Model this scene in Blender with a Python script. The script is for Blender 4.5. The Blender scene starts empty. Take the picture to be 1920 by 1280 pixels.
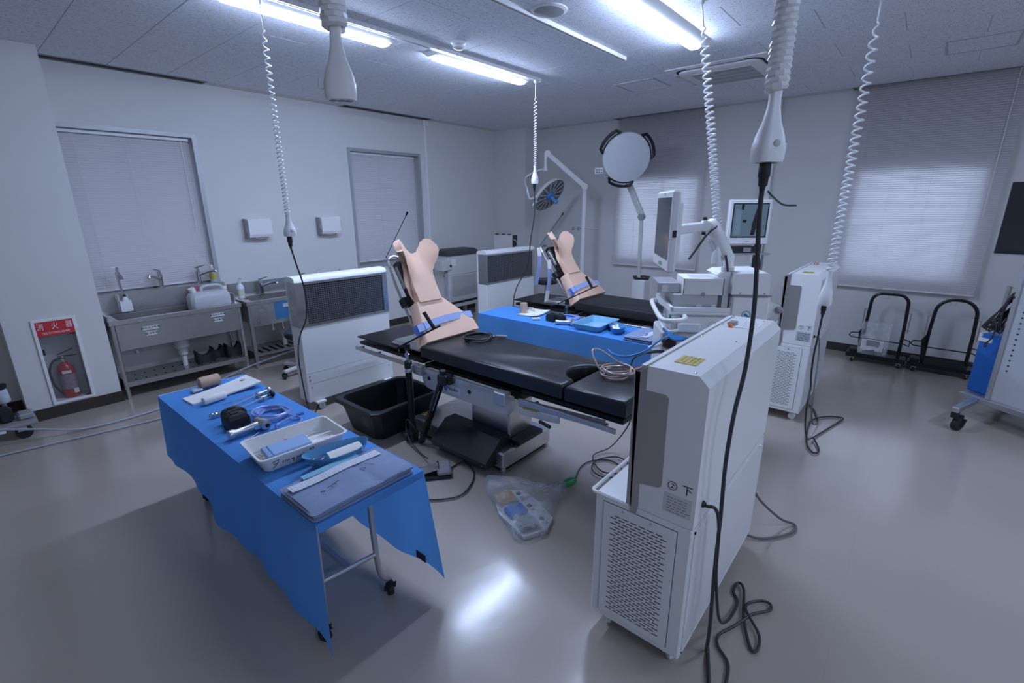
import bpy, math, random
from math import sin, cos, pi, radians, sqrt, atan2
from mathutils import Vector, Matrix
random.seed(7)
SC = bpy.context.scene
COL = SC.collection

# ------------------------------------------------------------------ camera
def setup_camera():
    f = 892.4
    yaw, pitch, roll = radians(40.33), radians(16.065), radians(-0.30)
    F = Vector((cos(yaw)*cos(pitch), sin(yaw)*cos(pitch), -sin(pitch)))
    r = Vector((sin(yaw), -cos(yaw), 0)); u = r.cross(F)
    R = cos(roll)*r + sin(roll)*u; U = R.cross(F)
    cd = bpy.data.cameras.new('camera'); co = bpy.data.objects.new('camera', cd); COL.objects.link(co)
    cd.sensor_width = 36.0; cd.sensor_fit = 'HORIZONTAL'; cd.lens = f/1920*36.0
    cd.clip_start = 0.05; cd.clip_end = 100
    m = Matrix(((R.x, U.x, -F.x, 0), (R.y, U.y, -F.y, 0), (R.z, U.z, -F.z, 1.85), (0, 0, 0, 1)))
    co.matrix_world = m
    SC.camera = co
setup_camera()

# ------------------------------------------------------------------ daylight outside the windows
W = bpy.data.worlds.new('daylight'); SC.world = W; W.use_nodes = True
bg = W.node_tree.nodes['Background']
bg.inputs[0].default_value = (0.58, 0.72, 1.0, 1); bg.inputs[1].default_value = 3.0
SC.view_settings.view_transform = 'Standard'; SC.view_settings.look = 'None'
SC.view_settings.exposure = 0.14; SC.view_settings.gamma = 1.0
SC.view_settings.use_curve_mapping = False
LAMP_COL = (0.56, 0.69, 1.0); LAMP_STRENGTH = 100.0

ZC = 3.11; YL = 6.22; XF = 7.27      # ceiling height, left wall, far wall
X0 = -2.6; Y0 = -3.6                 # walls behind / right of the camera

# ------------------------------------------------------------------ materials
MATS = {}
def mat(name, col, rough=0.5, metal=0.0, spec=0.5, var=0.04, vscale=6.0, bump=0.0, bscale=80.0, emit=None, estr=0.0,
        trans=0.0, alpha=1.0, translucent=0.0, coat=0.0, ior=1.45, rvar=0.0, aniso=None):
    if name in MATS: return MATS[name]
    m = bpy.data.materials.new(name); m.use_nodes = True
    nt = m.node_tree; N = nt.nodes; L = nt.links
    b = N['Principled BSDF']
    b.inputs['Base Color'].default_value = (*col, 1)
    b.inputs['Roughness'].default_value = rough
    b.inputs['Metallic'].default_value = metal
    b.inputs['Specular IOR Level'].default_value = spec
    b.inputs['IOR'].default_value = ior
    b.inputs['Coat Weight'].default_value = coat
    if trans: b.inputs['Transmission Weight'].default_value = trans
    if alpha < 1: b.inputs['Alpha'].default_value = alpha
    tc = N.new('ShaderNodeTexCoord')
    if var > 0 or rvar > 0:
        nz = N.new('ShaderNodeTexNoise'); nz.inputs['Scale'].default_value = vscale; nz.inputs['Detail'].default_value = 4
        mp = N.new('ShaderNodeMapping'); L.new(tc.outputs['Object'], mp.inputs[0])
        if aniso: mp.inputs['Scale'].default_value = aniso
        L.new(mp.outputs[0], nz.inputs['Vector'])
        if var > 0:
            mx = N.new('ShaderNodeMix'); mx.data_type = 'RGBA'
            mx.inputs['A'].default_value = (*[min(1, c*(1+var)) for c in col], 1)
            mx.inputs['B'].default_value = (*[c*(1-var) for c in col], 1)
            L.new(nz.outputs['Fac'], mx.inputs['Factor']); L.new(mx.outputs['Result'], b.inputs['Base Color'])
        if rvar > 0:
            mr = N.new('ShaderNodeMapRange'); mr.inputs['To Min'].default_value = max(0.02, rough-rvar); mr.inputs['To Max'].default_value = rough+rvar
            L.new(nz.outputs['Fac'], mr.inputs['Value']); L.new(mr.outputs[0], b.inputs['Roughness'])
    if bump > 0:
        n2 = N.new('ShaderNodeTexNoise'); n2.inputs['Scale'].default_value = bscale; n2.inputs['Detail'].default_value = 3
        L.new(tc.outputs['Object'], n2.inputs['Vector'])
        bp = N.new('ShaderNodeBump'); bp.inputs['Strength'].default_value = bump; bp.inputs['Distance'].default_value = 0.01
        L.new(n2.outputs['Fac'], bp.inputs['Height']); L.new(bp.outputs[0], b.inputs['Normal'])
    if emit:
        b.inputs['Emission Color'].default_value = (*emit, 1); b.inputs['Emission Strength'].default_value = estr
    if translucent > 0:
        t = N.new('ShaderNodeBsdfTranslucent'); t.inputs[0].default_value = (*col, 1)
        ms = N.new('ShaderNodeMixShader'); ms.inputs[0].default_value = translucent
        L.new(b.outputs[0], ms.inputs[1]); L.new(t.outputs[0], ms.inputs[2])
        L.new(ms.outputs[0], N['Material Output'].inputs[0])
    MATS[name] = m
    return m

WALL = mat('wall_paint', (0.68, 0.672, 0.66), 0.75, var=0.02, vscale=1.5, bump=0.05, bscale=120)
STEEL = mat('brushed_stainless', (0.62, 0.61, 0.60), 0.30, metal=0.92, var=0.10, vscale=9, rvar=0.10)
STEELD = mat('dull_stainless', (0.48, 0.47, 0.46), 0.36, metal=0.88, var=0.10, vscale=6, rvar=0.08)
CHROME = mat('chrome', (0.72, 0.72, 0.72), 0.10, metal=1.0, var=0.02)
ALU = mat('aluminium', (0.55, 0.56, 0.58), 0.38, metal=0.85, var=0.03)
WHITE = mat('white_enamel', (0.80, 0.80, 0.79), 0.32, var=0.02, vscale=3)
WPLAS = mat('white_plastic', (0.80, 0.80, 0.80), 0.38, var=0.02)
GPLAS = mat('pale_grey_plastic', (0.62, 0.62, 0.61), 0.42, var=0.02)
GREY = mat('mid_grey_plastic', (0.30, 0.30, 0.31), 0.45, var=0.03)
BLACK = mat('black_plastic', (0.016, 0.017, 0.019), 0.42, var=0.10)
BLACKM = mat('black_metal', (0.014, 0.014, 0.015), 0.33, metal=0.25, var=0.10)
RUBBER = mat('black_rubber', (0.018, 0.018, 0.019), 0.65, var=0.10)
VINYL = mat('black_vinyl', (0.020, 0.021, 0.024), 0.34, spec=0.55, var=0.12, vscale=5, bump=0.06, bscale=260, rvar=0.06)
CLOTHB = mat('black_fabric', (0.014, 0.014, 0.016), 0.7, var=0.15, bump=0.25, bscale=9)
CABLE = mat('dark_grey_cable', (0.035, 0.036, 0.040), 0.45, var=0.03)
PINK = mat('pink_foam', (0.76, 0.50, 0.365), 0.72, var=0.03, vscale=10, bump=0.04, bscale=300)
DRAPE = mat('blue_drape', (0.13, 0.40, 0.86), 0.62, spec=0.3, var=0.06, vscale=3.0, bump=0.10, bscale=26, translucent=0.40)
BOWL = mat('blue_plastic', (0.09, 0.30, 0.55), 0.42, var=0.03)
BOWLL = mat('light_blue_plastic', (0.20, 0.46, 0.66), 0.42, var=0.03)
GOWN = mat('slate_blue_gown', (0.23, 0.29, 0.44), 0.75, var=0.14, vscale=14, bump=0.2, bscale=30)
STRAP = mat('blue_strap', (0.34, 0.43, 0.70), 0.7, var=0.05, bump=0.1, bscale=200)
STRAPD = mat('deep_blue_strap', (0.10, 0.17, 0.50), 0.7, var=0.05)
GAUZE = mat('white_gauze', (0.80, 0.79, 0.76), 0.85, var=0.03, bump=0.15, bscale=150)
PAPER = mat('white_paper', (0.80, 0.80, 0.79), 0.7, var=0.01)
CARD = mat('white_cardboard', (0.72, 0.71, 0.70), 0.65, var=0.02)
TAN = mat('tan_bandage', (0.50, 0.36, 0.27), 0.85, var=0.08, vscale=40, bump=0.2, bscale=200)
BROWN = mat('brown_baseboard', (0.045, 0.034, 0.028), 0.45, var=0.08)
RED = mat('extinguisher_red', (0.42, 0.018, 0.022), 0.28, var=0.05)
SIGNRED = mat('sign_red', (0.55, 0.03, 0.04), 0.5, var=0.02)
INK = mat('black_ink', (0.02, 0.02, 0.024), 0.6, var=0.0)
WINK = mat('white_ink', (0.80, 0.78, 0.76), 0.6, var=0.0)
YELLOW = mat('yellow_label', (0.55, 0.42, 0.06), 0.5, var=0.04)
PINKLAB = mat('magenta_label', (0.55, 0.03, 0.12), 0.5, var=0.02)
LABEL = mat('grey_label', (0.50, 0.51, 0.54), 0.5, var=0.02)
SCREEN = mat('dark_screen', (0.016, 0.017, 0.020), 0.06, spec=0.8, var=0.0)
BLUEBOX = mat('blue_case', (0.02, 0.15, 0.52), 0.4, var=0.04)
COIL = mat('white_coil_cord', (0.78, 0.78, 0.78), 0.4, var=0.02)
DARKHOLE = mat('dark_recess', (0.012, 0.012, 0.014), 0.8, var=0.05)
FRAMEG = mat('grey_window_frame', (0.42, 0.43, 0.45), 0.45, metal=0.3, var=0.03)
ORANGE = mat('orange_plastic', (0.75, 0.20, 0.03), 0.45, var=0.03)
GREEN = mat('green_plastic', (0.05, 0.30, 0.10), 0.45, var=0.06)
BLUECAB = mat('blue_cable', (0.04, 0.20, 0.50), 0.4, var=0.03)
TUBEC = mat('clear_blue_tubing', (0.34, 0.45, 0.85), 0.18, spec=0.6, var=0.04, alpha=0.62)
TUBEP = mat('clear_tan_tubing', (0.55, 0.42, 0.38), 0.2, spec=0.6, var=0.05, alpha=0.85)
HOSE = mat('grey_hose', (0.40, 0.41, 0.46), 0.4, var=0.03)
JUG = mat('milky_plastic', (0.72, 0.73, 0.76), 0.35, var=0.05, translucent=0.3)
GLASS = mat('clear_acrylic', (0.25, 0.26, 0.27), 0.05, var=0.0, alpha=0.12, spec=0.4)
WINGLASS = mat('window_glass', (0.9, 0.95, 0.95), 0.02, var=0.0, alpha=0.10, spec=0.5)
def bag_mat():
    m = bpy.data.materials.new('clear_plastic_bag'); m.use_nodes = True
    nt = m.node_tree; N = nt.nodes; L = nt.links; b = N['Principled BSDF']
    b.inputs['Base Color'].default_value = (0.75, 0.78, 0.82, 1); b.inputs['Roughness'].default_value = 0.12
    b.inputs['Specular IOR Level'].default_value = 0.8
    tc = N.new('ShaderNodeTexCoord'); nz = N.new('ShaderNodeTexNoise'); nz.inputs['Scale'].default_value = 9; nz.inputs['Detail'].default_value = 5
    L.new(tc.outputs['Object'], nz.inputs['Vector'])
    bp = N.new('ShaderNodeBump'); bp.inputs['Strength'].default_value = 0.9; bp.inputs['Distance'].default_value = 0.03
    L.new(nz.outputs['Fac'], bp.inputs['Height']); L.new(bp.outputs[0], b.inputs['Normal'])
    mr = N.new('ShaderNodeMapRange'); mr.inputs['From Min'].default_value = 0.35; mr.inputs['From Max'].default_value = 0.7
    mr.inputs['To Min'].default_value = 0.12; mr.inputs['To Max'].default_value = 0.50
    L.new(nz.outputs['Fac'], mr.inputs['Value']); L.new(mr.outputs[0], b.inputs['Alpha'])
    return m
BAG = bag_mat()

def floor_mat():
    m = bpy.data.materials.new('vinyl_floor'); m.use_nodes = True
    nt = m.node_tree; N = nt.nodes; L = nt.links; b = N['Principled BSDF']
    tc = N.new('ShaderNodeTexCoord')
    n1 = N.new('ShaderNodeTexNoise'); n1.inputs['Scale'].default_value = 260; n1.inputs['Detail'].default_value = 2
    n2 = N.new('ShaderNodeTexNoise'); n2.inputs['Scale'].default_value = 0.9; n2.inputs['Detail'].default_value = 5
    L.new(tc.outputs['Object'], n1.inputs['Vector']); L.new(tc.outputs['Object'], n2.inputs['Vector'])
    c1 = N.new('ShaderNodeMix'); c1.data_type = 'RGBA'
    c1.inputs['A'].default_value = (0.405, 0.352, 0.305, 1); c1.inputs['B'].default_value = (0.475, 0.415, 0.362, 1)
    L.new(n1.outputs['Fac'], c1.inputs['Factor'])
    c2 = N.new('ShaderNodeMix'); c2.data_type = 'RGBA'; c2.blend_type = 'MULTIPLY'; c2.inputs['Factor'].default_value = 0.16
    L.new(c1.outputs['Result'], c2.inputs['A']); L.new(n2.outputs['Fac'], c2.inputs['B'])
    # welded seams between the sheets, 1.82 m apart
    sep = N.new('ShaderNodeSeparateXYZ'); L.new(tc.outputs['Object'], sep.inputs[0])
    wv = N.new('ShaderNodeMath'); wv.operation = 'PINGPONG'; wv.inputs[1].default_value = 0.91
    L.new(sep.outputs['Y'], wv.inputs[0])
    lt = N.new('ShaderNodeMath'); lt.operation = 'LESS_THAN'; lt.inputs[1].default_value = 0.0016
    L.new(wv.outputs[0], lt.inputs[0])
    c3 = N.new('ShaderNodeMix'); c3.data_type = 'RGBA'; c3.inputs['B'].default_value = (0.38, 0.335, 0.295, 1)
    L.new(lt.outputs[0], c3.inputs['Factor']); L.new(c2.outputs['Result'], c3.inputs['A'])
    L.new(c3.outputs['Result'], b.inputs['Base Color'])
    mr = N.new('ShaderNodeMapRange'); mr.inputs['To Min'].default_value = 0.13; mr.inputs['To Max'].default_value = 0.26
    n3 = N.new('ShaderNodeTexNoise'); n3.inputs['Scale'].default_value = 3.2; n3.inputs['Detail'].default_value = 6
    L.new(tc.outputs['Object'], n3.inputs['Vector'])
    L.new(n3.outputs['Fac'], mr.inputs['Value']); L.new(mr.outputs[0], b.inputs['Roughness'])
    bp = N.new('ShaderNodeBump'); bp.inputs['Strength'].default_value = 0.07; bp.inputs['Distance'].default_value = 0.02
    n4 = N.new('ShaderNodeTexNoise'); n4.inputs['Scale'].default_value = 7.0; n4.inputs['Detail'].default_value = 5
    L.new(tc.outputs['Object'], n4.inputs['Vector'])
    L.new(n4.outputs['Fac'], bp.inputs['Height']); L.new(bp.outputs[0], b.inputs['Normal'])
    b.inputs['Specular IOR Level'].default_value = 0.5; b.inputs['Coat Weight'].default_value = 0.25; b.inputs['Coat Roughness'].default_value = 0.12
    return m
FLOOR = floor_mat()

def tile_mat():
    # rock-wool tile: worm-track fissures as dark elongated flecks
    m = bpy.data.materials.new('fissured_ceiling_tile'); m.use_nodes = True
    nt = m.node_tree; N = nt.nodes; L = nt.links; b = N['Principled BSDF']
    ge = N.new('ShaderNodeNewGeometry'); mp = N.new('ShaderNodeMapping'); mp.inputs['Scale'].default_value = (70, 150, 60)
    L.new(ge.outputs['Position'], mp.inputs[0])
    vo = N.new('ShaderNodeTexNoise'); vo.inputs['Scale'].default_value = 1.0; vo.inputs['Detail'].default_value = 1.0; vo.inputs['Distortion'].default_value = 1.2
    L.new(mp.outputs[0], vo.inputs['Vector'])
    rp = N.new('ShaderNodeMapRange'); rp.inputs['From Min'].default_value = 0.585; rp.inputs['From Max'].default_value = 0.66
    L.new(vo.outputs['Fac'], rp.inputs['Value'])
    mx = N.new('ShaderNodeMix'); mx.data_type = 'RGBA'
    mx.inputs['A'].default_value = (0.80, 0.825, 0.88, 1); mx.inputs['B'].default_value = (0.42, 0.43, 0.46, 1)
    L.new(rp.outputs[0], mx.inputs['Factor']); L.new(mx.outputs['Result'], b.inputs['Base Color'])
    b.inputs['Roughness'].default_value = 0.85
    return m
TILE = tile_mat()

def perf_mat(name, base, hole, sx, sy, sz, thr):
    # very fine perforated sheet: holes far below a pixel's size
    m = bpy.data.materials.new(name); m.use_nodes = True
    nt = m.node_tree; N = nt.nodes; L = nt.links; b = N['Principled BSDF']
    tc = N.new('ShaderNodeTexCoord'); mp = N.new('ShaderNodeMapping'); mp.inputs['Scale'].default_value = (sx, sy, sz)
    L.new(tc.outputs['Object'], mp.inputs[0])
    vo = N.new('ShaderNodeTexVoronoi'); vo.inputs['Scale'].default_value = 1.0; vo.inputs['Randomness'].default_value = 0.0
    L.new(mp.outputs[0], vo.inputs['Vector'])
    lt = N.new('ShaderNodeMath'); lt.operation = 'LESS_THAN'; lt.inputs[1].default_value = thr
    L.new(vo.outputs['Distance'], lt.inputs[0])
    mx = N.new('ShaderNodeMix'); mx.data_type = 'RGBA'; mx.inputs['A'].default_value = (*base, 1); mx.inputs['B'].default_value = (*hole, 1)
    L.new(lt.outputs[0], mx.inputs['Factor']); L.new(mx.outputs['Result'], b.inputs['Base Color'])
    b.inputs['Roughness'].default_value = 0.4
    return m
PERF = perf_mat('perforated_white_sheet', (0.78, 0.78, 0.77), (0.30, 0.30, 0.31), 90, 90, 90, 0.27)
SLATM = mat('blind_slat', (0.66, 0.635, 0.65), 0.45, var=0.0, translucent=0.30)

# ------------------------------------------------------------------ mesh builder
def catmull(pts, k=6, closed=False):
    P = [Vector(p) for p in pts]; n = len(P); out = []
    rng = range(n if closed else n-1)
    for i in rng:
        a = P[(i-1) % n] if (closed or i > 0) else P[0]*2-P[1]
        b = P[i]; c = P[(i+1) % n]
        d = P[(i+2) % n] if (closed or i+2 < n) else P[-1]*2-P[-2]
        for j in range(k):
            t = j/k
            out.append(0.5*((2*b)+(c-a)*t+(2*a-5*b+4*c-d)*t*t+(3*b-a-3*c+d)*t**3))
    if not closed: out.append(P[-1])
    return out

class MB:
    def __init__(s, M=None): s.v = []; s.f = []; s.M = M
    def add(s, vs, fs):
        o = len(s.v)
        s.v += [Vector(p) for p in vs]; s.f += [tuple(i+o for i in f) for f in fs]
        return s
    def box(s, x0, x1, y0, y1, z0, z1, bev=0.0, M=None):
        if x0 > x1: x0, x1 = x1, x0
        if y0 > y1: y0, y1 = y1, y0
        if z0 > z1: z0, z1 = z1, z0
        b = min(bev, (x1-x0)*.49, (y1-y0)*.49, (z1-z0)*.49)
        if b <= 0:
            vs = [(x0,y0,z0),(x1,y0,z0),(x1,y1,z0),(x0,y1,z0),(x0,y0,z1),(x1,y0,z1),(x1,y1,z1),(x0,y1,z1)]
            fs = [(0,3,2,1),(4,5,6,7),(0,1,5,4),(1,2,6,5),(2,3,7,6),(3,0,4,7)]
        else:
            vs = []; idx = {}
            for ix in (0,1):
                for iy in (0,1):
                    for iz in (0,1):
                        X = (x0,x1)[ix]; Y = (y0,y1)[iy]; Z = (z0,z1)[iz]
                        dx = b*(1-2*ix); dy = b*(1-2*iy); dz = b*(1-2*iz)
                        idx[ix,iy,iz,0] = len(vs); vs.append((X, Y+dy, Z+dz))
                        idx[ix,iy,iz,1] = len(vs); vs.append((X+dx, Y, Z+dz))
                        idx[ix,iy,iz,2] = len(vs); vs.append((X+dx, Y+dy, Z))
            fs = []
            g = lambda a, c, e, k: idx[a,c,e,k]
            fs.append((g(0,0,0,0),g(0,0,1,0),g(0,1,1,0),g(0,1,0,0))); fs.append((g(1,0,0,0),g(1,1,0,0),g(1,1,1,0),g(1,0,1,0)))
            fs.append((g(0,0,0,1),g(1,0,0,1),g(1,0,1,1),g(0,0,1,1))); fs.append((g(0,1,0,1),g(0,1,1,1),g(1,1,1,1),g(1,1,0,1)))
            fs.append((g(0,0,0,2),g(0,1,0,2),g(1,1,0,2),g(1,0,0,2))); fs.append((g(0,0,1,2),g(1,0,1,2),g(1,1,1,2),g(0,1,1,2)))
            for iy in (0,1):
                for iz in (0,1):
                    q = (g(0,iy,iz,1),g(1,iy,iz,1),g(1,iy,iz,2),g(0,iy,iz,2)); fs.append(q if (iy != iz) else q[::-1])
            for ix in (0,1):
                for iz in (0,1):
                    q = (g(ix,0,iz,0),g(ix,1,iz,0),g(ix,1,iz,2),g(ix,0,iz,2)); fs.append(q if (ix == iz) else q[::-1])
            for ix in (0,1):
                for iy in (0,1):
                    q = (g(ix,iy,0,0),g(ix,iy,1,0),g(ix,iy,1,1),g(ix,iy,0,1)); fs.append(q if (ix != iy) else q[::-1])
            for ix in (0,1):
                for iy in (0,1):
                    for iz in (0,1):
                        q = (g(ix,iy,iz,0),g(ix,iy,iz,1),g(ix,iy,iz,2)); fs.append(q if ((ix+iy+iz) % 2 == 0) else q[::-1])
        if M is not None: vs = [M @ Vector(p) for p in vs]
        return s.add(vs, fs)
    def bar(s, p0, p1, w, h, bev=0.0, up=(0,0,1)):
        p0 = Vector(p0); p1 = Vector(p1); d = p1-p0; L = d.length; z = d.normalized()
        x = Vector(up).cross(z)
        if x.length < 1e-4: x = Vector((1,0,0))
        x.normalize(); y = z.cross(x)
        M = Matrix(((x.x,y.x,z.x,p0.x),(x.y,y.y,z.y,p0.y),(x.z,y.z,z.z,p0.z),(0,0,0,1)))
        return s.box(-w/2,w/2,-h/2,h/2,0,L,bev,M)
    def cyl(s, p0, p1, r0, r1=None, n=14, cap=True):
        if r1 is None: r1 = r0
        return s.lathe([(r0,0),(r1,1)], p0, p1, n, cap)
    def lathe(s, prof, p0, p1, n=16, cap=True):
        # prof: (radius, t along p0->p1)
        p0 = Vector(p0); p1 = Vector(p1); d = p1-p0; z = d.normalized()
        x = z.orthogonal().normalized(); y = z.cross(x)
        vs = []; fs = []
        for r, t in prof:
            for i in range(n):
                a = 2*pi*i/n; vs.append(p0+d*t+(x*cos(a)+y*sin(a))*r)
        m = len(prof)
        for k in range(m-1):
            for i in range(n):
                j = (i+1) % n; fs.append((k*n+i,k*n+j,(k+1)*n+j,(k+1)*n+i))
        if cap:
            fs.append(tuple(range(n))[::-1]); fs.append(tuple((m-1)*n+i for i in range(n)))
        return s.add(vs, fs)
    def tube(s, pts, r, n=8, closed=False, cap=True):
        P = [Vector(p) for p in pts]; m = len(P)
        rr = r if isinstance(r, (list, tuple)) else [r]*m
        T = []
        for i in range(m):
            if closed: t = P[(i+1) % m]-P[(i-1) % m]
            else: t = P[min(i+1, m-1)]-P[max(i-1, 0)]
            T.append(t.normalized() if t.length > 1e-9 else Vector((0,0,1)))
        x = T[0].orthogonal().normalized(); vs = []; fs = []
        for i in range(m):
            x = x - T[i]*x.dot(T[i])
            if x.length < 1e-6: x = T[i].orthogonal()
            x.normalize(); y = T[i].cross(x)
            for k in range(n):
                a = 2*pi*k/n; vs.append(P[i]+(x*cos(a)+y*sin(a))*rr[i])
        for i in range(m if closed else m-1):
            i2 = (i+1) % m
            for k in range(n):
                k2 = (k+1) % n; fs.append((i*n+k,i*n+k2,i2*n+k2,i2*n+k))
        if cap and not closed:
            fs.append(tuple(range(n))[::-1]); fs.append(tuple((m-1)*n+k for k in range(n)))
        return s.add(vs, fs)
    def prism(s, poly, vec):
        P = [Vector(p) for p in poly]; V = Vector(vec); n = len(P)
        nrm = Vector((0,0,0))
        for i in range(n): nrm += P[i].cross(P[(i+1) % n])
        if nrm.dot(V) > 0: P = P[::-1]
        vs = P+[p+V for p in P]
        fs = [tuple(range(n)), tuple(range(2*n-1, n-1, -1))]
        for i in range(n):
            j = (i+1) % n; fs.append((i, i+n, j+n, j))
        return s.add(vs, fs)
    def loft(s, rings, cap=True, closed=False):
        n = len(rings[0]); vs = [p for r in rings for p in r]; fs = []
        m = len(rings)
        for k in range(m if closed else m-1):
            k2 = (k+1) % m
            for i in range(n):
                j = (i+1) % n; fs.append((k*n+i,k*n+j,k2*n+j,k2*n+i))
        if cap and not closed:
            fs.append(tuple(range(n))[::-1]); fs.append(tuple((m-1)*n+i for i in range(n)))
        return s.add(vs, fs)
    def sheet(s, fn, nu, nv, th=0.0):
        # fn(u,v)->point ; th: thickness along the local normal
        g = [[Vector(fn(i/nu, j/nv)) for j in range(nv+1)] for i in range(nu+1)]
        vs = [p for row in g for p in row]; w = nv+1
        fs = [(i*w+j,(i+1)*w+j,(i+1)*w+j+1,i*w+j+1) for i in range(nu) for j in range(nv)]
        if th:
            o = len(vs); nn = []
            for i in range(nu+1):
                for j in range(nv+1):
                    a = g[min(i+1,nu)][j]-g[max(i-1,0)][j]; b = g[i][min(j+1,nv)]-g[i][max(j-1,0)]
                    nr = a.cross(b); nr = nr.normalized() if nr.length > 1e-12 else Vector((0,0,1)); nn.append(nr)
            vs += [p-n_*th for p, n_ in zip(vs, nn)]
            fs += [tuple(q+o for q in f[::-1]) for f in fs]
            rim = [i*w for i in range(nu+1)]+[nu*w+j for j in range(1,nv+1)]+[i*w+nv for i in range(nu-1,-1,-1)]+[j for j in range(nv-1,0,-1)]
            for a, b in zip(rim, rim[1:]+rim[:1]): fs.append((b, a, a+o, b+o))
        return s.add(vs, fs)
    def mesh(s, name, m, smooth=True, ang=35):
        me = bpy.data.meshes.new(name)
        vv = [s.M @ p for p in s.v] if s.M is not None else s.v
        me.from_pydata([tuple(p) for p in vv], [], s.f); me.update()
        if smooth:
            me.polygons.foreach_set('use_smooth', [True]*len(me.polygons)); me.set_sharp_from_angle(angle=radians(ang))
        if m is not None: me.materials.append(m)
        return me
    def build(s, name, m, parent=None, smooth=True, ang=35, label=None, kind=None):
        o = bpy.data.objects.new(name, s.mesh(name, m, smooth, ang)); COL.objects.link(o)
        if parent is not None: o.parent = parent; o.matrix_parent_inverse = parent.matrix_world.inverted()
        if label: o['label'] = label
        if kind: o['kind'] = kind
        return o

def setmw(o):
    # keep matrix_world right for freshly made objects without a depsgraph update
    return o
def empty(name, loc, label=None, cat=None, group=None, kind=None):
    o = bpy.data.objects.new(name, None); COL.objects.link(o); o.location = loc
    o.matrix_world = Matrix.Translation(loc); o.empty_display_size = 0.1
    tag(o, label, cat, group, kind); return o
def tag(o, label=None, cat=None, group=None, kind=None):
    if label: o['label'] = label
    if cat: o['category'] = cat
    if group: o['group'] = group
    if kind: o['kind'] = kind
    return o
def thing(mb, name, m, label, cat, group=None, smooth=True, ang=35):
    return tag(mb.build(name, m, None, smooth, ang), label, cat, group)
def struct(mb, name, m, smooth=False):
    return tag(mb.build(name, m, None, smooth), kind='structure')
def copy_part(src, parent, loc=(0,0,0)):
    c = src.copy(); COL.objects.link(c); c.parent = parent; c.matrix_parent_inverse = Matrix.Identity(4); c.location = loc
    return c
def text(body, size, loc, right, up, m, parent, name='lettering', ext=0.0006, align='CENTER', sx=1.0):
    cu = bpy.data.curves.new('txt', 'FONT'); cu.body = body; cu.size = size; cu.extrude = ext
    cu.align_x = align; cu.align_y = 'CENTER'; cu.resolution_u = 3
    t = bpy.data.objects.new('txt', cu); COL.objects.link(t)
    dg = bpy.context.evaluated_depsgraph_get(); me = bpy.data.meshes.new_from_object(t.evaluated_get(dg))
    bpy.data.objects.remove(t); bpy.data.curves.remove(cu)
    R = Vector(right).normalized(); U = Vector(up).normalized(); N_ = R.cross(U)
    R2 = R*sx
    M = Matrix(((R2.x,U.x,N_.x,loc[0]),(R2.y,U.y,N_.y,loc[1]),(R2.z,U.z,N_.z,loc[2]),(0,0,0,1)))
    me.transform(M); me.materials.clear(); me.materials.append(m); me.name = name
    o = bpy.data.objects.new(name, me); COL.objects.link(o)
    if parent is not None: o.parent = parent; o.matrix_parent_inverse = parent.matrix_world.inverted()
    return o
def caster(parent, x, y, r=0.035, w=0.022, ang=0.0, fork=ALU, wheel=RUBBER, top=None, name='caster'):
    # swivel caster standing on the floor at x,y : fork with a wheel as its sub-part
    top = top if top is not None else 2*r+0.03
    a = Vector((cos(ang), sin(ang), 0)); ax = Vector((-sin(ang), cos(ang), 0)); c = Vector((x, y, r))
    mb = MB(); mb.cyl((x-a.x*r*0.5, y-a.y*r*0.5, 2*r+0.004), (x-a.x*r*0.5, y-a.y*r*0.5, top), r*0.35, n=8)
    for sgn in (-1, 1):
        q = c+ax*sgn*(w/2+0.004)
        mb.bar(q+Vector((0,0,-r*0.15)), (q.x-a.x*r*0.45, q.y-a.y*r*0.45, 2*r+0.006), 0.004, r*0.7, up=ax)
    mb.box(x-a.x*r*0.45-0.018, x-a.x*r*0.45+0.018, y-a.y*r*0.45-0.018, y-a.y*r*0.45+0.018, 2*r+0.002, 2*r+0.008)
    fo = mb.build(name, fork, parent)
    wl = MB(); wl.lathe([(r*0.75,0),(r,0.15),(r,0.85),(r*0.75,1)], c-ax*w/2, c+ax*w/2, 14); wl.build('wheel', wheel, fo)
    return fo
# ================================================================== the room
def part_at(me, name, parent, loc, rot=None):
    o = bpy.data.objects.new(name, me); COL.objects.link(o)
    o.parent = parent; o.matrix_parent_inverse = parent.matrix_world.inverted(); o.location = loc
    if rot: o.rotation_euler = rot
    return o
fl = struct(MB().box(X0-.2, XF+.2, Y0-.2, YL+.2, -0.1, 0.0), 'floor', FLOOR)

# left wall with two window openings
WIN1 = (0.87, 2.00, 0.985, 2.56); WIN2 = (3.90, 5.09, 0.985, 2.575)
mb = MB(); T = 0.22
xs = [X0-.2, WIN1[0], WIN1[1], WIN2[0], WIN2[1], XF+.2]
mb.box(xs[0], xs[1], YL, YL+T, 0, ZC+.3); mb.box(xs[2], xs[3], YL, YL+T, 0, ZC+.3); mb.box(xs[4], xs[5], YL, YL+T, 0, ZC+.3)
for w in (WIN1, WIN2):
    mb.box(w[0], w[1], YL, YL+T, 0, w[2]); mb.box(w[0], w[1], YL, YL+T, w[3], ZC+.3)
wall_left = struct(mb, 'wall_left', WALL)
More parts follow.
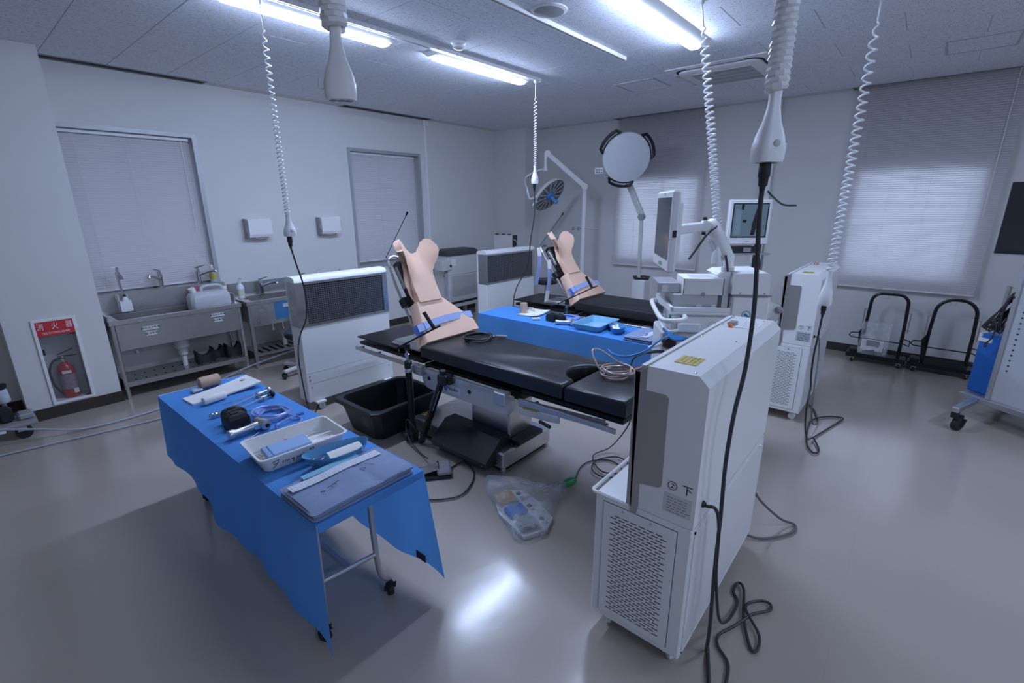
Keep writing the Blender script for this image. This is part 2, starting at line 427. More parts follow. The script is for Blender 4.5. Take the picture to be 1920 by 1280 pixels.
# far wall with two openings behind the tall blinds
FW1 = (2.60, 3.84, 0.98, 2.22); FW2 = (-0.40, 0.74, 0.98, 2.22)
mb = MB(); ys = [Y0-.2, FW2[0], FW2[1], FW1[0], FW1[1], YL]
mb.box(XF, XF+T, ys[0], ys[1], 0, ZC+.3); mb.box(XF, XF+T, ys[2], ys[3], 0, ZC+.3); mb.box(XF, XF+T, ys[4], ys[5], 0, ZC+.3)
for w in (FW1, FW2):
    mb.box(XF, XF+T, w[0], w[1], 0, w[2]); mb.box(XF, XF+T, w[0], w[1], w[3], ZC+.3)
wall_far = struct(mb, 'wall_far', WALL)
struct(MB().box(X0-.2, X0, Y0-.2, YL, 0, ZC+.3), 'wall_back', WALL)
struct(MB().box(X0, XF, Y0-.2, Y0, 0, ZC+.3), 'wall_right', WALL)
# unseen building wall, added to darken the left windows
struct(MB().box(X0, XF, YL+1.3, YL+1.5, -.5, 4.6), 'wall_added_shade', mat('shade_wall_grey', (0.33, 0.33, 0.34), 0.8))
# pilasters: the one that holds the extinguisher cabinet, and the one in the far corner
CX0, CX1, CY = 0.185, 0.845, 5.77
EX = (0.372, 0.632, 0.135, 0.885)   # cabinet opening x0,x1,z0,z1
mb = MB()
mb.box(CX0, EX[0], CY, YL, 0, ZC); mb.box(EX[1], CX1, CY, YL, 0, ZC)
mb.box(EX[0], EX[1], CY, YL, 0, EX[2]); mb.box(EX[0], EX[1], CY, YL, EX[3], ZC); mb.box(EX[0], EX[1], CY+.2, YL, EX[2], EX[3])
struct(mb, 'wall_pilaster', WALL)
struct(MB().box(6.86, XF, 5.50, YL, 0, ZC), 'wall_corner', WALL)
# baseboards
bh = 0.105
struct(MB().box(CX0-.008, CX1+.008, CY-.008, CY, 0, bh).box(CX1, CX1+.008, CY, YL, 0, bh).box(CX0-.008, CX0, CY, YL, 0, bh), 'baseboard_pilaster', BROWN)
struct(MB().box(X0, CX0-.008, YL-.008, YL, 0, bh).box(CX1+.008, 6.852, YL-.008, YL, 0, bh), 'baseboard_left', BROWN)
struct(MB().box(XF-.008, XF, Y0, 5.492, 0, bh), 'baseboard_far', BROWN)
struct(MB().box(6.852, 6.86, 5.50, YL-.008, 0, bh).box(6.852, XF-.008, 5.492, 5.50, 0, bh), 'baseboard_corner', BROWN)

# ceiling: slab, tiles laid half-bond, curtain recesses along the walls
LIPY, LIPX = 6.06, 7.13
RECL = [(0.85, 2.19), (3.80, 5.28)]; RECF = [(2.50, 3.97), (-0.62, 0.92)]
mb = MB()
mb.box(X0-.2, LIPX, Y0-.2, LIPY, ZC+.006, ZC+.3)
px = X0-.2
for a, b in RECL+[(LIPX, LIPX)]:
    if a > px: mb.box(px, a, LIPY, YL, ZC, ZC+.3)
    px = b
py = Y0-.2
for a, b in sorted(RECF)+[(YL, YL)]:
    if a > py: mb.box(LIPX, XF, py, a, ZC, ZC+.3)
    py = b
mb.box(X0-.2, XF+.2, Y0-.2, YL+.2, ZC+.3, ZC+.36)
ceil = struct(mb, 'ceiling', WALL)
PX, PY = 0.4708, 0.936
def tile_mesh(w, l):
    g = 0.0016
    return MB().box(g, w-g, g, l-g, 0, 0.006, 0.0022).mesh('ceiling_tile', TILE, False)
cache = {}
k0 = -5
for k in range(k0, 13):
    xa = 1.351+(k-0)*PX
    xb = min(xa+PX, LIPX)
    if xb-xa < 0.05: continue
    off = 0.371 if k % 2 else 0.371+PY/2
    y = off-PY*3
    while y < LIPY-0.03:
        yb = min(y+PY, LIPY)
        key = (round(xb-xa, 4), round(yb-y, 4))
        if key not in cache: cache[key] = tile_mesh(*key)
        part_at(cache[key], 'ceiling_tile', ceil, (xa, y, ZC))
        y = yb
# recess trims
TRIM = mat('recess_trim', (0.26, 0.25, 0.25), 0.5, var=0.03)
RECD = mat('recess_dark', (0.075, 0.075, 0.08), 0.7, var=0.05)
n = 1
for a, b in RECL:
    m_ = MB().box(a, b, LIPY-.012, LIPY+.016, ZC-.004, ZC+.01); m_.box(a, a+.02, LIPY, YL, ZC-.004, ZC+.01); m_.box(b-.02, b, LIPY, YL, ZC-.004, ZC+.01); m_.box(a, b, YL-.03, YL, ZC-.004, ZC+.01)
    struct(m_, 'trim_%d' % n, TRIM); n += 1
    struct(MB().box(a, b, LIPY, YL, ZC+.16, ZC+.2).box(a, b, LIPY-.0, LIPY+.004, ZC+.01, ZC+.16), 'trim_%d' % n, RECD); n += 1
for a, b in RECF:
    m_ = MB().box(LIPX-.012, LIPX+.016, a, b, ZC-.004, ZC+.01); m_.box(LIPX, XF, a, a+.02, ZC-.004, ZC+.01); m_.box(LIPX, XF, b-.02, b, ZC-.004, ZC+.01)
    struct(m_, 'trim_%d' % n, TRIM); n += 1
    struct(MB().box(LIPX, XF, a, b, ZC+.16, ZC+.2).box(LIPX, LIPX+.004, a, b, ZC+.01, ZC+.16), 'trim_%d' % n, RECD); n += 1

# windows of the left wall: grey metal frames with glass set deep in the reveal
def left_window(n, w):
    x0, x1, z0, z1 = w; root = empty('window_%d' % n, (x0, YL, z0), kind='structure')
    m_ = MB(); t = 0.035
    e = .005
    m_.box(x0-t, x0+e, YL-.012, YL+.20, z0-t, z1+t); m_.box(x1-e, x1+t, YL-.012, YL+.20, z0-t, z1+t)
    m_.box(x0+e, x1-e, YL-.012, YL+.20, z1-e, z1+t); m_.box(x0+e, x1-e, YL-.012, YL+.20, z0-t, z0+e)
    xm = (x0+x1)/2
    m_.box(x0, x1, YL+.15, YL+.18, z0, z0+.05); m_.box(x0, x1, YL+.15, YL+.18, z1-.05, z1)
    for xx in (x0, xm-.02, x1-.04): m_.box(xx, xx+.04, YL+.15, YL+.18, z0, z1)
    m_.build('window_frame', FRAMEG, root, False)
    MB().box(x0+.04, xm-.02, YL+.160, YL+.166, z0+.05, z1-.05).build('pane', WINGLASS, root, False)
    MB().box(xm+.02, x1-.04, YL+.160, YL+.166, z0+.05, z1-.05).build('pane', WINGLASS, root, False)
left_window(1, WIN1); left_window(2, WIN2)
def far_window(n, w):
    y0, y1, z0, z1 = w; root = empty('window_%d' % n, (XF, y0, z0), kind='structure'); ym = (y0+y1)/2
    m_ = MB(); t = 0.03
    m_.box(XF-.004, XF+.20, y0, y0+t, z0, z1); m_.box(XF-.004, XF+.20, y1-t, y1, z0, z1)
    m_.box(XF-.004, XF+.20, y0, y1, z0, z0+t); m_.box(XF-.004, XF+.20, y0, y1, z1-t, z1); m_.box(XF+.12, XF+.16, ym-.02, ym+.02, z0, z1)
    m_.build('window_frame', FRAMEG, root, False)
    MB().box(XF+.135, XF+.141, y0+t, ym-.02, z0+t, z1-t).build('pane', WINGLASS, root, False)
    MB().box(XF+.135, XF+.141, ym+.02, y1-t, z0+t, z1-t).build('pane', WINGLASS, root, False)
far_window(3, FW1); far_window(4, FW2)

# venetian blinds: every slat is its own piece
def slat_mesh(L, axis, w=0.0265, tilt=62):
    a = radians(tilt); pr = []
    for i in range(5):
        t = i/4-0.5; pr.append((w*t, 0.0028*(1-4*t*t)))
    pr2 = [(c*cos(a)-d*sin(a), c*sin(a)+d*cos(a)) for c, d in pr]
    m_ = MB(); th = 0.0005
    vs = []; fs = []
    for e in (-L/2, L/2):
        for (p, q) in pr2:
            vs.append((e, p, q) if axis == 'x' else (p, e, q))
    for i in range(4): fs.append((i, i+1, i+6, i+5))
    m_.add(vs, fs)
    return m_.mesh('slat', SLATM, True, 60)
def blind(axis, c0, c1, d, zt, zb, label, cords, flip=1, wand=None, pitch=0.0235):
    ctr = (c0+c1)/2; L = c1-c0
    P = (lambda c, e, z: (c, d+e, z)) if axis == 'x' else (lambda c, e, z: (d+e, c, z))
    root = empty('venetian_blind', P(ctr, 0, zb), label, 'blind', 'venetian blinds')
    def bx(m_, ca, cb, ea, eb, za, zb_, bev=0):
        if axis == 'x': m_.box(ca, cb, d+ea, d+eb, za, zb_, bev)
        else: m_.box(d+ea, d+eb, ca, cb, za, zb_, bev)
        return m_
    bx(MB(), c0, c1, -.016, .016, zt-.028, zt, .003).build('head_rail', WPLAS, root, False)
    bx(MB(), c0, c1, -.012, .012, zb, zb+.014, .003).build('bottom_rail', WPLAS, root, False)
    me = slat_mesh(L, axis, tilt=62*flip)
    z = zb+.028
    while z < zt-.035:
        part_at(me, 'slat', root, P(ctr, 0, z)); z += pitch
    for c in cords:
        m_ = MB()
        for e in (-.0135, .0135): bx(m_, c-.0009, c+.0009, e-.0008, e+.0008, zb+.01, zt-.02)
        m_.build('ladder_cord', COIL, root, False)
    if wand is not None:
        s = -.02*(1 if True else 1)
        m_ = MB(); m_.cyl(P(wand, -.022, zt-.03), P(wand+.004, -.024, zt-.03-0.62*(zt-zb)), 0.0035, n=6); m_.build('tilt_wand', WPLAS, root)
        m_ = MB(); m_.cyl(P(wand+.03, -.018, zt-.03), P(wand+.03, -.018, zb+.25), 0.0012, n=5); m_.build('pull_cord', COIL, root)
blind('x', WIN1[0]+.012, WIN1[1]-.022, YL+.065, WIN1[3]-.011, WIN1[2]+.03, 'closed grey venetian blind in the window over the sink bench', (1.02, 1.42, 1.86), wand=1.90)
blind('x', WIN2[0]+.016, WIN2[1]-.026, YL+.085, WIN2[3]-.011, WIN2[2]+.05, 'closed grey venetian blind in the window left of the wall conduit', (3.97, 4.40, 4.93))
blind('y', 2.52, 3.905, XF-.075, ZC+.05, 0.885, 'tall ceiling-hung venetian blind behind the round white surgical lamp', (2.70, 3.12, 3.55, 3.80))
blind('y', -0.53, 0.845, XF-.075, ZC+.05, 0.85, 'tall ceiling-hung venetian blind above the two black trolleys', (-0.30, 0.05, 0.40, 0.72), wand=-0.44)

# ------------------------------------------------------------------ ceiling lamps, tracks and fittings
TUBE = mat('lit_diffuser', (0.9, 0.9, 0.9), 0.4, var=0.0, emit=LAMP_COL, estr=LAMP_STRENGTH)
def lamp(x0, x1, y, label):
    root = empty('ceiling_lamp', ((x0+x1)/2, y, ZC), label, 'ceiling lamp', 'lit tube lamps')
    m_ = MB()
    m_.prism([(x0-.01, y-.115, ZC), (x0-.01, y-.05, ZC-.042), (x0-.01, y+.05, ZC-.042), (x0-.01, y+.115, ZC)], (x1-x0+.02, 0, 0))
    m_.build('housing', WHITE, root, False)
    d = MB(); ring = []
    for xx, s in ((x0, .55), (x0+.03, 1.0), (x1-.03, 1.0), (x1, .55)):
        ring.append([(xx, y-.046*s, ZC-.043), (xx, y-.044*s, ZC-.043-.010*s), (xx, y-.030*s, ZC-.043-.022*s), (xx, y+.030*s, ZC-.043-.022*s), (xx, y+.044*s, ZC-.043-.010*s), (xx, y+.046*s, ZC-.043)])
    d.loft(ring); d.build('diffuser', TUBE, root, True, 40)
lamp(1.40, 2.62, 3.50, 'long lit tube lamp on the ceiling track nearest the left edge')
lamp(3.06, 4.29, 3.47, 'lit tube lamp at the far end of the track, next to a thin coiled cord')
lamp(3.01, 4.31, 1.68, 'lit tube lamp standing alone beside the ceiling air conditioner')

# unseen extra lamps, added over the right-hand part to balance the light
lamp(3.06, 4.29, -2.10, 'added unseen tube lamp over the right part of the room, farther from the camera')
lamp(-0.26, 0.96, -2.10, 'added unseen tube lamp over the right part of the room, beside the camera')

def track(x0, x1, y, label):
    root = empty('ceiling_track', ((x0+x1)/2, y, ZC), label, 'ceiling track', 'cord tracks on the ceiling')
    m_ = MB(); m_.box(x0, x1, y-.020, y-.008, ZC-.03, ZC); m_.box(x0, x1, y+.008, y+.020, ZC-.03, ZC); m_.box(x0, x1, y-.008, y+.008, ZC-.008, ZC)
    m_.build('channel', WHITE, root, False)
    MB().box(x0, x1, y-.007, y+.007, ZC-.02, ZC-.0085).build('slot', DARKHOLE, root, False)
    m_ = MB(); m_.box(x0-.004, x0, y-.021, y+.021, ZC-.031, ZC); m_.box(x1, x1+.004, y-.021, y+.021, ZC-.031, ZC); m_.build('end_cap', WHITE, root, False)
track(1.30, 4.42, 3.355, 'white ceiling track running beside the two aligned tube lamps')
track(1.20, 4.31, 2.325, 'white ceiling track ending short of the square hatch, with nothing hanging from it')
track(0.30, 3.46, 1.32, 'ceiling track just above the top edge that holds a coiled cord over the monitor cart')
track(0.40, 4.18, 0.43, 'ceiling track just above the top edge that holds the two right-hand cords')

# round speaker, smoke detector, hatches, air conditioner
r = empty('ceiling_speaker', (2.995, 2.20, ZC), 'round white speaker grille in the ceiling', 'speaker')
MB().lathe([(.125, 0), (.125, .5), (.112, 1)], (2.995, 2.20, ZC), (2.995, 2.20, ZC-.012), 36).build('rim', WPLAS, r)
MB().lathe([(.104, 0), (.104, .8), (.095, 1)], (2.995, 2.20, ZC-.006), (2.995, 2.20, ZC-.016), 36).build('grille', perf_mat('speaker_mesh', (0.42, 0.42, 0.42), (0.25, 0.25, 0.25), 170, 170, 170, .3), r)
r = empty('smoke_detector', (3.05, 3.14, ZC), 'small white domed smoke detector on the ceiling', 'smoke detector')
MB().lathe([(.062, 0), (.060, .5), (.05, 1)], (3.05, 3.14, ZC), (3.05, 3.14, ZC-.02), 28).build('base', WPLAS, r)
MB().lathe([(.036, 0), (.046, .35), (.046, .6), (.03, .95), (.004, 1)], (3.05, 3.14, ZC-.02), (3.05, 3.14, ZC-.055), 28).build('dome', WPLAS, r)
def hatch(x0, x1, y0, y1, label):
    r = empty('ceiling_hatch', ((x0+x1)/2, (y0+y1)/2, ZC), label, 'ceiling hatch', 'inspection hatches')
    m_ = MB(); t = .014
    for a in ((x0, x1, y0, y0+t), (x0, x1, y1-t, y1), (x0, x0+t, y0+t, y1-t), (x1-t, x1, y0+t, y1-t)): m_.box(*a, ZC-.006, ZC-.0005)
    m_.build('frame', ALU, r, False)
    MB().box(x0+t+.003, x1-t-.003, y0+t+.003, y1-t-.003, ZC-.004, ZC-.0005).build('cover', TILE, r, False)
hatch(5.16, 5.64, 2.44, 2.90, 'square ceiling hatch left of the air conditioner')
hatch(5.68, 6.15, -0.32, 0.14, 'square ceiling hatch in the upper right corner')
def aircon():
    r = empty('ceiling_air_conditioner', (5.45, 1.78, ZC), 'square white cassette air conditioner set in the ceiling', 'air conditioner')
    x0, x1, y0, y1 = 4.97, 5.93, 1.31, 2.24
    MB().box(x0, x1, y0, y1, ZC-.012, ZC-.0005, .004).build('plate', WPLAS, r, False)
    def rr(a, b, c, d, rad, z, n=6):
        out = []
        for cx, cy, s in ((b-rad, d-rad, 0), (a+rad, d-rad, 1), (a+rad, c+rad, 2), (b-rad, c+rad, 3)):
            for i in range(n+1):
                t = (s+i/n)*pi/2; out.append((cx+rad*cos(t), cy+rad*sin(t), z))
        return out
    MB().loft([rr(x0+.06, x1-.06, y0+.06, y1-.06, .12, ZC-.012), rr(x0+.065, x1-.065, y0+.065, y1-.065, .12, ZC-.016)]).build('vent_slot', DARKHOLE, r, False)
    MB().loft([rr(x0+.085, x1-.085, y0+.085, y1-.085, .11, ZC-.012), rr(x0+.085, x1-.085, y0+.085, y1-.085, .11, ZC-.030), rr(x0+.10, x1-.10, y0+.10, y1-.10, .10, ZC-.036)]).build('panel', WPLAS, r, True)
    gx0, gx1, gy0, gy1 = x0+.21, x1-.21, y0+.19, y1-.19
    MB().box(gx0, gx1, gy0, gy1, ZC-.0375, ZC-.0355).build('grille_back', GREY, r, False)
    m_ = MB()
    k = 40
    for i in range(k+1):
        y = gy0+(gy1-gy0)*i/k; m_.box(gx0, gx1, y-.0025, y+.0025, ZC-.041, ZC-.037)
    for i in range(5):
        x = gx0+(gx1-gx0)*i/4; m_.box(x-.004, x+.004, gy0, gy1, ZC-.042, ZC-.037)
    m_.build('grille', GPLAS, r, False, kind='stuff')
    for a in ((x0+.02, x0+.062, y0+.2, y1-.2), (x1-.062, x1-.02, y0+.2, y1-.2), (x0+.2, x1-.2, y0+.02, y0+.062), (x0+.2, x1-.2, y1-.062, y1-.02)):
        MB().box(*a, ZC-.02, ZC-.0125, .003).build('flap', GPLAS, r, False)
    MB().box(x1-.13, x1-.06, y0+.18, y0+.19, ZC-.05, ZC-.03).build('sensor', BLACK, r, False)
aircon()
# wall conduits
r = empty('wall_conduit', (5.235, YL, 0.93), 'white cable conduit running up the left wall to the ceiling', 'conduit')
MB().box(5.215, 5.258, YL-.03, YL-.0005, 0.98, ZC-.06, .004).build('channel', WPLAS, r, False)
MB().box(5.20, 5.30, YL-.055, YL-.0005, ZC-.09, ZC-.001, .01).build('elbow', WPLAS, r, False)
r2 = empty('wall_outlet', (5.25, YL, .93), 'white wall outlet at the foot of the conduit', 'outlet')
MB().box(5.20, 5.30, YL-.04, YL-.0005, 0.86, 0.985, .006).build('box', WPLAS, r2, False)
MB().box(5.225, 5.275, YL-.044, YL-.040, 0.885, 0.96).build('socket', GREY, r2, False)
r = thing(MB().box(XF-.07, XF-.0005, 1.655, 1.785, 1.05, ZC-.001, .006), 'wall_duct', WPLAS, 'wide white duct strip on the far wall behind the small monitor', 'duct', smooth=False)
# paper towel dispensers
def dispenser(x, label):
    y = YL; r = empty('towel_dispenser', (x, y, 1.45), label, 'towel dispenser', 'paper towel dispensers')
    m_ = MB(); prof = [(y-.11, 1.485), (y-.125, 1.52), (y-.125, 1.68), (y-.11, 1.70), (y-.0005, 1.70), (y-.0005, 1.485)]
    m_.prism([(x-.13, a, b) for a, b in prof], (.27, 0, 0)); m_.build('cover', WPLAS, r, False)
    s = MB(); s.prism([(x-.145, y-.09, 1.475), (x-.145, y-.115, 1.53), (x-.145, y-.085, 1.585), (x-.145, y-.105, 1.66), (x-.145, y-.085, 1.70), (x-.145, y-.0005, 1.70), (x-.145, y-.0005, 1.475)], (.0145, 0, 0)); s.build('side_panel', GREY, r, False)
    p = MB(); p.sheet(lambda u, v: (x-.06+.16*u, y-.04-.06*v, 1.484-.030*sin(pi*u)*(1-.5*v)), 10, 3, .003); p.build('paper_towel', PAPER, r)
dispenser(2.525, 'wall paper towel dispenser just left of the hanging coiled cord')
dispenser(3.445, 'wall paper towel dispenser nearer the second window')
# fire extinguisher cabinet
def cabinet():
    x0, x1, z0, z1 = EX; r = empty('extinguisher_cabinet', ((x0+x1)/2, CY, z0), 'recessed fire extinguisher cabinet with red sign and clear door', 'cabinet')
    m_ = MB(); t = .018
    for a in ((x0-t, x0+.006, z0-t, z1+t), (x1-.006, x1+t, z0-t, z1+t), (x0, x1, z0-t, z0+.006), (x0, x1, z1-.006, z1+t)): m_.box(a[0], a[1], CY-.014, CY+.01, a[2], a[3], .003)
    m_.build('door_frame', WHITE, r, False)
    MB().box(x0+.006, x1-.006, CY+.19, CY+.1995, z0, z1).build('back_plate', GPLAS, r, False)
    s = MB().box(x0+.004, x1-.004, CY-.012, CY-.006, 0.752, z1-.004).build('sign', SIGNRED, r, False)
    text('消　火　器', .066, ((x0+x1)/2, CY-.0125, .832), (1,0,0), (0,0,1), WINK, r, sx=.72)
    text('FIRE EXTINGUISHER', .026, ((x0+x1)/2, CY-.0125, .776), (1,0,0), (0,0,1), WINK, r, sx=.80)
    MB().box(x0+.006, x1-.006, CY-.004, CY, z0+.006, 0.752).build('clear_door', GLASS, r, False)
    for a in ((x1-.045, x1-.008, .740, .752), (x0+.008, x0+.024, .585, .635), (x1-.045, x1-.008, z0+.01, z0+.022)):
        MB().box(a[0], a[1], CY-.008, CY-.004, a[2], a[3]).build('latch', BLACK, r, False)
cabinet()
def extinguisher():
    cx, cy = .505, CY+.105; z = EX[2]+.001
    r = empty('fire_extinguisher', (cx, cy, z), 'red fire extinguisher standing inside the wall cabinet', 'fire extinguisher')
    MB().lathe([(.060, 0), (.063, .03), (.063, .78), (.055, .88), (.03, .96), (.022, 1)], (cx, cy, z), (cx, cy, z+.34), 24).build('tank', RED, r)
    MB().lathe([(.064, 0), (.064, 1)], (cx, cy, z+.085), (cx, cy, z+.225), 24, False).build('instruction_label', mat('extinguisher_label', (.30, .22, .24), .5, var=.5, vscale=38), r)
    m_ = MB(); m_.box(cx-.035, cx+.03, cy-.0645, cy-.060, z+.236, z+.262); m_.build('date_tag', WINK, r, False)
    MB().box(cx+.015, cx+.05, cy-.063, cy-.053, z+.04, z+.085).build('date_tag', WINK, r, False)
    MB().lathe([(.02, 0), (.02, .5), (.014, .6), (.014, 1)], (cx, cy, z+.34), (cx, cy, z+.40), 14).build('valve', CHROME, r)
    MB().bar((cx-.03, cy, z+.395), (cx+.10, cy, z+.385), .018, .006).bar((cx-.03, cy, z+.41), (cx+.085, cy, z+.45), .018, .006).build('handle', BLACKM, r)
    h = catmull([(cx-.015, cy, z+.375), (cx-.07, cy-.02, z+.36), (cx-.108, cy-.03, z+.28), (cx-.105, cy-.03, z+.16), (cx-.07, cy-.02, z+.06), (cx-.055, cy-.02, z+.03)], 5)
    MB().tube(h, .0095, 8).build('hose', RUBBER, r)
extinguisher()
# ================================================================== clean-air units
def return_unit(x0, y0, num, label, length=1.03, cord_side=True):
    """white floor unit: wide louvred base, narrower tower with chamfered top, steel plate wrapped round the bed side"""
    r = empty('air_return_unit', (x0+length/2, y0+.2, 0), label, 'air purifier', 'white air return units')
    x1 = x0+length; y1 = y0+.405; yt = y0+.245
    zb, zm, zt = .085, .695, 1.29
    MB().box(x0, x1, y0, y1, zb, zm, .006).build('base_cabinet', WHITE, r, False)
    ch = .035
    MB().prism([(x0, y0, zm+.002), (x0, yt, zm+.002), (x0, yt, zt-.002), (x0, y0+ch, zt), (x0, y0, zt-ch)], (length, 0, 0)).build('tower', WHITE, r, False)
    # steel plate : front flange with notched outline plus the long face on the bed side
    t = .003; xf = x0-t
    m_ = MB()
    m_.prism([(xf, yt+.004, zm-.035), (xf, yt-.018, zm-.045), (xf, yt-.03, zm+.012), (xf, yt-.028, zm+.115), (xf, yt-.105, zm+.128), (xf, yt-.115, zm+.138),
              (xf, yt-.112, zt-.105), (xf, yt-.10, zt-.095), (xf, yt-.025, zt-.095), (xf, yt-.025, zt-.006), (xf, yt+.02, zt-.03)], (t, 0, 0))
    m_.box(x0-t, x1+t, yt+.0005, yt+.022, zm+.004, zt-.03)
    m_.prism([(x0-t, yt+.022, zt-.03), (x0-t, yt-.025, zt-.001), (x0-t, yt-.025, zt+.003), (x0-t, yt+.024, zt-.027)], (length+2*t, 0, 0))
    m_.build('steel_plate', STEELD, r, False)
    for a in (x0+.02, x0+.52): MB().box(a, a+.48, yt+.0225, yt+.026, zm+.05, zt-.06).build('intake_panel', STEELD, r, False)
    # front louvre door with dash perforations
    dy0, dy1, dz0, dz1 = y0+.055, y1-.04, zb+.03, zm-.03
    door = MB().box(x0-.004, x0-.0005, dy0, dy1, dz0, dz1, .001).build('louvre_door', WHITE, r, False)
    m_ = MB(); g = .0025
    for a in ((dy0-g, dy0, dz0-g, dz1+g), (dy1, dy1+g, dz0-g, dz1+g), (dy0, dy1, dz1, dz1+g), (dy0, dy1, dz0-g, dz0)): m_.box(x0-.0008, x0-.0003, *a)
    m_.build('door_gap', INK, r, False)
    s = MB(); rows = 36
    for i in range(rows):
        z = dz0+.035+(dz1-dz0-.08)*i/(rows-1)
        off = (i % 2)*.0175
        y = dy0+.035+off
        while y < dy1-.060:
            s.box(x0-.0048, x0-.0038, y, y+.026, z-.0018, z+.0018); y += .0355
    s.build('louvre_slots', INK, door, False, kind='stuff')
    for yy in (dy0+.10, dy0+.22): MB().lathe([(.006, 0), (.006, .6), (.003, 1)], (x0-.004, yy, dz1-.012), (x0-.008, yy, dz1-.012), 10).build('screw', CHROME, r)
    # perforated side panel
    for (yy, d) in ((y0, -1), (y1, 1)):
        p = MB().box(x0+.03, x1-.03, yy+d*.0005, yy+d*.004, zb+.03, zm-.025, .001).build('side_panel', PERF, r, False)
        f = MB()
        for a in ((x0+.022, x1-.022, zb+.022, zb+.03), (x0+.022, x1-.022, zm-.025, zm-.017), (x0+.022, x0+.03, zb+.022, zm-.017), (x1-.03, x1-.022, zb+.022, zm-.017)): f.box(a[0], a[1], yy+d*.0005, yy+d*.0055, a[2], a[3])
        f.build('panel_frame', WHITE, p, False)
        MB().lathe([(.006, 0), (.004, 1)], (x1-.09, yy+d*.004, zm-.04), (x1-.09, yy+d*.007, zm-.04), 10).build('screw', CHROME, p)
    MB().box(x0+.02, x1-.02, y0-.002, y0, zm-.002, zm+.004).build('seam', GPLAS, r, False)
    # top: screws, warning label, switch panel
    for a, b in ((.03, .06), (.03, .22), (.52, .07), (.52, .21), (.98, .07), (.98, .21), (.80, .07), (.80, .21)):
        MB().lathe([(.0055, 0), (.0055, .5), (.003, 1)], (x0+a, y0+b, zt), (x0+a, y0+b, zt+.0025), 10).build('screw', CHROME, r)
    lab = MB().box(x0+.10, x0+.20, y0+.085, y0+.165, zt+.0002, zt+.0012).build('warning_label', YELLOW, r, False)
    m_ = MB()
    for i in range(5):
        for j in range(4): m_.box(x0+.112+.018*i, x0+.112+.018*i+random.uniform(.006, .015), y0+.099+.016*j, y0+.104+.016*j, zt+.0012, zt+.0015)
    m_.build('print', mat('label_print', (.12, .10, .02), .6, var=0), lab, False)
    MB().box(x0+.80, x0+.86, y0+.155, y0+.19, zt, zt+.014, .004).build('switch', GREY, r, False)
    MB().lathe([(.011, 0), (.011, .7), (.008, 1)], (x0+.77, y0+.165, zt), (x0+.77, y0+.165, zt+.014), 14).build('indicator_lamp', ORANGE, r)
    MB().box(x0+.78, x0+.96, y0+.06, y0+.15, zt+.0002, zt+.001).build('control_label', PAPER, r, False)
    m_ = MB()
    for i in range(6): m_.box(x0+.80, x0+.90+.02*(i % 3), y0+.072+.012*i, y0+.075+.012*i, zt+.001, zt+.0013)
    m_.build('print', LABEL, r, False)
    # front stickers
    st = MB().box(x0-.0012, x0-.0003, y0+.018, y0+.105, .823, .873).build('number_sticker', PAPER, r, False)
    text(num+' 下', .043, (x0-.0014, y0+.062, .848), (0,-1,0), (0,0,1), INK, st)
    nl = MB().box(x0-.0012, x0-.0003, y0+.014, y0+.118, .735, .815).build('rating_plate', LABEL if num == '①' else GPLAS, r, False)
    m_ = MB()
    for i in range(6):
        z = .80-.0115*i
        y = y0+.105
        while y > y0+.03:
            L = random.uniform(.006, .022); m_.box(x0-.0016, x0-.0012, y-L, y, z-.002, z+.002); y -= L+.005
    m_.build('print', INK if num == '①' else GREY, nl, False)
    for (a, b) in ((x0+.07, y0+.06), (x0+.07, y1-.06), (x1-.07, y0+.06), (x1-.07, y1-.06)):
        caster(r, a, b, .033, .024, random.uniform(-1, 1), WPLAS, WPLAS, top=zb)
    MB().tube([(x0+.012, y1-.004, zm-.012), (x0+.012, y1+.016, zm-.012), (x0+.024, y1+.026, zm-.012), (x1-.06, y1+.026, zm-.012), (x1-.04, y1+.016, zm-.012), (x1-.04, y1-.004, zm-.012)], .008, 8).build('push_handle', WPLAS, r)
    # inlet grommet
    MB().lathe([(.014, 0), (.014, .4), (.008, 1)], (x0+.08, y0, .77), (x0+.08, y0-.012, .77), 12).build('cord_grommet', BLACK, r)
    return r
return_unit(1.555, 0.457, '②', 'white air purifier in the right foreground numbered 2, cable hanging down its side')
return_unit(4.50, 0.56, '①', 'white air purifier numbered 1, standing below the tall right-hand blind')

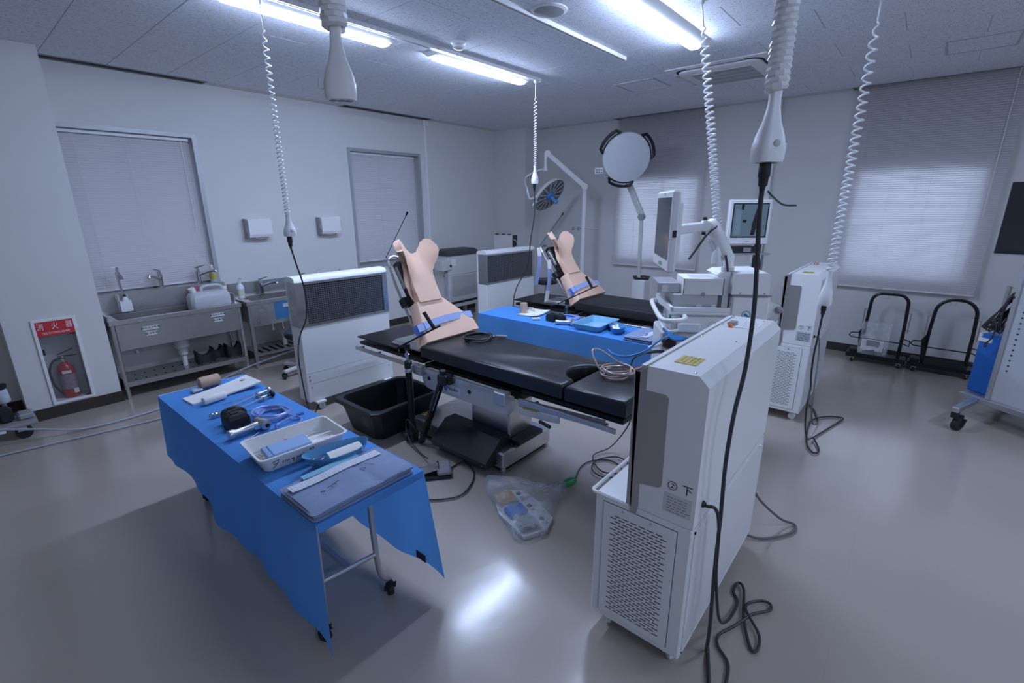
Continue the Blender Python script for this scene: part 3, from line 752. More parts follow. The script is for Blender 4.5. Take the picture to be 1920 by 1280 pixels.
def supply_unit(x0, yf, label, L=.94, steel=True):
    """slim white partition unit: steel framed mesh outlet at the top facing the bed"""
    r = empty('air_supply_unit', (x0+L/2, yf+.1, 0), label, 'air purifier', 'white air supply units')
    x1 = x0+L; d = .175; zb, zm, zt = .085, .80, 1.215
    bx = MB().box(x0, x1, yf, yf+d, zb, zm, .005).build('body', WHITE, r, False)
    # front panel joints + screws
    MB().box(x0+.004, x1-.004, yf-.0012, yf-.0002, .262, .266).build('panel_joint', GPLAS, r, False)
    MB().box(x0+.004, x1-.004, yf-.0012, yf-.0002, .365, .367).build('panel_joint', GPLAS, r, False)
    for a, b in ((x0+.04, .225), (x1-.05, .225), (x0+.03, .30), (x0+.03, .335)):
        MB().lathe([(.008, 0), (.008, .6), (.004, 1)], (a, yf, b), (a, yf-.005, b), 10).build('screw', STEELD, r)
    # head with rounded white cap
    MB().box(x0, x1, yf+.03, yf+d, zm+.001, zt).build('head', WHITE, r, False)
    m_ = MB(); prof = [(yf-.004, zt-.012), (yf-.002, zt+.012), (yf+.02, zt+.03), (yf+.06, zt+.036), (yf+d-.06, zt+.036), (yf+d-.02, zt+.03), (yf+d, zt+.012), (yf+d, zt-.012)]
    m_.prism([(x0-.004, a, b) for a, b in prof], (L+.008, 0, 0)); m_.build('cap', WPLAS, r, True, 50)
    fr = STEEL if steel else STEELD
    m_ = MB()
    e = .085 if steel else .02
    m_.box(x0-.003, x0+e, yf-.006, yf+.03, zm+.001, zt-.012); m_.box(x1-.05, x1+.003, yf-.006, yf+.03, zm+.001, zt-.012)
    m_.box(x0+e, x1-.05, yf-.006, yf+.03, zt-.035, zt-.012); m_.box(x0+e, x1-.05, yf-.006, yf+.03, zm+.001, zm+.02)
    m_.box(x0-.004, x0-.001, yf+.03, yf+d-.03, zm+.001, zt-.012)
    frame = m_.build('outlet_frame', fr, r, False)
    gx0, gx1, gz0, gz1 = x0+e, x1-.05, zm+.02, zt-.035
    MB().box(gx0, gx1, yf+.022, yf+.029, gz0, gz1).build('outlet_back', mat('filter_dark', (.05, .05, .052), .6), r, False)
    g = MB(); nz = 20; nx = 36
    for i in range(1, nz): g.box(gx0, gx1, yf-.001, yf+.002, gz0+(gz1-gz0)*i/nz-.0018, gz0+(gz1-gz0)*i/nz+.0018)
    for i in range(1, nx): g.box(gx0+(gx1-gx0)*i/nx-.0016, gx0+(gx1-gx0)*i/nx+.0016, yf+.001, yf+.008, gz0, gz1)
    g.build('outlet_grille', mat('grille_wire', (.30, .31, .33), .35, metal=.6, var=.05), r, False, kind='stuff')
    # lower cabinet standing out behind and beyond the end
    MB().box(x0+.25, x1+.075, yf+d+.001, yf+d+.20, zb, zm-.02, .008).build('rear_cabinet', WHITE, r, False)
    for (a, b) in ((x0+.10, yf-.01), (x1-.08, yf-.01), (x0+.30, yf+d+.14), (x1-.0, yf+d+.14)):
        MB().box(a-.045, a+.045, b-.03, b+.045, .066, .084, .002).build('foot_bracket', WPLAS, r, False)
        caster(r, a+.01, b, .030, .022, random.uniform(-.6, .6), ALU, WPLAS, top=.067)
    return r
supply_unit(1.905, 4.085, 'tall white air supply panel with a steel-framed mesh, behind the black tub')
supply_unit(4.69, 4.43, 'white air supply panel with a dark mesh top, beside the far operating table', L=1.05, steel=False)

# ================================================================== instrument tables
def drape_tables():
    Z = .70
    for (x0, x1, y0, y1, nm, tl, dl, hem) in (
        (.685, 1.185, 1.545, 3.50, 'near', 'grey-legged folding table on casters in the left foreground', 'blue paper drape covering the foreground instrument table', None),
        (3.68, 4.17, 1.52, 3.60, 'far', 'folding table hidden under the blue drape between the two operating tables', 'blue paper drape on the instrument table between the two beds', None)):
        r = empty('folding_table', ((x0+x1)/2, (y0+y1)/2, 0), tl, 'table', 'folding instrument tables')
        MB().box(x0+.01, x1-.01, y0+.01, y1-.01, Z-.03, Z-.003, .004).build('table_top', GPLAS, r, False)
        for yy in (y0+.165, y1-.22):
            for s in (-1, 1):
                xc = (x0+x1)/2
                lx = (x0+.062) if s < 0 else (x0+.325); fx = (lx-.018 if yy < y1-.5 else lx+.03) if s < 0 else lx+.062
                pts = catmull([(lx, yy, Z-.03), (lx, yy, .45), (lx+.15*(fx-lx), yy, .22), (lx+.4*(fx-lx), yy, .13), (fx, yy, .085)], 5)
                MB().tube(pts, .0135, 10).build('leg', ALU, r)
                caster(r, fx, yy, .032, .030, 1.3 if s > 0 else 1.9, RUBBER, RUBBER, top=.09)
            MB().cyl((x0+.062, yy, .30), (x0+.33, yy, .27), .011, n=10).build('crossbar', ALU, r)
        MB().bar((x0+.19, y0+.165, .285), (x0+.19, y1-.22, .285), .02, .02).build('stretcher', ALU, r, False)
        # drape: long cloth lying over the top, hanging down both long sides, open at the ends
        if nm == 'near':
            hl = lambda v: .115+.17*v**.8+.03*sin(v*9)+.012*sin(v*31)      # hem height on the -x side, v from near end to far end
            hr = lambda v: .085+.06*min(1, v*3)+.02*sin(v*8+1)+.01*sin(v*27)
        else:
            hl = lambda v: .40+.02*sin(v*7); hr = lambda v: .40+.02*sin(v*6)
        nv = 60; nside = 12; ntop = 8
        def pt(u, v):
            yy = y0-.006+(y1-y0+.012)*v
            w = 1.0
            # u: 0..1 left hang, 1..2 top, 2..3 right hang
            t = u*3
            if t <= 1:
                k = 1-t; h = hl(v); z = Z-(Z-h)*k
                fold = .012*sin(v*17+1.5)*k+.008*sin(v*41)*k
                end = max(0, 1-v*9)
                return (x0-.006-.012*k+fold-.02*k*end, yy-.035*k*end*(1 if nm == 'near' else .3), z)
            if t <= 2:
                k = t-1
                return (x0-.004+(x1-x0+.008)*k, yy, Z+.0025+.0012*sin(v*23+k*5)*sin(pi*k))
            k = t-2; h = hr(v); z = Z-(Z-h)*k
            fold = .012*sin(v*15+.5)*k+.007*sin(v*37)*k
            end = max(0, 1-v*9)
            return (x1+.006+.012*k+fold+.03*k*end, yy-.05*k*end*(1 if nm == 'near' else .3), z)
        mb = MB(); us = [i/nside/3 for i in range(nside)]+[1/3+i/ntop/3 for i in range(ntop)]+[2/3+i/nside/3 for i in range(nside+1)]
        vs = []; fs = []; n = nv+1
        for u in us:
            for j in range(nv+1): vs.append(pt(u, j/nv))
        for i in range(len(us)-1):
            for j in range(nv): fs.append((i*n+j, (i+1)*n+j, (i+1)*n+j+1, i*n+j+1))
        mb.add(vs, fs)
        root = empty('table_drape', ((x0+x1)/2, (y0+y1)/2, Z), dl, 'drape', 'blue table drapes')
        mb.build('cloth', DRAPE, root, True, 50)
        MB().box(x0-.003, x1+.003, y0-.009, y0-.005, Z-.034, Z+.0024, .001).build('end_fold', DRAPE, root, False)
        # white paper edge along the far end and drape flap print
        m_ = MB(); m_.sheet(lambda u, v: (x0+(x1-x0)*u, y1+.006-.004*v, Z+.004-.02*v), 8, 1, .001); m_.build('white_edge', PAPER, root)
        if nm == 'near': 
            p0 = Vector(pt(2/3+.31, .06)); 
            MB().box(p0.x-.016, p0.x-.013, p0.y-.035, p0.y+.035, p0.z-.02, p0.z+.02).build('printed_mark', INK, root, False)
drape_tables()
# ================================================================== operating tables with beach-chair backrests
def bed(ox, oy, far, label):
    M = Matrix.Translation((ox, oy, 0))
    def B(): return MB(M)
    r = empty('operating_table', (2.53+ox, 2.35+oy, 0), label, 'operating table', 'operating tables')
    # base
    B().box(2.235, 2.80, 1.985, 2.98, .035, .165, .012).build('base_cover', STEEL, r, False)
    B().box(2.27, 2.77, 2.02, 2.95, .0, .036).build('base_plinth', BLACK, r, False)
    for x in (2.26, 2.77):
        for y in (2.01, 2.94): B().lathe([(.022, 0), (.022, .8), (.016, 1)], (x, y, 0), (x, y, .034), 12).build('foot', STEELD, r)
    m_ = B(); m_.prism([(2.14, 2.05, .06), (2.12, 2.05, .11), (2.28, 2.05, .24), (2.38, 2.05, .24), (2.38, 2.05, .166), (2.234, 2.05, .166), (2.234, 2.05, .06)], (0, .58, 0))
    m_.build('pedal_cover', BLACK, r, False)
    for y in (2.10, 2.28): B().lathe([(.012, 0), (.012, 1)], (2.139, y, .085), (2.133, y, .085), 12).build('bolt', CHROME, r)
    B().lathe([(.028, 0), (.028, 1)], (2.16, 2.60, .05), (2.19, 2.60, .05), 14).build('guide_wheel', GREY, r)
    B().box(2.30, 2.38, 2.90, 2.945, .1655, .167).build('yellow_label', YELLOW, r, False)
    # column
    B().box(2.40, 2.68, 2.07, 2.46, .165, .53, .012).build('column', STEEL, r, False)
    B().box(2.396, 2.3995, 2.08, 2.15, .475, .505).build('warning_label', PINKLAB, r, False)
    B().box(2.396, 2.3995, 2.30, 2.38, .475, .505).build('warning_label', PINKLAB, r, False)
    B().box(2.42, 2.66, 2.09, 2.44, .24, .245).build('column_ring', STEELD, r, False)
    B().box(2.39, 2.68, 1.97, 2.07, .165, .20, .004).build('column_skirt', BLACK, r, False)
    B().box(2.28, 2.76, 2.08, 2.62, .47, .56, .03).build('bellows_head', BLACK, r, False)
    # side plate, rounded ends
    ring = []
    for (cy, s) in ((2.74, 0), (1.98, 1)):
        for i in range(9):
            a = -pi/2+pi*i/8 if s == 0 else pi/2+pi*i/8
            ring.append((2.232, cy+.085*cos(a), .555+.085*sin(a)))
    m_ = B(); m_.prism(ring, (.02, 0, 0)); m_.build('side_plate', GPLAS, r, False)
    for y in (2.74, 2.30, 1.99): B().lathe([(.016, 0), (.016, .6), (.010, 1)], (2.232, y, .555), (2.226, y, .555), 12).build('bolt', BLACK, r)
    lb = B().box(2.2285, 2.2315, 2.40, 2.57, .50, .56).build('maker_label', PAPER, r, False)
    B().box(2.2270, 2.2285, 2.535, 2.565, .505, .555).build('maker_emblem', BLUECAB, r, False)
    text('Mizuho', .038, (2.2280+ox, 2.475+oy, .532), (0,-1,0), (0,0,1), INK, r)
    B().box(2.70, 2.82, 2.0, 2.75, .48, .62, .01).build('far_plate', GPLAS, r, False)
    # lower transverse frame and foot-side bracket
    B().box(2.26, 2.80, 1.84, 2.82, .60, .655, .004).build('seat_frame', BLACKM, r, False)
    m_ = B(); m_.bar((2.235, 1.84, .60), (2.235, 1.20, .635), .012, .055); m_.build('foot_rail', ALU, r, False)
    m_ = B(); m_.bar((2.235, 1.83, .545), (2.235, 1.52, .570), .02, .05, .003); fb = m_.build('foot_bracket', WPLAS, r, False)
    B().bar((2.224, 1.80, .575), (2.224, 1.68, .582), .002, .012).build('yellow_label', YELLOW, fb, False)
    B().bar((2.22, 1.66, .525), (2.20, 1.56, .520), .02, .02, .004).build('release_lever', BLACK, r, False)
    m_ = B(); m_.box(2.255, 2.82, 1.10, 1.84, .655, .69, .004); m_.build('foot_frame', BLACKM, r, False)
    # rails
    for x in (2.205, 2.845):
        m_ = B(); m_.box(x-.006, x+.006, 1.86, 2.80, .612, .645, .001)
        for y in (1.95, 2.35, 2.72): m_.cyl((x, y, .63), (x+(.05 if x < 2.5 else -.05), y, .63), .012, n=8)
        m_.build('side_rail', STEEL, r, False)
        m_ = B(); m_.box(x-.006, x+.006, 1.12, 1.80, .615, .645, .001)
        for y in (1.2, 1.7): m_.cyl((x, y, .63), (x+(.05 if x < 2.5 else -.05), y, .63), .012, n=8)
        m_.build('side_rail', STEEL, r, False)
        m_ = B(); m_.box(x-.006, x+.006, 2.90, 3.70, .612, .645, .001)
        for y in (3.0, 3.4, 3.65): m_.cyl((x, y, .63), (x+(.05 if x < 2.5 else -.05), y, .63), .012, n=8)
        m_.build('side_rail', STEEL, r, False)
    # clamps near side
    B().box(2.17, 2.225, 2.76, 2.86, .585, .66, .005).build('rail_clamp', STEELD, r, False)
    B().box(2.165, 2.225, 2.44, 2.54, .585, .66, .008).build('rail_clamp', BLACK, r, False)
    B().box(2.16, 2.23, 1.90, 2.00, .57, .66, .006).build('rail_clamp', ALU, r, False)
    # head section frame
    B().box(2.26, 2.80, 2.84, 3.72, .645, .672, .004).build('head_frame', BLACKM, r, False)
    B().box(2.25, 2.81, 3.14, 3.74, .705, .716, .002).build('head_plate', BLACKM, r, False)
    for y in (3.2, 3.66):
        for x in (2.30, 2.76): B().cyl((x, y, .672), (x, y, .705), .010, n=8).build('spacer', CHROME, r)
    B().prism([(2.30, 2.92, .718), (2.30, 3.30, .718), (2.40, 3.36, .718), (2.66, 3.36, .718), (2.76, 3.30, .718), (2.76, 2.92, .718)], (0, 0, .010)).build('hinge_plate', STEELD, r, False)
    # mattress, main piece with the scooped foot end
    vm = CLOTHB if far else VINYL
    def mattress(poly, z0, z1, name, bev=.022):
        # rounded slab from an outline
        n = len(poly); rings = []
        c = Vector((sum(p[0] for p in poly)/n, sum(p[1] for p in poly)/n))
        def inset(d):
            out = []
            for i in range(n):
                p = Vector(poly[i]); a = (p-Vector(poly[i-1])).normalized(); b = (Vector(poly[(i+1) % n])-p).normalized()
                na = Vector((-a.y, a.x)); nb = Vector((-b.y, b.x)); k = (na+nb); k = k/max(.35, k.length_squared/2) if k.length > 1e-6 else na
                out.append(p+k*d)
            return out
        for d, z in ((bev, z0), (0, z0+bev*.6), (0, z1-bev), (bev*.35, z1-bev*.3), (bev, z1)):
            rings.append([(p.x, p.y, z) for p in inset(d)])
        m = B(); m.loft(rings); return m.build(name, vm, r, True, 50)
    arc = [(2.53+.15*cos(a), 1.50+.13*sin(a)) for a in [pi*i/12 for i in range(13)]][::-1]
    poly = [(2.235, 1.505), ]+arc[0:0]+[(2.37, 1.505)]+[(p[0], p[1]+.005) for p in arc][1:-1]+[(2.69, 1.505), (2.825, 1.505), (2.825, 2.83), (2.235, 2.83)]
    mattress(poly, .70, .805, 'mattress')
    mattress([(2.235, 1.08), (2.825, 1.08), (2.825, 1.485), (2.235, 1.485)], .70, .805, 'foot_mattress')
    # backrest: frame tubes, mechanism, pink pads (tilted plane)
    ang = radians(57 if not far else 52)
    dv = Vector((0, cos(ang), sin(ang))); nv = Vector((0, -sin(ang), cos(ang))); O = Vector((2.555, 2.86, .775))
    def Q(x, s, h): return tuple(O+Vector((x, 0, 0))+dv*s+nv*h)
    for sx in (-1, 1):
        pts = catmull([Q(sx*.20, .05, -.10), Q(sx*.20, .35, -.10), Q(sx*.19, .62, -.10), Q(sx*.165, .80, -.10), Q(sx*.10, .845, -.10), Q(sx*.04, .82, -.09)], 6)
        B().tube(pts, .011, 10).build('backrest_tube', STEEL, r)
    B().box(-.17, .17, .03, .42, -.10, -.075, .004, Matrix(((1, 0, 0, O.x), (0, dv.y, nv.y, O.y), (0, dv.z, nv.z, O.z), (0, 0, 0, 1)))).build('backrest_plate', BLACKM, r, False)
    MT = Matrix(((1, 0, 0, O.x), (0, dv.y, nv.y, O.y), (0, dv.z, nv.z, O.z), (0, 0, 0, 1)))
    B().box(-.165, .09, .38, .76, -.080, -.004, .012, MT).build('headrest_mechanism', BLACK, r, False)
    B().box(-.215, -.15, .38, .46, -.13, -.06, .008, MT).build('lock_block', BLACK, r, False)
    B().box(-.17, -.135, .52, .72, -.06, -.02, .006, MT).build('slide', STEELD, r, False)
    # lower pad (trapezoid wedge) and upper pad with two head wings
    low = [(-.285, .0), (.315, .0), (.325, .11), (.10, .36), (-.19, .36), (-.25, .10)]
    m_ = B()
    rings = []
    for d, h in ((.012, -.075), (0, -.06), (0, .035), (.012, .05)):
        cx = sum(p[0] for p in low)/6; cs = sum(p[1] for p in low)/6
        rings.append([Q(cx+(x-cx)*(1-d*4), cs+(s-cs)*(1-d*4), h+(.03*max(0, 1-s/.12) if h > 0 else 0)) for x, s in low])
    m_.loft(rings); m_.build('back_pad', PINK, r, True, 50)
    # upper pad swept across its width: wings curl forward
    def lerp(tab, x):
        if x <= tab[0][0]: return tab[0][1]
        for (xa, ya), (xb, yb) in zip(tab, tab[1:]):
            if x <= xb:
                t = (x-xa)/(xb-xa); t = t*t*(3-2*t); return ya+(yb-ya)*t
        return tab[-1][1]
    lo = [(-.185, .76), (-.178, .66), (-.168, .52), (-.160, .345), (.072, .345), (.080, .50), (.092, .60), (.135, .655), (.165, .70), (.178, .76)]
    hi = [(-.185, .80), (-.176, .855), (-.148, .885), (-.118, .868), (-.085, .805), (-.035, .775), (.015, .785), (.050, .825), (.085, .868), (.120, .880), (.152, .860), (.178, .79)]
    def padpt(u, v):
        x = -.185+.363*u; s = lerp(lo, x)+(lerp(hi, x)-lerp(lo, x))*v
        ramp = min(1, max(0, (s-.50)/.25)); ramp = ramp*ramp*(3-2*ramp)
        h = .062+ramp*1.35*max(0, abs(x+.005)-.03)**1.4
        return Q(x, s, h)
    m_ = B(); m_.sheet(padpt, 44, 22, .055); m_.build('head_pad', PINK, r, True, 50)
    # blue strap round the lower pad
    st = B(); st.sheet(lambda u, v: Q(-.285+.60*u+.0*v, .105+.06*v+.02*sin(pi*u)+.02*u, .058+.012*sin(pi*u)), 14, 2, .006); st.build('strap', STRAP, r)
    m_ = B(); m_.sheet(lambda u, v: Q(-.29+.07*u, .09+.085*v, .066-.06*(1-u)), 5, 2, .006); m_.build('strap_end', STRAPD, r)
    B().tube([Q(-.16, .06, -.11), (2.34, 3.16, .74), (2.34, 3.30, .74)], .006, 6).build('stay_rod', STEEL, r)
    B().tube([Q(.10, .10, -.11), (2.60, 3.20, .74), (2.60, 3.34, .74)], .006, 6).build('stay_rod', STEEL, r)
    # antenna-like rod
    B().tube([Q(-.15, .79, -.05), Q(-.19, .80, -.06), (2.36, Q(-.19, .8, -.06)[1]+.02, Q(-.19, .8, -.06)[2]+.02), (2.37, Q(-.19, .8, -.06)[1]-.27, Q(-.19, .8, -.06)[2]+.36)], .003, 6).build('sighting_rod', BLACKM, r)
    e = Vector((2.37, Q(-.19, .8, -.06)[1]-.27, Q(-.19, .8, -.06)[2]+.36)); B().cyl(e, e+Vector((.001, -.02, .03)), .007, n=8).build('rod_grip', BLACK, r)
    return r, Q
bed1, Q1 = bed(0, 0, False, 'black padded operating table in the middle, with pink beach-chair backrest')
bed2, Q2 = bed(2.22, 0.02, True, 'far operating table with black cloth mattress and pink backrest, behind the blue instrument table')

# limb positioner arms clamped to the table rails
def limb_arm(ox, oy, label, full=True):
    M = Matrix.Translation((ox, oy, 0)); B = lambda: MB(M)
    r = empty('limb_positioner', (2.15+ox, 2.88+oy, .03), label, 'arm positioner', 'limb positioner arms')
    cx, cy = 2.15, 2.885
    if full:
        B().cyl((cx, cy, .16), (cx, cy, .64), .027, n=20).build('post', BLACKM, r)
        B().lathe([(.03, 0), (.03, 1)], (cx, cy, .10), (cx, cy, .17), 18).build('lower_collar', BLACK, r)
        B().box(cx-.045, cx+.035, cy-.04, cy+.055, .002, .10, .014).build('drive_box', BLACK, r, False)
        m_ = B(); m_.lathe([(.0, 0), (.036, .02), (.036, 1)], (cx-.05, cy+.04, .045), (cx+.03, cy-.02, .06), 16); m_.build('motor', RUBBER, r)
    else:
        B().cyl((cx, cy, .45), (cx, cy, .64), .027, n=20).build('post', BLACKM, r)
    B().lathe([(.030, 0), (.031, .1), (.031, .9), (.029, 1)], (cx, cy, .60), (cx, cy, .63), 20).build('steel_ring', STEEL, r)
    B().lathe([(.029, 0), (.031, .1), (.03, .8), (.018, 1)], (cx, cy, .63), (cx, cy, .695), 20).build('knuckle', BLACK, r)
    B().lathe([(.012, 0), (.012, .3), (.02, .35), (.02, .6), (.012, .65), (.012, 1)], (cx, cy, .695), (cx, cy, .78), 14).build('swivel', CHROME, r)
    B().box(cx-.02, cx+.02, cy-.02, cy+.02, .775, .83, .006).build('joint_block', BLACK, r, False)
    B().bar((cx-.03, cy+.10, .775), (cx+.03, cy-.36, 1.02), .018, .012, .003).build('arm_blade', BLACKM, r, False)
    B().cyl((cx+.03, cy-.30, .985), (cx-.01, cy-.24, 1.11), .014, n=14).build('grip', BLACK, r)
    B().box(cx-.0, cx+.075, cy-.035, cy+.01, .60, .66, .005).build('rail_clamp', STEELD, r, False)
    return r
limb_arm(0, 0, 'black limb positioner arm on a tall post beside the middle operating table')
limb_arm(2.22, 0.02, 'black limb positioner arm clamped to the far operating table', False)
# folding support strut on the near table
def strut():
    r = empty('support_strut', (2.17, 2.78, .0), 'black slanting support strut with a blue label, clamped to the middle table', 'support strut')
    a = Vector((2.16, 2.50, .63)); b = Vector((2.165, 2.80, .012)); d = (b-a).normalized()
    MB().bar(a, b, .030, .05, .004, up=(1, 0, 0)).build('strut_bar', BLACKM, r, False)
    MB().box(2.135, 2.20, 2.455, 2.545, .585, .665, .014).build('clamp_head', BLACK, r, False)
    MB().lathe([(.02, 0), (.026, .3), (.026, .8), (.016, 1)], (2.165, 2.50, .665), (2.165, 2.50, .70), 12).build('knob', BLACK, r)
    p = a+d*.10; q = a+d*.31
    lb = MB().bar(p+Vector((-.0155, 0, 0)), q+Vector((-.0155, 0, 0)), .0015, .042, up=(0, 1, 0)) if False else MB().bar(p+Vector((-.0162, 0, 0)), q+Vector((-.0162, 0, 0)), .042, .0012, up=(1, 0, 0))
    L = lb.build('blue_label', BOWLL, r, False)
    m_ = MB()
    for i in range(9):
        c = a+d*(.118+.0205*i); m_.bar(c+Vector((-.0172, 0, 0)), c+d*.012+Vector((-.0172, 0, 0)), .022, .0008, up=(1, 0, 0))
    m_.build('print', mat('label_blue_print', (.05, .13, .25), .6, var=0), L, False)
strut()
# ================================================================== scrub sinks along the left wall
def sink(x0, x1, label, basins, slatted, rim, labels, front, second=False):
    yb = YL-.012; yf = front; zr = rim; r = empty('sink_bench', ((x0+x1)/2, (yf+yb)/2, 0), label, 'sink', 'stainless sink benches')
    # rim and backsplash
    m_ = MB()
    m_.box(x0, x1, yf, yf+.035, zr-.045, zr, .004); m_.box(x0, x1, yb-.07, yb, zr-.045, zr-.0005, .004)
    xe = x0
    for (a, b) in basins: m_.box(xe, a, yf+.035, yb-.07, zr-.045, zr); xe = b
    m_.box(xe, x1, yf+.035, yb-.07, zr-.045, zr)
    m_.build('rim', STEEL, r, False)
    MB().box(x0, x1, yb-(.06 if not second else .02), yb, zr, zr+(.205 if not second else .16), .004).build('backsplash', STEEL, r, False)
    if not second: MB().box(x0, x0+.015, yf+.02, yb, zr, zr+.05).box(x1-.015, x1, yf+.15, yb, zr, zr+.09).build('end_guard', STEEL, r, False)
    # basins
    zd = zr-.285
    for (a, b) in basins:
        m_ = MB(); t = .004
        m_.box(a+.001, a+.001+t, yf+.036, yb-.071, zd, zr-.004); m_.box(b-.001-t, b-.001, yf+.036, yb-.071, zd, zr-.004)
        m_.box(a+.005, b-.005, yf+.036, yf+.040, zd, zr-.004); m_.box(a+.005, b-.005, yb-.075, yb-.071, zd, zr-.004); m_.box(a+.001, b-.001, yf+.036, yb-.071, zd-t, zd)
        m_.build('basin', STEELD, r, False)
        c = ((a+b)/2, (yf+yb)/2-.02)
        MB().lathe([(.05, 0), (.045, .6), (.03, 1)], (c[0], c[1]+.20, zr-.10), (c[0], c[1]+.19, zr-.10), 16).build('overflow', DARKHOLE, r)
        MB().lathe([(.07, 0), (.07, .35), (.045, .45), (.045, .6), (.026, .65), (.026, 1)], (c[0], c[1], zd-.004), (c[0], c[1], .16), 18).build('drain', GPLAS, r)
    # apron
    MB().box(x0+.045, x1-.045, yf+.012, yf+.018, zr-.30, zr-.045).build('apron', STEELD if not second else STEEL, r, False)
    # legs
    for x in (x0+.028, x1-.028):
        for y in (yf+.03, yb-.04):
            if second: MB().box(x-.019, x+.019, y-.019, y+.019, .03, zr-.045, .003).build('leg', STEELD, r, False)
            else: MB().cyl((x, y, .03), (x, y, zr-.045), .019, n=16).build('leg', STEEL, r)
            MB().lathe([(.013, 0), (.02, .3), (.02, 1)], (x, y, 0), (x, y, .03), 12).build('foot', CHROME, r)
    zs = .17
    if slatted:
        m_ = MB(); m_.box(x0+.03, x1-.03, yf+.015, yf+.045, zs-.03, zs); m_.box(x0+.03, x1-.03, yb-.06, yb-.03, zs-.03, zs); m_.build('shelf_frame', STEELD, r, False)
        me = MB().box(-.02, .02, yf+.046, yb-.061, zs-.012, zs-.002).mesh('shelf_slat', STEELD, False)
        x = x0+.08
        while x < x1-.06: part_at(me, 'shelf_slat', r, (x, 0, 0)); x += .082
    else:
        m_ = MB(); m_.box(x0+.03, x1-.03, yf+.012, yb-.03, zs-.008, zs); m_.box(x0+.03, x1-.03, yf+.008, yf+.014, zs-.045, zs+.004); m_.build('shelf', STEELD, r, False)
        me = MB().box(-.006, .006, -.022, .022, 0, .0012).mesh('shelf_slot', DARKHOLE, False)
        x = x0+.12
        while x < x1-.08: part_at(me, 'shelf_slot', r, (x, yf+.08, zs)); part_at(me, 'shelf_slot', r, (x+.03, yf+.26, zs)); x += .085
    for (tx, z, s, w) in labels:
        p = MB().box(tx-w/2, tx+w/2, yf+.0095, yf+.0118, z-.018, z+.018).build('label_strip', PAPER, r, False)
        text(s, .026, (tx, yf+.0088, z), (1,0,0), (0,0,1), INK, p)
    # valves under the basin
    for vx in ([x0+.19] if not second else [x0+.30, x0+.42]):
        m_ = MB(); m_.lathe([(.013, 0), (.013, .7), (.022, .72), (.022, 1)], (vx, yf+.12, zr-.30), (vx, yf+.10, zr-.40 if second else zr-.37), 10); m_.build('stop_valve', CHROME, r)
    return r
sink(0.868, 2.055, 'stainless sink bench under the left window with four label strips', [(0.95, 1.98)], False, .795,
     [(1.185, .682, '器具洗浄専用', .135), (1.185, .625, '廃液専用', .092), (1.80, .705, '器具洗浄専用', .135), (1.80, .648, '廃液専用', .092)], 5.75)
sk2 = sink(2.095, 3.82, 'stainless sink bench partly hidden behind the white air supply panel', [(2.17, 2.95), (3.02, 3.74)], True, .80,
     [(2.565, .700, '手洗い専用', .125)], 5.72, True)
MB().box(2.40, 3.30, 5.7298, 5.7315, .545, .75).build('blue_film', mat('blue_film', (.05, .17, .36), .4, var=.05), sk2, False)

def lever_faucet(x, z, turn, label, y=None):
    y = YL-.06 if y is None else y
    r = empty('lever_faucet', (x, y, z), label, 'faucet', 'chrome lever faucets')
    MB().lathe([(.028, 0), (.028, .06), (.022, .1), (.022, .75), (.026, .8), (.024, 1)], (x, y, z), (x, y, z+.15), 16).build('body', CHROME, r)
    d = Vector((sin(turn), -cos(turn), 0))
    p = Vector((x, y, z+.10)); MB().tube([p, p+d*.10+Vector((0, 0, .035)), p+d*.19+Vector((0, 0, .055)), p+d*.20+Vector((0, 0, .035))], [.017, .016, .019, .017], 12).build('spout', CHROME, r)
    q = Vector((x, y, z+.15)); MB().tube([q, q+Vector((0, 0, .03)), q-d*.02+Vector((0, 0, .035)), q-d*.05+d*.14+Vector((0, 0, .065))], [.018, .014, .010, .006], 10).build('lever', CHROME, r)
    return r
lever_faucet(1.45, 1.0, -.75, 'chrome lever faucet turned left, at the middle of the left sink bench', YL-.035)
lever_faucet(1.81, 1.0, .8, 'chrome lever faucet turned right, behind the milky jug', YL-.035)
lever_faucet(2.44, .80, .7, 'chrome lever faucet beside the white pump bottle', YL-.11)
lever_faucet(2.95, .80, .1, 'chrome lever faucet just left of the mesh-topped panel', YL-.11)
lever_faucet(3.50, .80, -.4, 'chrome lever faucet nearest the second window', YL-.11)
# tall tap with cross handle
r = empty('cross_handle_tap', (1.11, 6.10, .79), 'tall chrome tap with cross handle, leftmost on the sink bench', 'faucet')
MB().tube(catmull([(1.11, 6.13, .80), (1.10, 6.13, .95), (1.085, 6.13, 1.12), (1.09, 6.12, 1.16)], 5), .012, 12).build('riser', CHROME, r)
MB().lathe([(.018, 0), (.022, .3), (.022, .6), (.012, .7), (.012, 1)], (1.09, 6.12, 1.14), (1.09, 6.12, 1.26), 14).build('valve_body', CHROME, r)
MB().cyl((1.045, 6.12, 1.262), (1.14, 6.12, 1.262), .0065, n=8).cyl((1.09, 6.075, 1.262), (1.09, 6.165, 1.262), .0065, n=8).build('cross_handle', CHROME, r)
MB().tube([(1.09, 6.11, 1.19), (1.095, 6.04, 1.19), (1.10, 6.02, 1.15)], .010, 10).build('spout', CHROME, r)
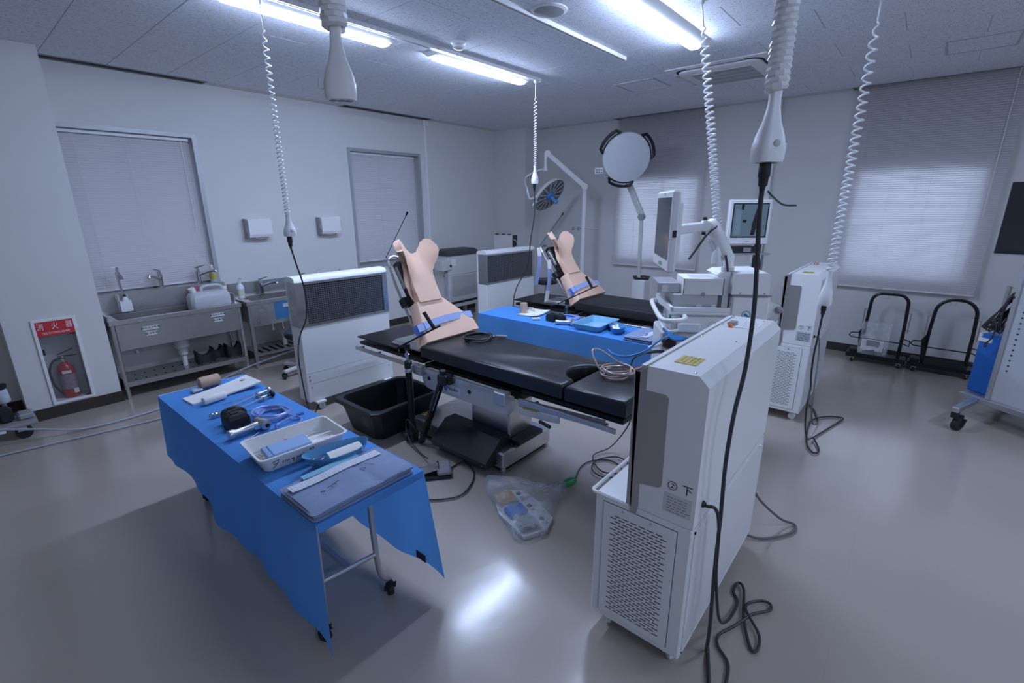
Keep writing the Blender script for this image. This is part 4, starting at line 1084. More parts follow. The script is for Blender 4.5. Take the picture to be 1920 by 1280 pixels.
# soap caddy and bottles
r = empty('soap_caddy', (1.075, 5.99, .86), 'white plastic caddy hanging on the sink backsplash', 'caddy')
m_ = MB(); x0, x1, y0, y1, z0, z1 = 1.015, 1.12, 5.925, 6.01, .84, .95
for a in ((x0, x1, y0, y0+.004), (x0, x1, y1-.004, y1), (x0, x0+.004, y0, y1), (x1-.004, x1, y0, y1)): m_.box(a[0], a[1], a[2], a[3], z0, z1)
m_.box(x0, x1, y0, y1, z0, z0+.004); m_.build('bin', WPLAS, r, False)
MB().box(1.03, 1.036, 6.005, 6.188, .945, 1.0).box(1.10, 1.106, 6.005, 6.188, .945, 1.0).build('hanger', WPLAS, r, False)
def bottle(x, y, z, h, rad, m, label, cap=WPLAS, pump=False, lab=None, name='bottle', group=None):
    r = empty(name, (x, y, z), label, 'bottle', group)
    MB().lathe([(rad*.9, 0), (rad, .05), (rad, .66), (rad*.75, .78), (rad*.38, .84), (rad*.38, .88)], (x, y, z), (x, y, z+h), 20).build('body', m, r)
    MB().lathe([(rad*.45, 0), (rad*.45, .7), (rad*.25, .8), (rad*.22, 1)], (x, y, z+h*.87), (x, y, z+h*1.02), 14).build('cap', cap, r)
    if pump:
        MB().tube([(x, y, z+h*1.0), (x, y, z+h*1.15), (x+.005, y-.005, z+h*1.17), (x+.02, y-.045, z+h*1.15)], [.006, .006, .009, .006], 8).build('pump_nozzle', cap, r)
    if lab is not None: MB().lathe([(rad*1.012, 0), (rad*1.012, 1)], (x, y, z+h*.18), (x, y, z+h*.55), 20, False).build('label', lab, r)
    return r
bottle(1.075, 5.967, .845, .165, .026, WPLAS, 'small bottle with black cap standing in the white caddy', BLACK, False, mat('blue_print', (.06, .12, .30), .5, var=.4, vscale=30))
bottle(1.955, 6.175, 1.002, .20, .034, JUG, 'detergent bottle with yellow label on the ledge by the window frame', WPLAS, False, mat('yellow_print', (.55, .45, .10), .5, var=.5, vscale=24))
bottle(2.17, 6.03, .802, .20, .040, WPLAS, 'white pump bottle with a pale flower label at the left end of the second sink', WPLAS, True, mat('flower_print', (.62, .64, .52), .5, var=.25, vscale=40))
bottle(3.165, 6.06, .802, .20, .038, JUG, 'pale pump bottle between two faucets above the white panel', WPLAS, True)
# jug
r = empty('jerrycan', (1.80, 5.93, .80), 'milky plastic jerrycan lying in the left sink bench', 'jerrycan')
m_ = MB(); rings = []
for z, e in ((.725, .01), (.745, 0), (.90, 0), (.945, .02), (.955, .04)):
    a, b, c, d = 1.60+e, 1.99-e, 5.825+e, 6.02-e; k = .03
    rings.append([(a+k, c, z), (b-k, c, z), (b, c+k, z), (b, d-k, z), (b-k, d, z), (a+k, d, z), (a, d-k, z), (a, c+k, z)])
m_.loft(rings); m_.build('body', JUG, r, True, 40)
MB().tube(catmull([(1.73, 5.925, .945), (1.75, 5.925, 1.0), (1.85, 5.925, 1.01), (1.92, 5.925, 1.0), (1.95, 5.925, .945)], 5), .016, 10).build('grip', JUG, r)
MB().lathe([(.03, 0), (.034, .2), (.034, 1)], (1.655, 5.925, .95), (1.64, 5.92, 1.0), 16).build('screw_cap', WPLAS, r)
MB().lathe([(.025, 0), (.025, 1)], (1.965, 5.925, .95), (1.965, 5.925, .985), 14).build('vent_cap', WPLAS, r)
r = thing(MB().lathe([(.034, 0), (.042, .1), (.045, 1), (.040, 1), (.036, .15), (0.0, .12)], (1.725, 6.06, .80), (1.725, 6.06, .99), 20, False), 'measuring_cup', mat('pink_cup', (.50, .14, .18), .4), 'small pink cup behind the jerrycan', 'cup')
# crumpled bag near the last faucet
m_ = MB(); rings = []
for i, (rad, z) in enumerate(((.05, .801), (.075, .83), (.07, .87), (.045, .91), (.01, .925))):
    rings.append([(3.63+rad*(1+.2*sin(k*2.3+i))*cos(2*pi*k/14), 6.06+rad*.7*(1+.2*sin(k*1.7+i*2))*sin(2*pi*k/14), z) for k in range(14)])
m_.loft(rings); thing(m_, 'crumpled_bag', mat('printed_bag', (.45, .47, .62), .4, var=.5, vscale=40), 'crumpled printed plastic bag beside the last faucet', 'bag')
# black saddle-shaped supports on the sink shelf
def saddle(x, y, w, h, label):
    m_ = MB(); z = .172
    rings = []
    for i in range(13):
        t = i/12*2-1; hh = h*(.62+.38*t*t); d = .035+.03*t*t
        rings.append([(x+w/2*t, y-d, z), (x+w/2*t, y+d, z), (x+w/2*t, y+d*.8, z+hh), (x+w/2*t, y-d*.8, z+hh)])
    m_.loft(rings)
    root = empty('rubber_support', (x, y, z), label, 'support block', 'black support blocks')
    m_.build('body', RUBBER, root, True, 40)
    MB().box(x-w/2-.012, x-w/2, y-.06, y+.06, z, z+h*1.05, .005).build('end_plate', RUBBER, root, False)
    MB().box(x+w/2, x+w/2+.012, y-.06, y+.06, z, z+h*1.05, .005).build('end_plate', RUBBER, root, False)
saddle(1.645, 5.90, .15, .135, 'black hollow support block on the sink shelf, leftmost of three')
saddle(1.80, 5.99, .09, .13, 'black hollow support block on the sink shelf, middle of three')
saddle(1.94, 5.91, .13, .15, 'black hollow support block on the sink shelf, rightmost of three')
# white pail in front of the second sink
r = empty('white_pail', (2.72, 5.60, 0), 'tall white waste pail in front of the second sink', 'pail')
MB().lathe([(.095, 0), (.10, .02), (.13, .93), (.14, .94), (.14, 1), (.128, 1), (.12, .9)], (2.72, 5.575, 0), (2.72, 5.575, .53), 26, True).build('bucket', JUG, r)
m_ = MB(); rings = []
for i, (rad, z) in enumerate(((.12, .50), (.125, .56), (.10, .61), (.06, .66), (.015, .68))):
    rings.append([(2.72+rad*(1+.16*sin(k*2.1+i*1.3))*cos(2*pi*k/16), 5.575+rad*(1+.16*sin(k*3.1+i))*sin(2*pi*k/16), z+.012*sin(k*2.7)) for k in range(16)])
m_.loft(rings); m_.build('liner', WPLAS, r)
MB().box(2.70, 2.78, 5.46, 5.475, .615, .63, .003).build('red_clip', RED, r, False)

# stool on a white star base, behind the supply panel
def stool(cx, cy, h, base, label, k0=0.3, rb=.25, seat=.18):
    r = empty('stool', (cx, cy, 0), label, 'stool', 'round stools')
    for k in range(5):
        a = k0+2*pi*k/5; e = Vector((cx+rb*cos(a), cy+rb*sin(a), .085))
        MB().bar((cx, cy, .10), e, .045, .03, .004).build('base_arm', base, r, False)
        caster(r, e.x, e.y, .028, .03, a+1, BLACK, RUBBER, top=.08)
    MB().cyl((cx, cy, .08), (cx, cy, h-.06), .022, n=14).build('column', CHROME, r)
    MB().lathe([(seat*.93, 0), (seat, .2), (seat, .75), (seat*.92, 1)], (cx, cy, h-.07), (cx, cy, h), 30).build('seat', VINYL, r)
    MB().bar((cx, cy, h-.085), (cx+.16, cy-.05, h-.10), .012, .006).build('height_lever', BLACKM, r, False)
stool(2.42, 5.17, .50, WPLAS, 'stool with white star base, mostly hidden behind the white supply panel', 3.3, .27)
stool(6.05, 4.42, .72, BLACK, 'round black stool between the far table and the wall', .2, .24)

# dehumidifier-like cabinet on a stand
def aircab():
    r = empty('air_cleaner_cabinet', (5.5, 5.9, 0), 'boxy grey air cleaner with dark lid on a low stand by the corner', 'air cleaner')
    x0, x1, y0, y1, z0, z1 = 5.19, 5.87, 5.735, 6.10, .30, 1.055
    MB().box(x0, x1, y0, y1, z0, z1, .012).build('cabinet', GPLAS, r, False)
    MB().prism([(x0-.005, y0-.005, z1), (x0-.005, y0+.01, z1+.06), (x0-.005, y0+.08, z1+.09), (x0-.005, y1, z1+.09), (x0-.005, y1+.005, z1)], (x1-x0+.01, 0, 0)).build('lid', mat('charcoal_plastic', (.06, .06, .065), .5), r, False)
    MB().box(x0+.02, x1-.01, y0-.004, y0-.0005, z0+.45, z0+.454).build('panel_joint', GREY, r, False)
    g = MB()
    for i in range(18):
        for j in range(22): g.box(x0+.065+.031*i, x0+.087+.031*i, y0-.002, y0-.0005, z0+.09+.0155*j, z0+.098+.0155*j)
    g.build('grille', GREY, r, False, kind='stuff')
    MB().box(x0+.05, x0+.16, y0-.002, y0-.0005, z1-.16, z1-.05).build('notice', PAPER, r, False)
    MB().box(x0-.14, x0+.06, y0-.02, y0+.14, .83, 1.0, .012).build('control_box', GPLAS, r, False)
    MB().lathe([(.02, 0), (.02, 1)], (x0+.03, y0-.02, .905), (x0+.03, y0-.03, .905), 14).build('knob', BLACK, r)
    MB().box(x0+.03, x1-.02, y0+.02, y1-.01, .262, .30).build('drip_tray', BLACK, r, False)
    MB().box(x0-.004, x0-.0005, y0+.05, y0+.12, .72, .74).build('badge', BLACK, r, False)
    st = MB()
    for x in (x0+.03, x1-.01):
        for y in (y0+.03, y1-.02): st.box(x-.025, x+.025, y-.025, y+.025, 0, .26)
    st.box(x0+.0, x1+.015, y0+.005, y0+.055, .21, .262); st.box(x0+.0, x1+.015, y1-.045, y1+.005, .21, .262); st.build('stand', GPLAS, r, False)
    MB().tube(catmull([(x0-.02, y0+.05, .88), (x0-.02, y0+.06, .5), (x0+.0, y0+.05, .40), (x0-.05, y0+.02, .36), (x0-.10, y0+.02, .30), (x0-.10, y0+.04, .15), (x0-.09, y0+.06, .01)], 5), .018, 8).build('drain_pipe', HOSE, r)
aircab()
# leaning white board trolley by the corner
r = empty('panel_trolley', (6.1, 5.35, 0), 'upright white panel with black edge rails standing in the corner', 'panel')
MB().box(6.02, 6.05, 5.11, 5.50, .05, 1.365, .006).build('panel', GPLAS, r, False)
MB().box(6.05, 6.16, 5.10, 5.135, .0, 1.365, .004).build('edge_rail', BLACK, r, False)
MB().box(6.16, 6.175, 5.09, 5.14, .0, 1.365).build('edge_strip', GPLAS, r, False)
for y in (5.15, 5.28, 5.42): MB().box(6.02, 6.06, y, y+.05, 1.366, 1.385, .004).build('clip', BLACK, r, False)
MB().tube(catmull([(6.05, 5.095, 1.30), (6.10, 5.085, 1.28), (6.14, 5.085, 1.22), (6.10, 5.09, 1.18)], 5), .005, 6).build('strap', GPLAS, r)
MB().box(6.0, 6.2, 5.10, 5.5, 0, .05, .004).build('foot', BLACK, r, False)

# vacuum pump cart at the left edge
def pump():
    r = empty('pump_cart', (0, 5.5, 0), 'small wheeled pump with fan cover and filter jar, cut by the left edge', 'pump')
    MB().box(-.45, .215, 5.40, 5.66, .105, .135, .006).build('platform', GREY, r, False)
    MB().bar((-.40, 5.392, .135), (.02, 5.392, .10), .006, .02).build('label_strip', PAPER, r, False)
    for x in (-.35, .12): 
        MB().lathe([(.03, 0), (.055, .1), (.055, .9), (.03, 1)], (x, 5.41, .056), (x, 5.445, .056), 20).build('wheel', RUBBER, r)
        MB().box(x-.035, x+.02, 5.40, 5.45, .07, .105).build('wheel_bracket', ALU, r, False)
    MB().lathe([(.07, 0), (.085, .1), (.085, 1)], (-.02, 5.53, .225), (-.32, 5.53, .225), 20).build('motor', BLACK, r)
    m_ = MB()
    for k in (.025, .045, .065): m_.tube([(-.012, 5.53+k*cos(a*pi/8), .225+k*sin(a*pi/8)) for a in range(16)], .004, 5, True)
    for k in range(8): m_.bar((-.012, 5.53, .225), (-.012, 5.53+.075*cos(k*pi/4), .225+.075*sin(k*pi/4)), .004, .006)
    m_.build('fan_cover', WPLAS, r)
    MB().box(.0, .09, 5.49, 5.60, .136, .26, .02).build('pump_head', BLACK, r, False)
    MB().box(.11, .205, 5.48, 5.62, .136, .185, .012).build('control_box', GREY, r, False)
    MB().lathe([(.038, 0), (.045, .1), (.045, .9), (.04, 1)], (.065, 5.66, .27), (.055, 5.66, .39), 18).build('filter_jar', mat('blue_white_jar', (.55, .58, .66), .4, var=.25, vscale=25), r)
    MB().lathe([(.05, 0), (.055, .3), (.055, .8), (.04, 1)], (.055, 5.66, .39), (.050, 5.66, .43), 18).build('jar_lid', BLACK, r)
    MB().tube(catmull([(.02, 5.66, .33), (-.10, 5.66, .34), (-.22, 5.62, .30)], 5), .014, 8).build('pipe', WPLAS, r)
    MB().cyl((.06, 5.66, .135), (.06, 5.66, .27), .015, n=10).build('jar_post', ALU, r)
pump()
# ================================================================== surgical lamps
def disc_frame(c, nrm):
    z = Vector(nrm).normalized(); x = Vector((0, 0, 1)).cross(z).normalized(); y = z.cross(x)
    return Vector(c), x, y, z
def lamp_a():
    # big round-headed lamp: white back of the disc towards the camera
    r = empty('surgical_lamp', (6.50, 3.04, 0), 'large round white surgical lamp with black grips on a mobile stand', 'surgical lamp', 'surgical lamps')
    c, x, y, z = disc_frame((6.25, 3.255, 2.446), (-.66, -.60, -.22)); R = .322
    P = lambda a, rad, h: c+x*rad*cos(a)+y*rad*sin(a)+z*h
    MB().lathe([(R*.96, 0), (R, .2), (R*1.0, .75), (R*.97, 1)], c-z*.05, c+z*.012, 48).build('lamp_head', WHITE, r)
    MB().lathe([(R*.95, 0), (R*.93, 1)], c+z*.0122, c+z*.016, 48).build('diffuser', mat('lamp_lens', (.70, .72, .76), .3, var=.01), r)
    for k, a in enumerate((radians(28), radians(140), radians(262))):
        ring = []
        for i in range(9):
            t = a+radians(-31+62*i/8); o = R+.055 if 0 < i < 8 else R+.005
            ring.append(P(t, o, -.02))
        ring2 = [P(a+radians(-31+62*i/8), R+.005 if 0 < i < 8 else R+.004, -.02) for i in range(8, -1, -1)]
        m_ = MB(); m_.tube(ring, .021, 6); m_.build('grip', BLACK, r)
        m_ = MB(); m_.tube([P(a+radians(-28+56*i/8), R+.008, -.02) for i in range(9)], .009, 6); m_.build('grip_base', BLACK, r)
    b = P(radians(205), R+.075, -.01)
    m_ = MB(); m_.bar(b-x*.055-y*.0, b+x*.055, .08, .02, .004, up=z); bx = m_.build('control_panel', WHITE, r, False)
    for i in range(2):
        for j in range(3):
            q = b+x*(-.03+.03*j)+y*(-.016+.03*i)+z*.011; MB().lathe([(.008, 0), (.008, 1)], q, q+z*.003, 8).build('button', INK, bx)
    hub = c-z*.05
    MB().tube(catmull([P(radians(205), R+.05, -.03), P(radians(225), R+.04, -.08), P(radians(250), R*.7, -.11), hub-z*.05], 6), .022, 10).build('yoke', GPLAS, r)
    base = Vector((6.50, 3.04, 0)); top = Vector((6.50, 3.10, 1.69))
    MB().tube([hub, hub-z*.08, (6.53, 3.40, 2.30), (6.55, 3.36, 2.14)], .025, 10).build('yoke_stem', GPLAS, r)
    m_ = MB(); m_.bar((6.55, 3.37, 2.16), top, .055, .085, .012); m_.build('spring_arm', GPLAS, r, False)
    MB().lathe([(.045, 0), (.045, 1)], top+Vector((-.035, 0, -.02)), top+Vector((.035, 0, -.02)), 18).build('elbow', GREY, r)
    MB().cyl((top.x, top.y-.02, .80), (top.x, top.y, 1.66), .026, n=16).build('pole', GPLAS, r)
    MB().box(base.x-.10, base.x+.10, base.y-.10, base.y+.10, .12, .79, .012).build('power_box', WPLAS, r, False)
    for s in (1, -1):
        MB().bar(base+Vector((-.28*s, -.28, .085)), base+Vector((.28*s, .28, .085)), .05, .05, .006).build('base_leg', WPLAS, r, False)
        for q in (-1, 1): caster(r, base.x+.26*s*q, base.y+.26*q, .03, .025, q, GREY, RUBBER, top=.07)
    m_ = MB()
    for k in range(4): m_.tube([(base.x+(.10+.006*k)*cos(a*pi/10), base.y+(.10+.006*k)*sin(a*pi/10), .80+.010*k+.006*sin(a*.7+k)) for a in range(20)], .007, 6, True)
    m_.build('coiled_lead', CABLE, r)
lamp_a()
def lamp_b():
    r = empty('surgical_lamp', (6.62, 4.13, 0), 'thin-rimmed surgical lamp tilted away, with blue sterile handle, on a tall white pole', 'surgical lamp', 'surgical lamps')
    px, py = 6.62, 4.13
    MB().cyl((px, py, .12), (px, py, 2.10), .033, n=18).build('pole', WPLAS, r)
    for s in (1, -1):
        MB().bar((px-.28*s, py-.28, .085), (px+.28*s, py+.28, .085), .05, .05, .006).build('base_leg', WPLAS, r, False)
        for q in (-1, 1): caster(r, px+.26*s*q, py+.26*q, .03, .025, q, GREY, RUBBER, top=.07)
    top = Vector((px, py, 2.11)); up = Vector((6.37, 4.66, 2.60))
    m_ = MB(); m_.bar(top, up, .05, .075, .01); m_.build('spring_arm', WPLAS, r, False)
    for p in (top, up): 
        MB().lathe([(.048, 0), (.048, 1)], p+Vector((-.035, -.02, 0)), p+Vector((.035, .02, 0)), 20).build('joint', WPLAS, r)
    MB().cyl(up+Vector((-.03, .02, 0)), up+Vector((-.03, .02, -.20)), .025, n=12).build('drop_tube', WPLAS, r)
    MB().lathe([(.034, 0), (.034, 1)], up+Vector((-.03, .02, -.20)), up+Vector((-.03, .02, -.25)), 14).build('swivel', WPLAS, r)
    c, x, y, z = disc_frame((6.30, 4.57, 1.985), (.02, -.70, -.55)); R = .30
    P = lambda a, rad, h: c+x*rad*cos(a)+y*rad*sin(a)+z*h
    s0 = up+Vector((-.03, .02, -.23)); e0 = P(radians(188), R+.16, 0)
    MB().tube(catmull([s0, s0+Vector((-.05, .10, -.01)), s0+Vector((-.12, .30, -.12)), e0+Vector((0, .05, .12)), e0, P(radians(185), R+.02, 0)], 6), .014, 10).build('yoke', WPLAS, r)
    MB().lathe([(R*.97, 0), (R, .3), (R, .8), (R*.97, 1)], c-z*.035, c+z*.012, 44).build('lamp_head', GPLAS, r)
    m_ = MB(); m_.tube([P(2*pi*i/40, R*.985, .012) for i in range(40)], .008, 6, True); m_.build('rim', GPLAS, r)
    m_ = MB(); m_.lathe([(R*.96, 0), (R*.94, 1)], c+z*.0122, c+z*.016, 44); face = m_.build('lamp_face', mat('smoked_lens', (.16, .17, .19), .35, var=.05), r)
    for k in range(14):
        a = 2*pi*k/14
        MB().bar(P(a, .09, .018), P(a, R*.9, .018), .010, .003, up=z).build('rib', GPLAS, face, False)
        MB().bar(P(a+.2, .13, .018), P(a+.2, R*.78, .018), .016, .002, up=z).build('led_strip', BLACK, face, False)
    MB().lathe([(.07, 0), (.06, .6), (.03, 1)], c+z*.016, c+z*.06, 22).build('hub', BLUECAB, r)
    MB().lathe([(.03, 0), (.026, .5), (.032, .9), (.02, 1)], c+z*.06, c+z*.19, 16).build('sterile_handle', BOWL, r)
    b = P(radians(205), R+.02, .02); MB().bar(b-x*.03, b+x*.03, .09, .02, .004, up=z).build('control_panel', WPLAS, r, False)
    # accessory bar on the pole
    m_ = MB(); m_.cyl((px-.05, py+.16, 1.475), (px+.04, py-.24, 1.475), .010, n=10); m_.build('accessory_bar', STEEL, r)
    for p in ((px-.05, py+.16), (px-.03, py+.08)): MB().lathe([(.028, 0), (.028, 1)], (p[0], p[1], 1.475), (p[0], p[1]-.012, 1.475), 14).build('stop_disc', GREY, r)
lamp_b()

# ================================================================== folded trolleys below the right-hand blind
def trolley(yc, label, curved):
    r = empty('folding_trolley', (6.93, yc, 0), label, 'trolley', 'black folding trolleys')
    w = .565; x = 6.93; y0, y1 = yc-w/2, yc+w/2
    MB().box(x-.10, x+.16, y0, y1, .065, .095, .004).build('platform', BLACKM, r, False)
    MB().box(x-.10, x-.095, y0, y1, .095, .115).build('platform_lip', BLACKM, r, False)
    for a in (y0+.06, y1-.06):
        for b in (x-.065, x+.12): caster(r, b, a, .028, .02, random.uniform(-1, 1), ALU, RUBBER, top=.066)
    h0, h1 = y0+.075, y1-.13
    rr = .10 if not curved else .15
    pts = [(x+.03, h0, .095), (x+.04, h0, .45), (x+.045, h0+.01, .83-rr)]
    for i in range(7): a = pi-pi/2*i/6; pts.append((x+.05, h0+.01+rr+rr*cos(a), .83-rr+rr*sin(a)))
    for i in range(7): a = pi/2-pi/2*i/6; pts.append((x+.05, h1-.01-rr+rr*cos(a), .83-rr+rr*sin(a)))
    pts += [(x+.045, h1-.01, .83-rr), (x+.04, h1, .45), (x+.03, h1, .095)]
    MB().tube(pts, .0175, 10).build('handle_frame', BLACKM, r)
    loop = catmull([(x-.06, y1-.035, .33), (x-.09, y1-.03, .29), (x-.09, yc, .27), (x-.09, y0-.0, .265), (x-.06, y0-.0, .32), (x-.03, y0+.05, .325)], 4)
    loop = [(x+.02, y1-.12, .345), (x-.03, y1-.01, .345), (x-.055, y1+.005, .315), (x-.05, y1-.02, .295), (x-.04, y0+.06, .290), (x-.05, y0-.0, .270), (x-.02, y0-.0, .325), (x+.02, y0+.08, .335)]
    MB().tube(loop, .007, 8).build('guard_loop', BLACKM, r)
    for (yy, s) in ((h1+.035, 1), (h0-.035, -1)):
        MB().cyl((x+.04, yy, .40), (x+.04, yy, .63), .006, n=8).cyl((x+.04, yy+s*.025, .43), (x+.04, yy-s*.05, .43), .004, n=6).cyl((x+.04, yy+s*.01, .63), (x+.04, yy-s*.05, .63), .004, n=6).build('latch_rod', STEELD, r)
    MB().prism([(x-.01, h1-.02, .10), (x-.01, h1+.02, .42), (x-.01, h1+.05, .36), (x-.01, h1+.02, .10)], (.03, 0, 0)).build('gusset', BLACKM, r, False)
    MB().tube([(x+.04, yc+.035, .81), (x+.03, yc+.03, .775), (x+.03, yc-.01, .775), (x+.04, yc-.01, .81)], .003, 6).build('hook', STEELD, r)
    MB().box(x-.05, x+.10, y1-.10, y1-.02, .095, .15, .01).build('hinge_block', BLACK, r, False)
    return r
trolley(.195, 'black folding trolley left under the window, holding a clear bag', False)
trolley(-.385, 'black folding trolley right under the window, beside the grey rack', True)
# bag of documents on the left trolley
r = empty('document_bag', (6.86, .24, .12), 'clear plastic bag with white papers and black pad resting on the left trolley', 'bag')
MB().sheet(lambda u, v: (6.855+.02*sin(u*5)*sin(v*3)+.03*v, .37-.27*u+.01*sin(v*9), .117+.38*v+.012*sin(u*11)*v), 14, 12, 0).sheet(lambda u, v: (6.875+.015*sin(u*6)+.03*v, .375-.28*u, .117+.37*v), 10, 8, 0).build('plastic', BAG, r, True, 180)
MB().sheet(lambda u, v: (6.862+.015*sin(u*4), .35-.21*u, .135+.16*v*(1-.2*u)+.03*u), 8, 5, .002).build('paper', PAPER, r)
MB().sheet(lambda u, v: (6.858+.015*sin(u*4), .30-.12*u, .215+.07*v), 6, 3, .001).build('print', GREY, r)
MB().sheet(lambda u, v: (6.868, .34-.22*u, .12+.07*v*(.4+.6*u)), 8, 4, .012).build('black_pad', RUBBER, r)
# folded black bag on the right trolley
m_ = MB(); rings = []
for i in range(11):
    t = i/10; y = -.24-.36*t; h = .03+.045*sin(pi*t)*(1+.3*sin(9*t)); d = .05
    rings.append([(6.90-d, y, .097), (6.90+d, y, .097), (6.90+d*.8, y, .097+h), (6.90, y, .10+h*1.15), (6.90-d*.8, y, .097+h*.9)])
m_.loft(rings); thing(m_, 'folded_strap', CLOTHB, 'crumpled black cloth strap lying on the right trolley', 'strap')

# ================================================================== grey rack at the right edge
def rack():
    r = empty('equipment_rack', (5.35, -.75, 0), 'grey perforated equipment rack on casters at the right edge', 'rack')
    d = Vector((-.60, -.80, 0)); nrm = Vector((-.80, .60, 0))      # along the panel (towards the right of the picture) / towards the camera
    A = Vector((5.66, -.50, .19))
    MB().bar(A, A+d*1.15, .05, .05, .004).build('base_rail', ALU, r, False)
    MB().bar(A+Vector((.55, -.35, 0)), A+Vector((.55, -.35, 0))+d*1.15, .05, .05, .004).build('base_rail', ALU, r, False)
    for k in (0, 1.1):
        p = A+d*k; MB().bar(p+Vector((.62, -.36, -.002)), p+Vector((-.50, .05, -.002)), .05, .045, .004).build('base_leg', ALU, r, False)
        for q in (p+Vector((-.47, .04, 0)), p+Vector((.58, -.34, 0))): 
            MB().cyl((q.x, q.y, .115), (q.x, q.y, .165), .028, n=14).build('caster_stem', BLACK, r)
            caster(r, q.x+.02, q.y-.03, .052, .05, 2.5, BLACK, RUBBER, top=.13)
    P0 = A+d*.22+Vector((0, 0, .03))
    m_ = MB(); m_.prism([P0, P0+d*.93, P0+d*.93+Vector((0, 0, 1.15)), P0+Vector((0, 0, 1.15))], -nrm*.03); pan = m_.build('side_panel', LABEL, r, False)
    MB().bar(P0-d*.015, P0-d*.015+Vector((0, 0, 1.15)), .03, .04, .003, up=nrm).build('upright', ALU, r, False)
    for k in range(20):
        q = P0+d*.055+Vector((0, 0, .28+.045*k)); MB().lathe([(.0075, 0), (.0075, 1)], q, q+nrm*.002, 8).build('rack_hole', INK, pan)
    q = P0+d*.30+Vector((0, 0, .42)); MB().lathe([(.032, 0), (.032, .6), (.02, 1)], q, q+nrm*.012, 18).build('lock_knob', BLACK, pan)
    MB().bar(A+d*.05, A+d*1.1, .50, .012, up=(0, 0, 1)).build('base_shelf', ALU, r, False) if False else None
    m_ = MB(); m_.prism([A+d*.02, A+d*1.15, A+d*1.15+Vector((.55, -.35, 0)), A+d*.02+Vector((.55, -.35, 0))], (0, 0, .028)); m_.build('base_shelf', ALU, r, False)
    # push handle tube
    H = A+d*.12+Vector((.05, -.02, 0))
    MB().tube(catmull([(H.x, H.y, 1.18), (H.x, H.y, .98), (H.x-.01, H.y-.015, .86), (H.x-.06, H.y-.07, .82), (H.x-.14, H.y-.16, .82)], 5), .017, 10).build('push_handle', STEEL, r)
    MB().cyl((H.x, H.y, 1.06), (H.x-.14, H.y-.18, 1.05), .008, n=8).build('handle_stay', STEEL, r)
    return A, d, H
RA, RD, RH = rack()
# wound cables on the rack handle
m_ = MB()
for k in range(9):
    o = Vector((RH.x-.015-.006*k, RH.y+.01-.004*k, 0))
    pts = [(o.x-.03*sin(t*2*pi/16)-.02, o.y+.020*cos(t*2*pi/16)*(1+.25*(k % 3))+(-.085+.011*k)*sin(t*2*pi/16), .965+.150*sin(t*2*pi/16)*(1+.06*(k % 4))) for t in range(16)]
    m_.tube(catmull(pts, 2, True), .0065, 6, True)
m_.tube(catmull([(RH.x-.04, RH.y+.05, .92), (RH.x-.06, RH.y+.02, .84), (RH.x-.06, RH.y+.03, .74), (RH.x-.055, RH.y+.05, .70)], 5), .0065, 6)
m_.bar((RH.x-.055, RH.y+.05, .70), (RH.x-.055, RH.y+.055, .66), .025, .02)
thing(m_, 'cable_bundle', CABLE, 'bundle of black cables wound on the grey rack handle', 'cable')
# blue case standing on the rack base behind the panel
r = empty('blue_case', (5.86, -.72, .22), 'bright blue carrying case with white corner latch on the rack base', 'case')
bx0 = RA-RD*.035+Vector((.06, -.06, .029)); fw = Vector((.85, -.53, 0)).normalized()
Mx = Matrix(((RD.x, fw.x, 0, bx0.x), (RD.y, fw.y, 0, bx0.y), (0, 0, 1, bx0.z), (0, 0, 0, 1)))
MB(Mx).box(0, .40, .0, .30, 0, .52, .008).build('body', BLUEBOX, r, False)
MB(Mx).box(-.004, .404, -.004, .304, .485, .525, .006).build('lid', BLUEBOX, r, False)
MB(Mx).box(-.008, .10, -.010, .04, .455, .49, .006).build('corner_latch', WPLAS, r, False)
MB(Mx).box(-.008, .02, -.010, .20, .49, .53, .006).build('edge_guard', WPLAS, r, False)
MB(Mx).box(.10, .30, .10, .20, .5255, .53, .002).build('carry_handle', LABEL, r, False)
r = empty('metal_box', (5.95, -.85, .76), 'small steel latch box behind the blue case on the rack', 'box')
MB(Mx).box(.10, .32, .12, .28, .531, .66, .006).build('body', STEELD, r, False)
MB(Mx).box(.15, .19, .112, .12, .58, .62, .002).build('latch', CHROME, r, False)
# display at the right edge
r = empty('wall_display', (5.5, -.8, 1.45), 'large dark flat display cut by the right edge', 'display')
a = Vector((5.42, -.45, 1.455)); d = Vector((-.12, -.99, 0)).normalized()
m_ = MB(); m_.prism([a, a+d*1.0, a+d*1.0+Vector((0, 0, .54)), a+Vector((0, 0, .54))], (.04, 0, 0)); m_.build('housing', BLACK, r, False)
m_ = MB(); q = a+Vector((-.0012, 0, 0)); m_.prism([q+d*.012+Vector((0, 0, .02)), q+d*.99+Vector((0, 0, .02)), q+d*.99+Vector((0, 0, .53)), q+d*.012+Vector((0, 0, .53))], (.001, 0, 0)); m_.build('screen', SCREEN, r, False)
m_ = MB(); q = a+Vector((-.006, 0, -.012)); m_.prism([q, q+d*1.0, q+d*1.0+Vector((0, 0, .012)), q+Vector((0, 0, .012))], (.045, 0, 0)); m_.build('bottom_bezel', ALU, r, False)
MB().bar(a+d*.5+Vector((.045, 0, .27)), a+d*.5+Vector((.045, 0, -1.26)), .08, .05).build('mount_column', ALU, r, False)
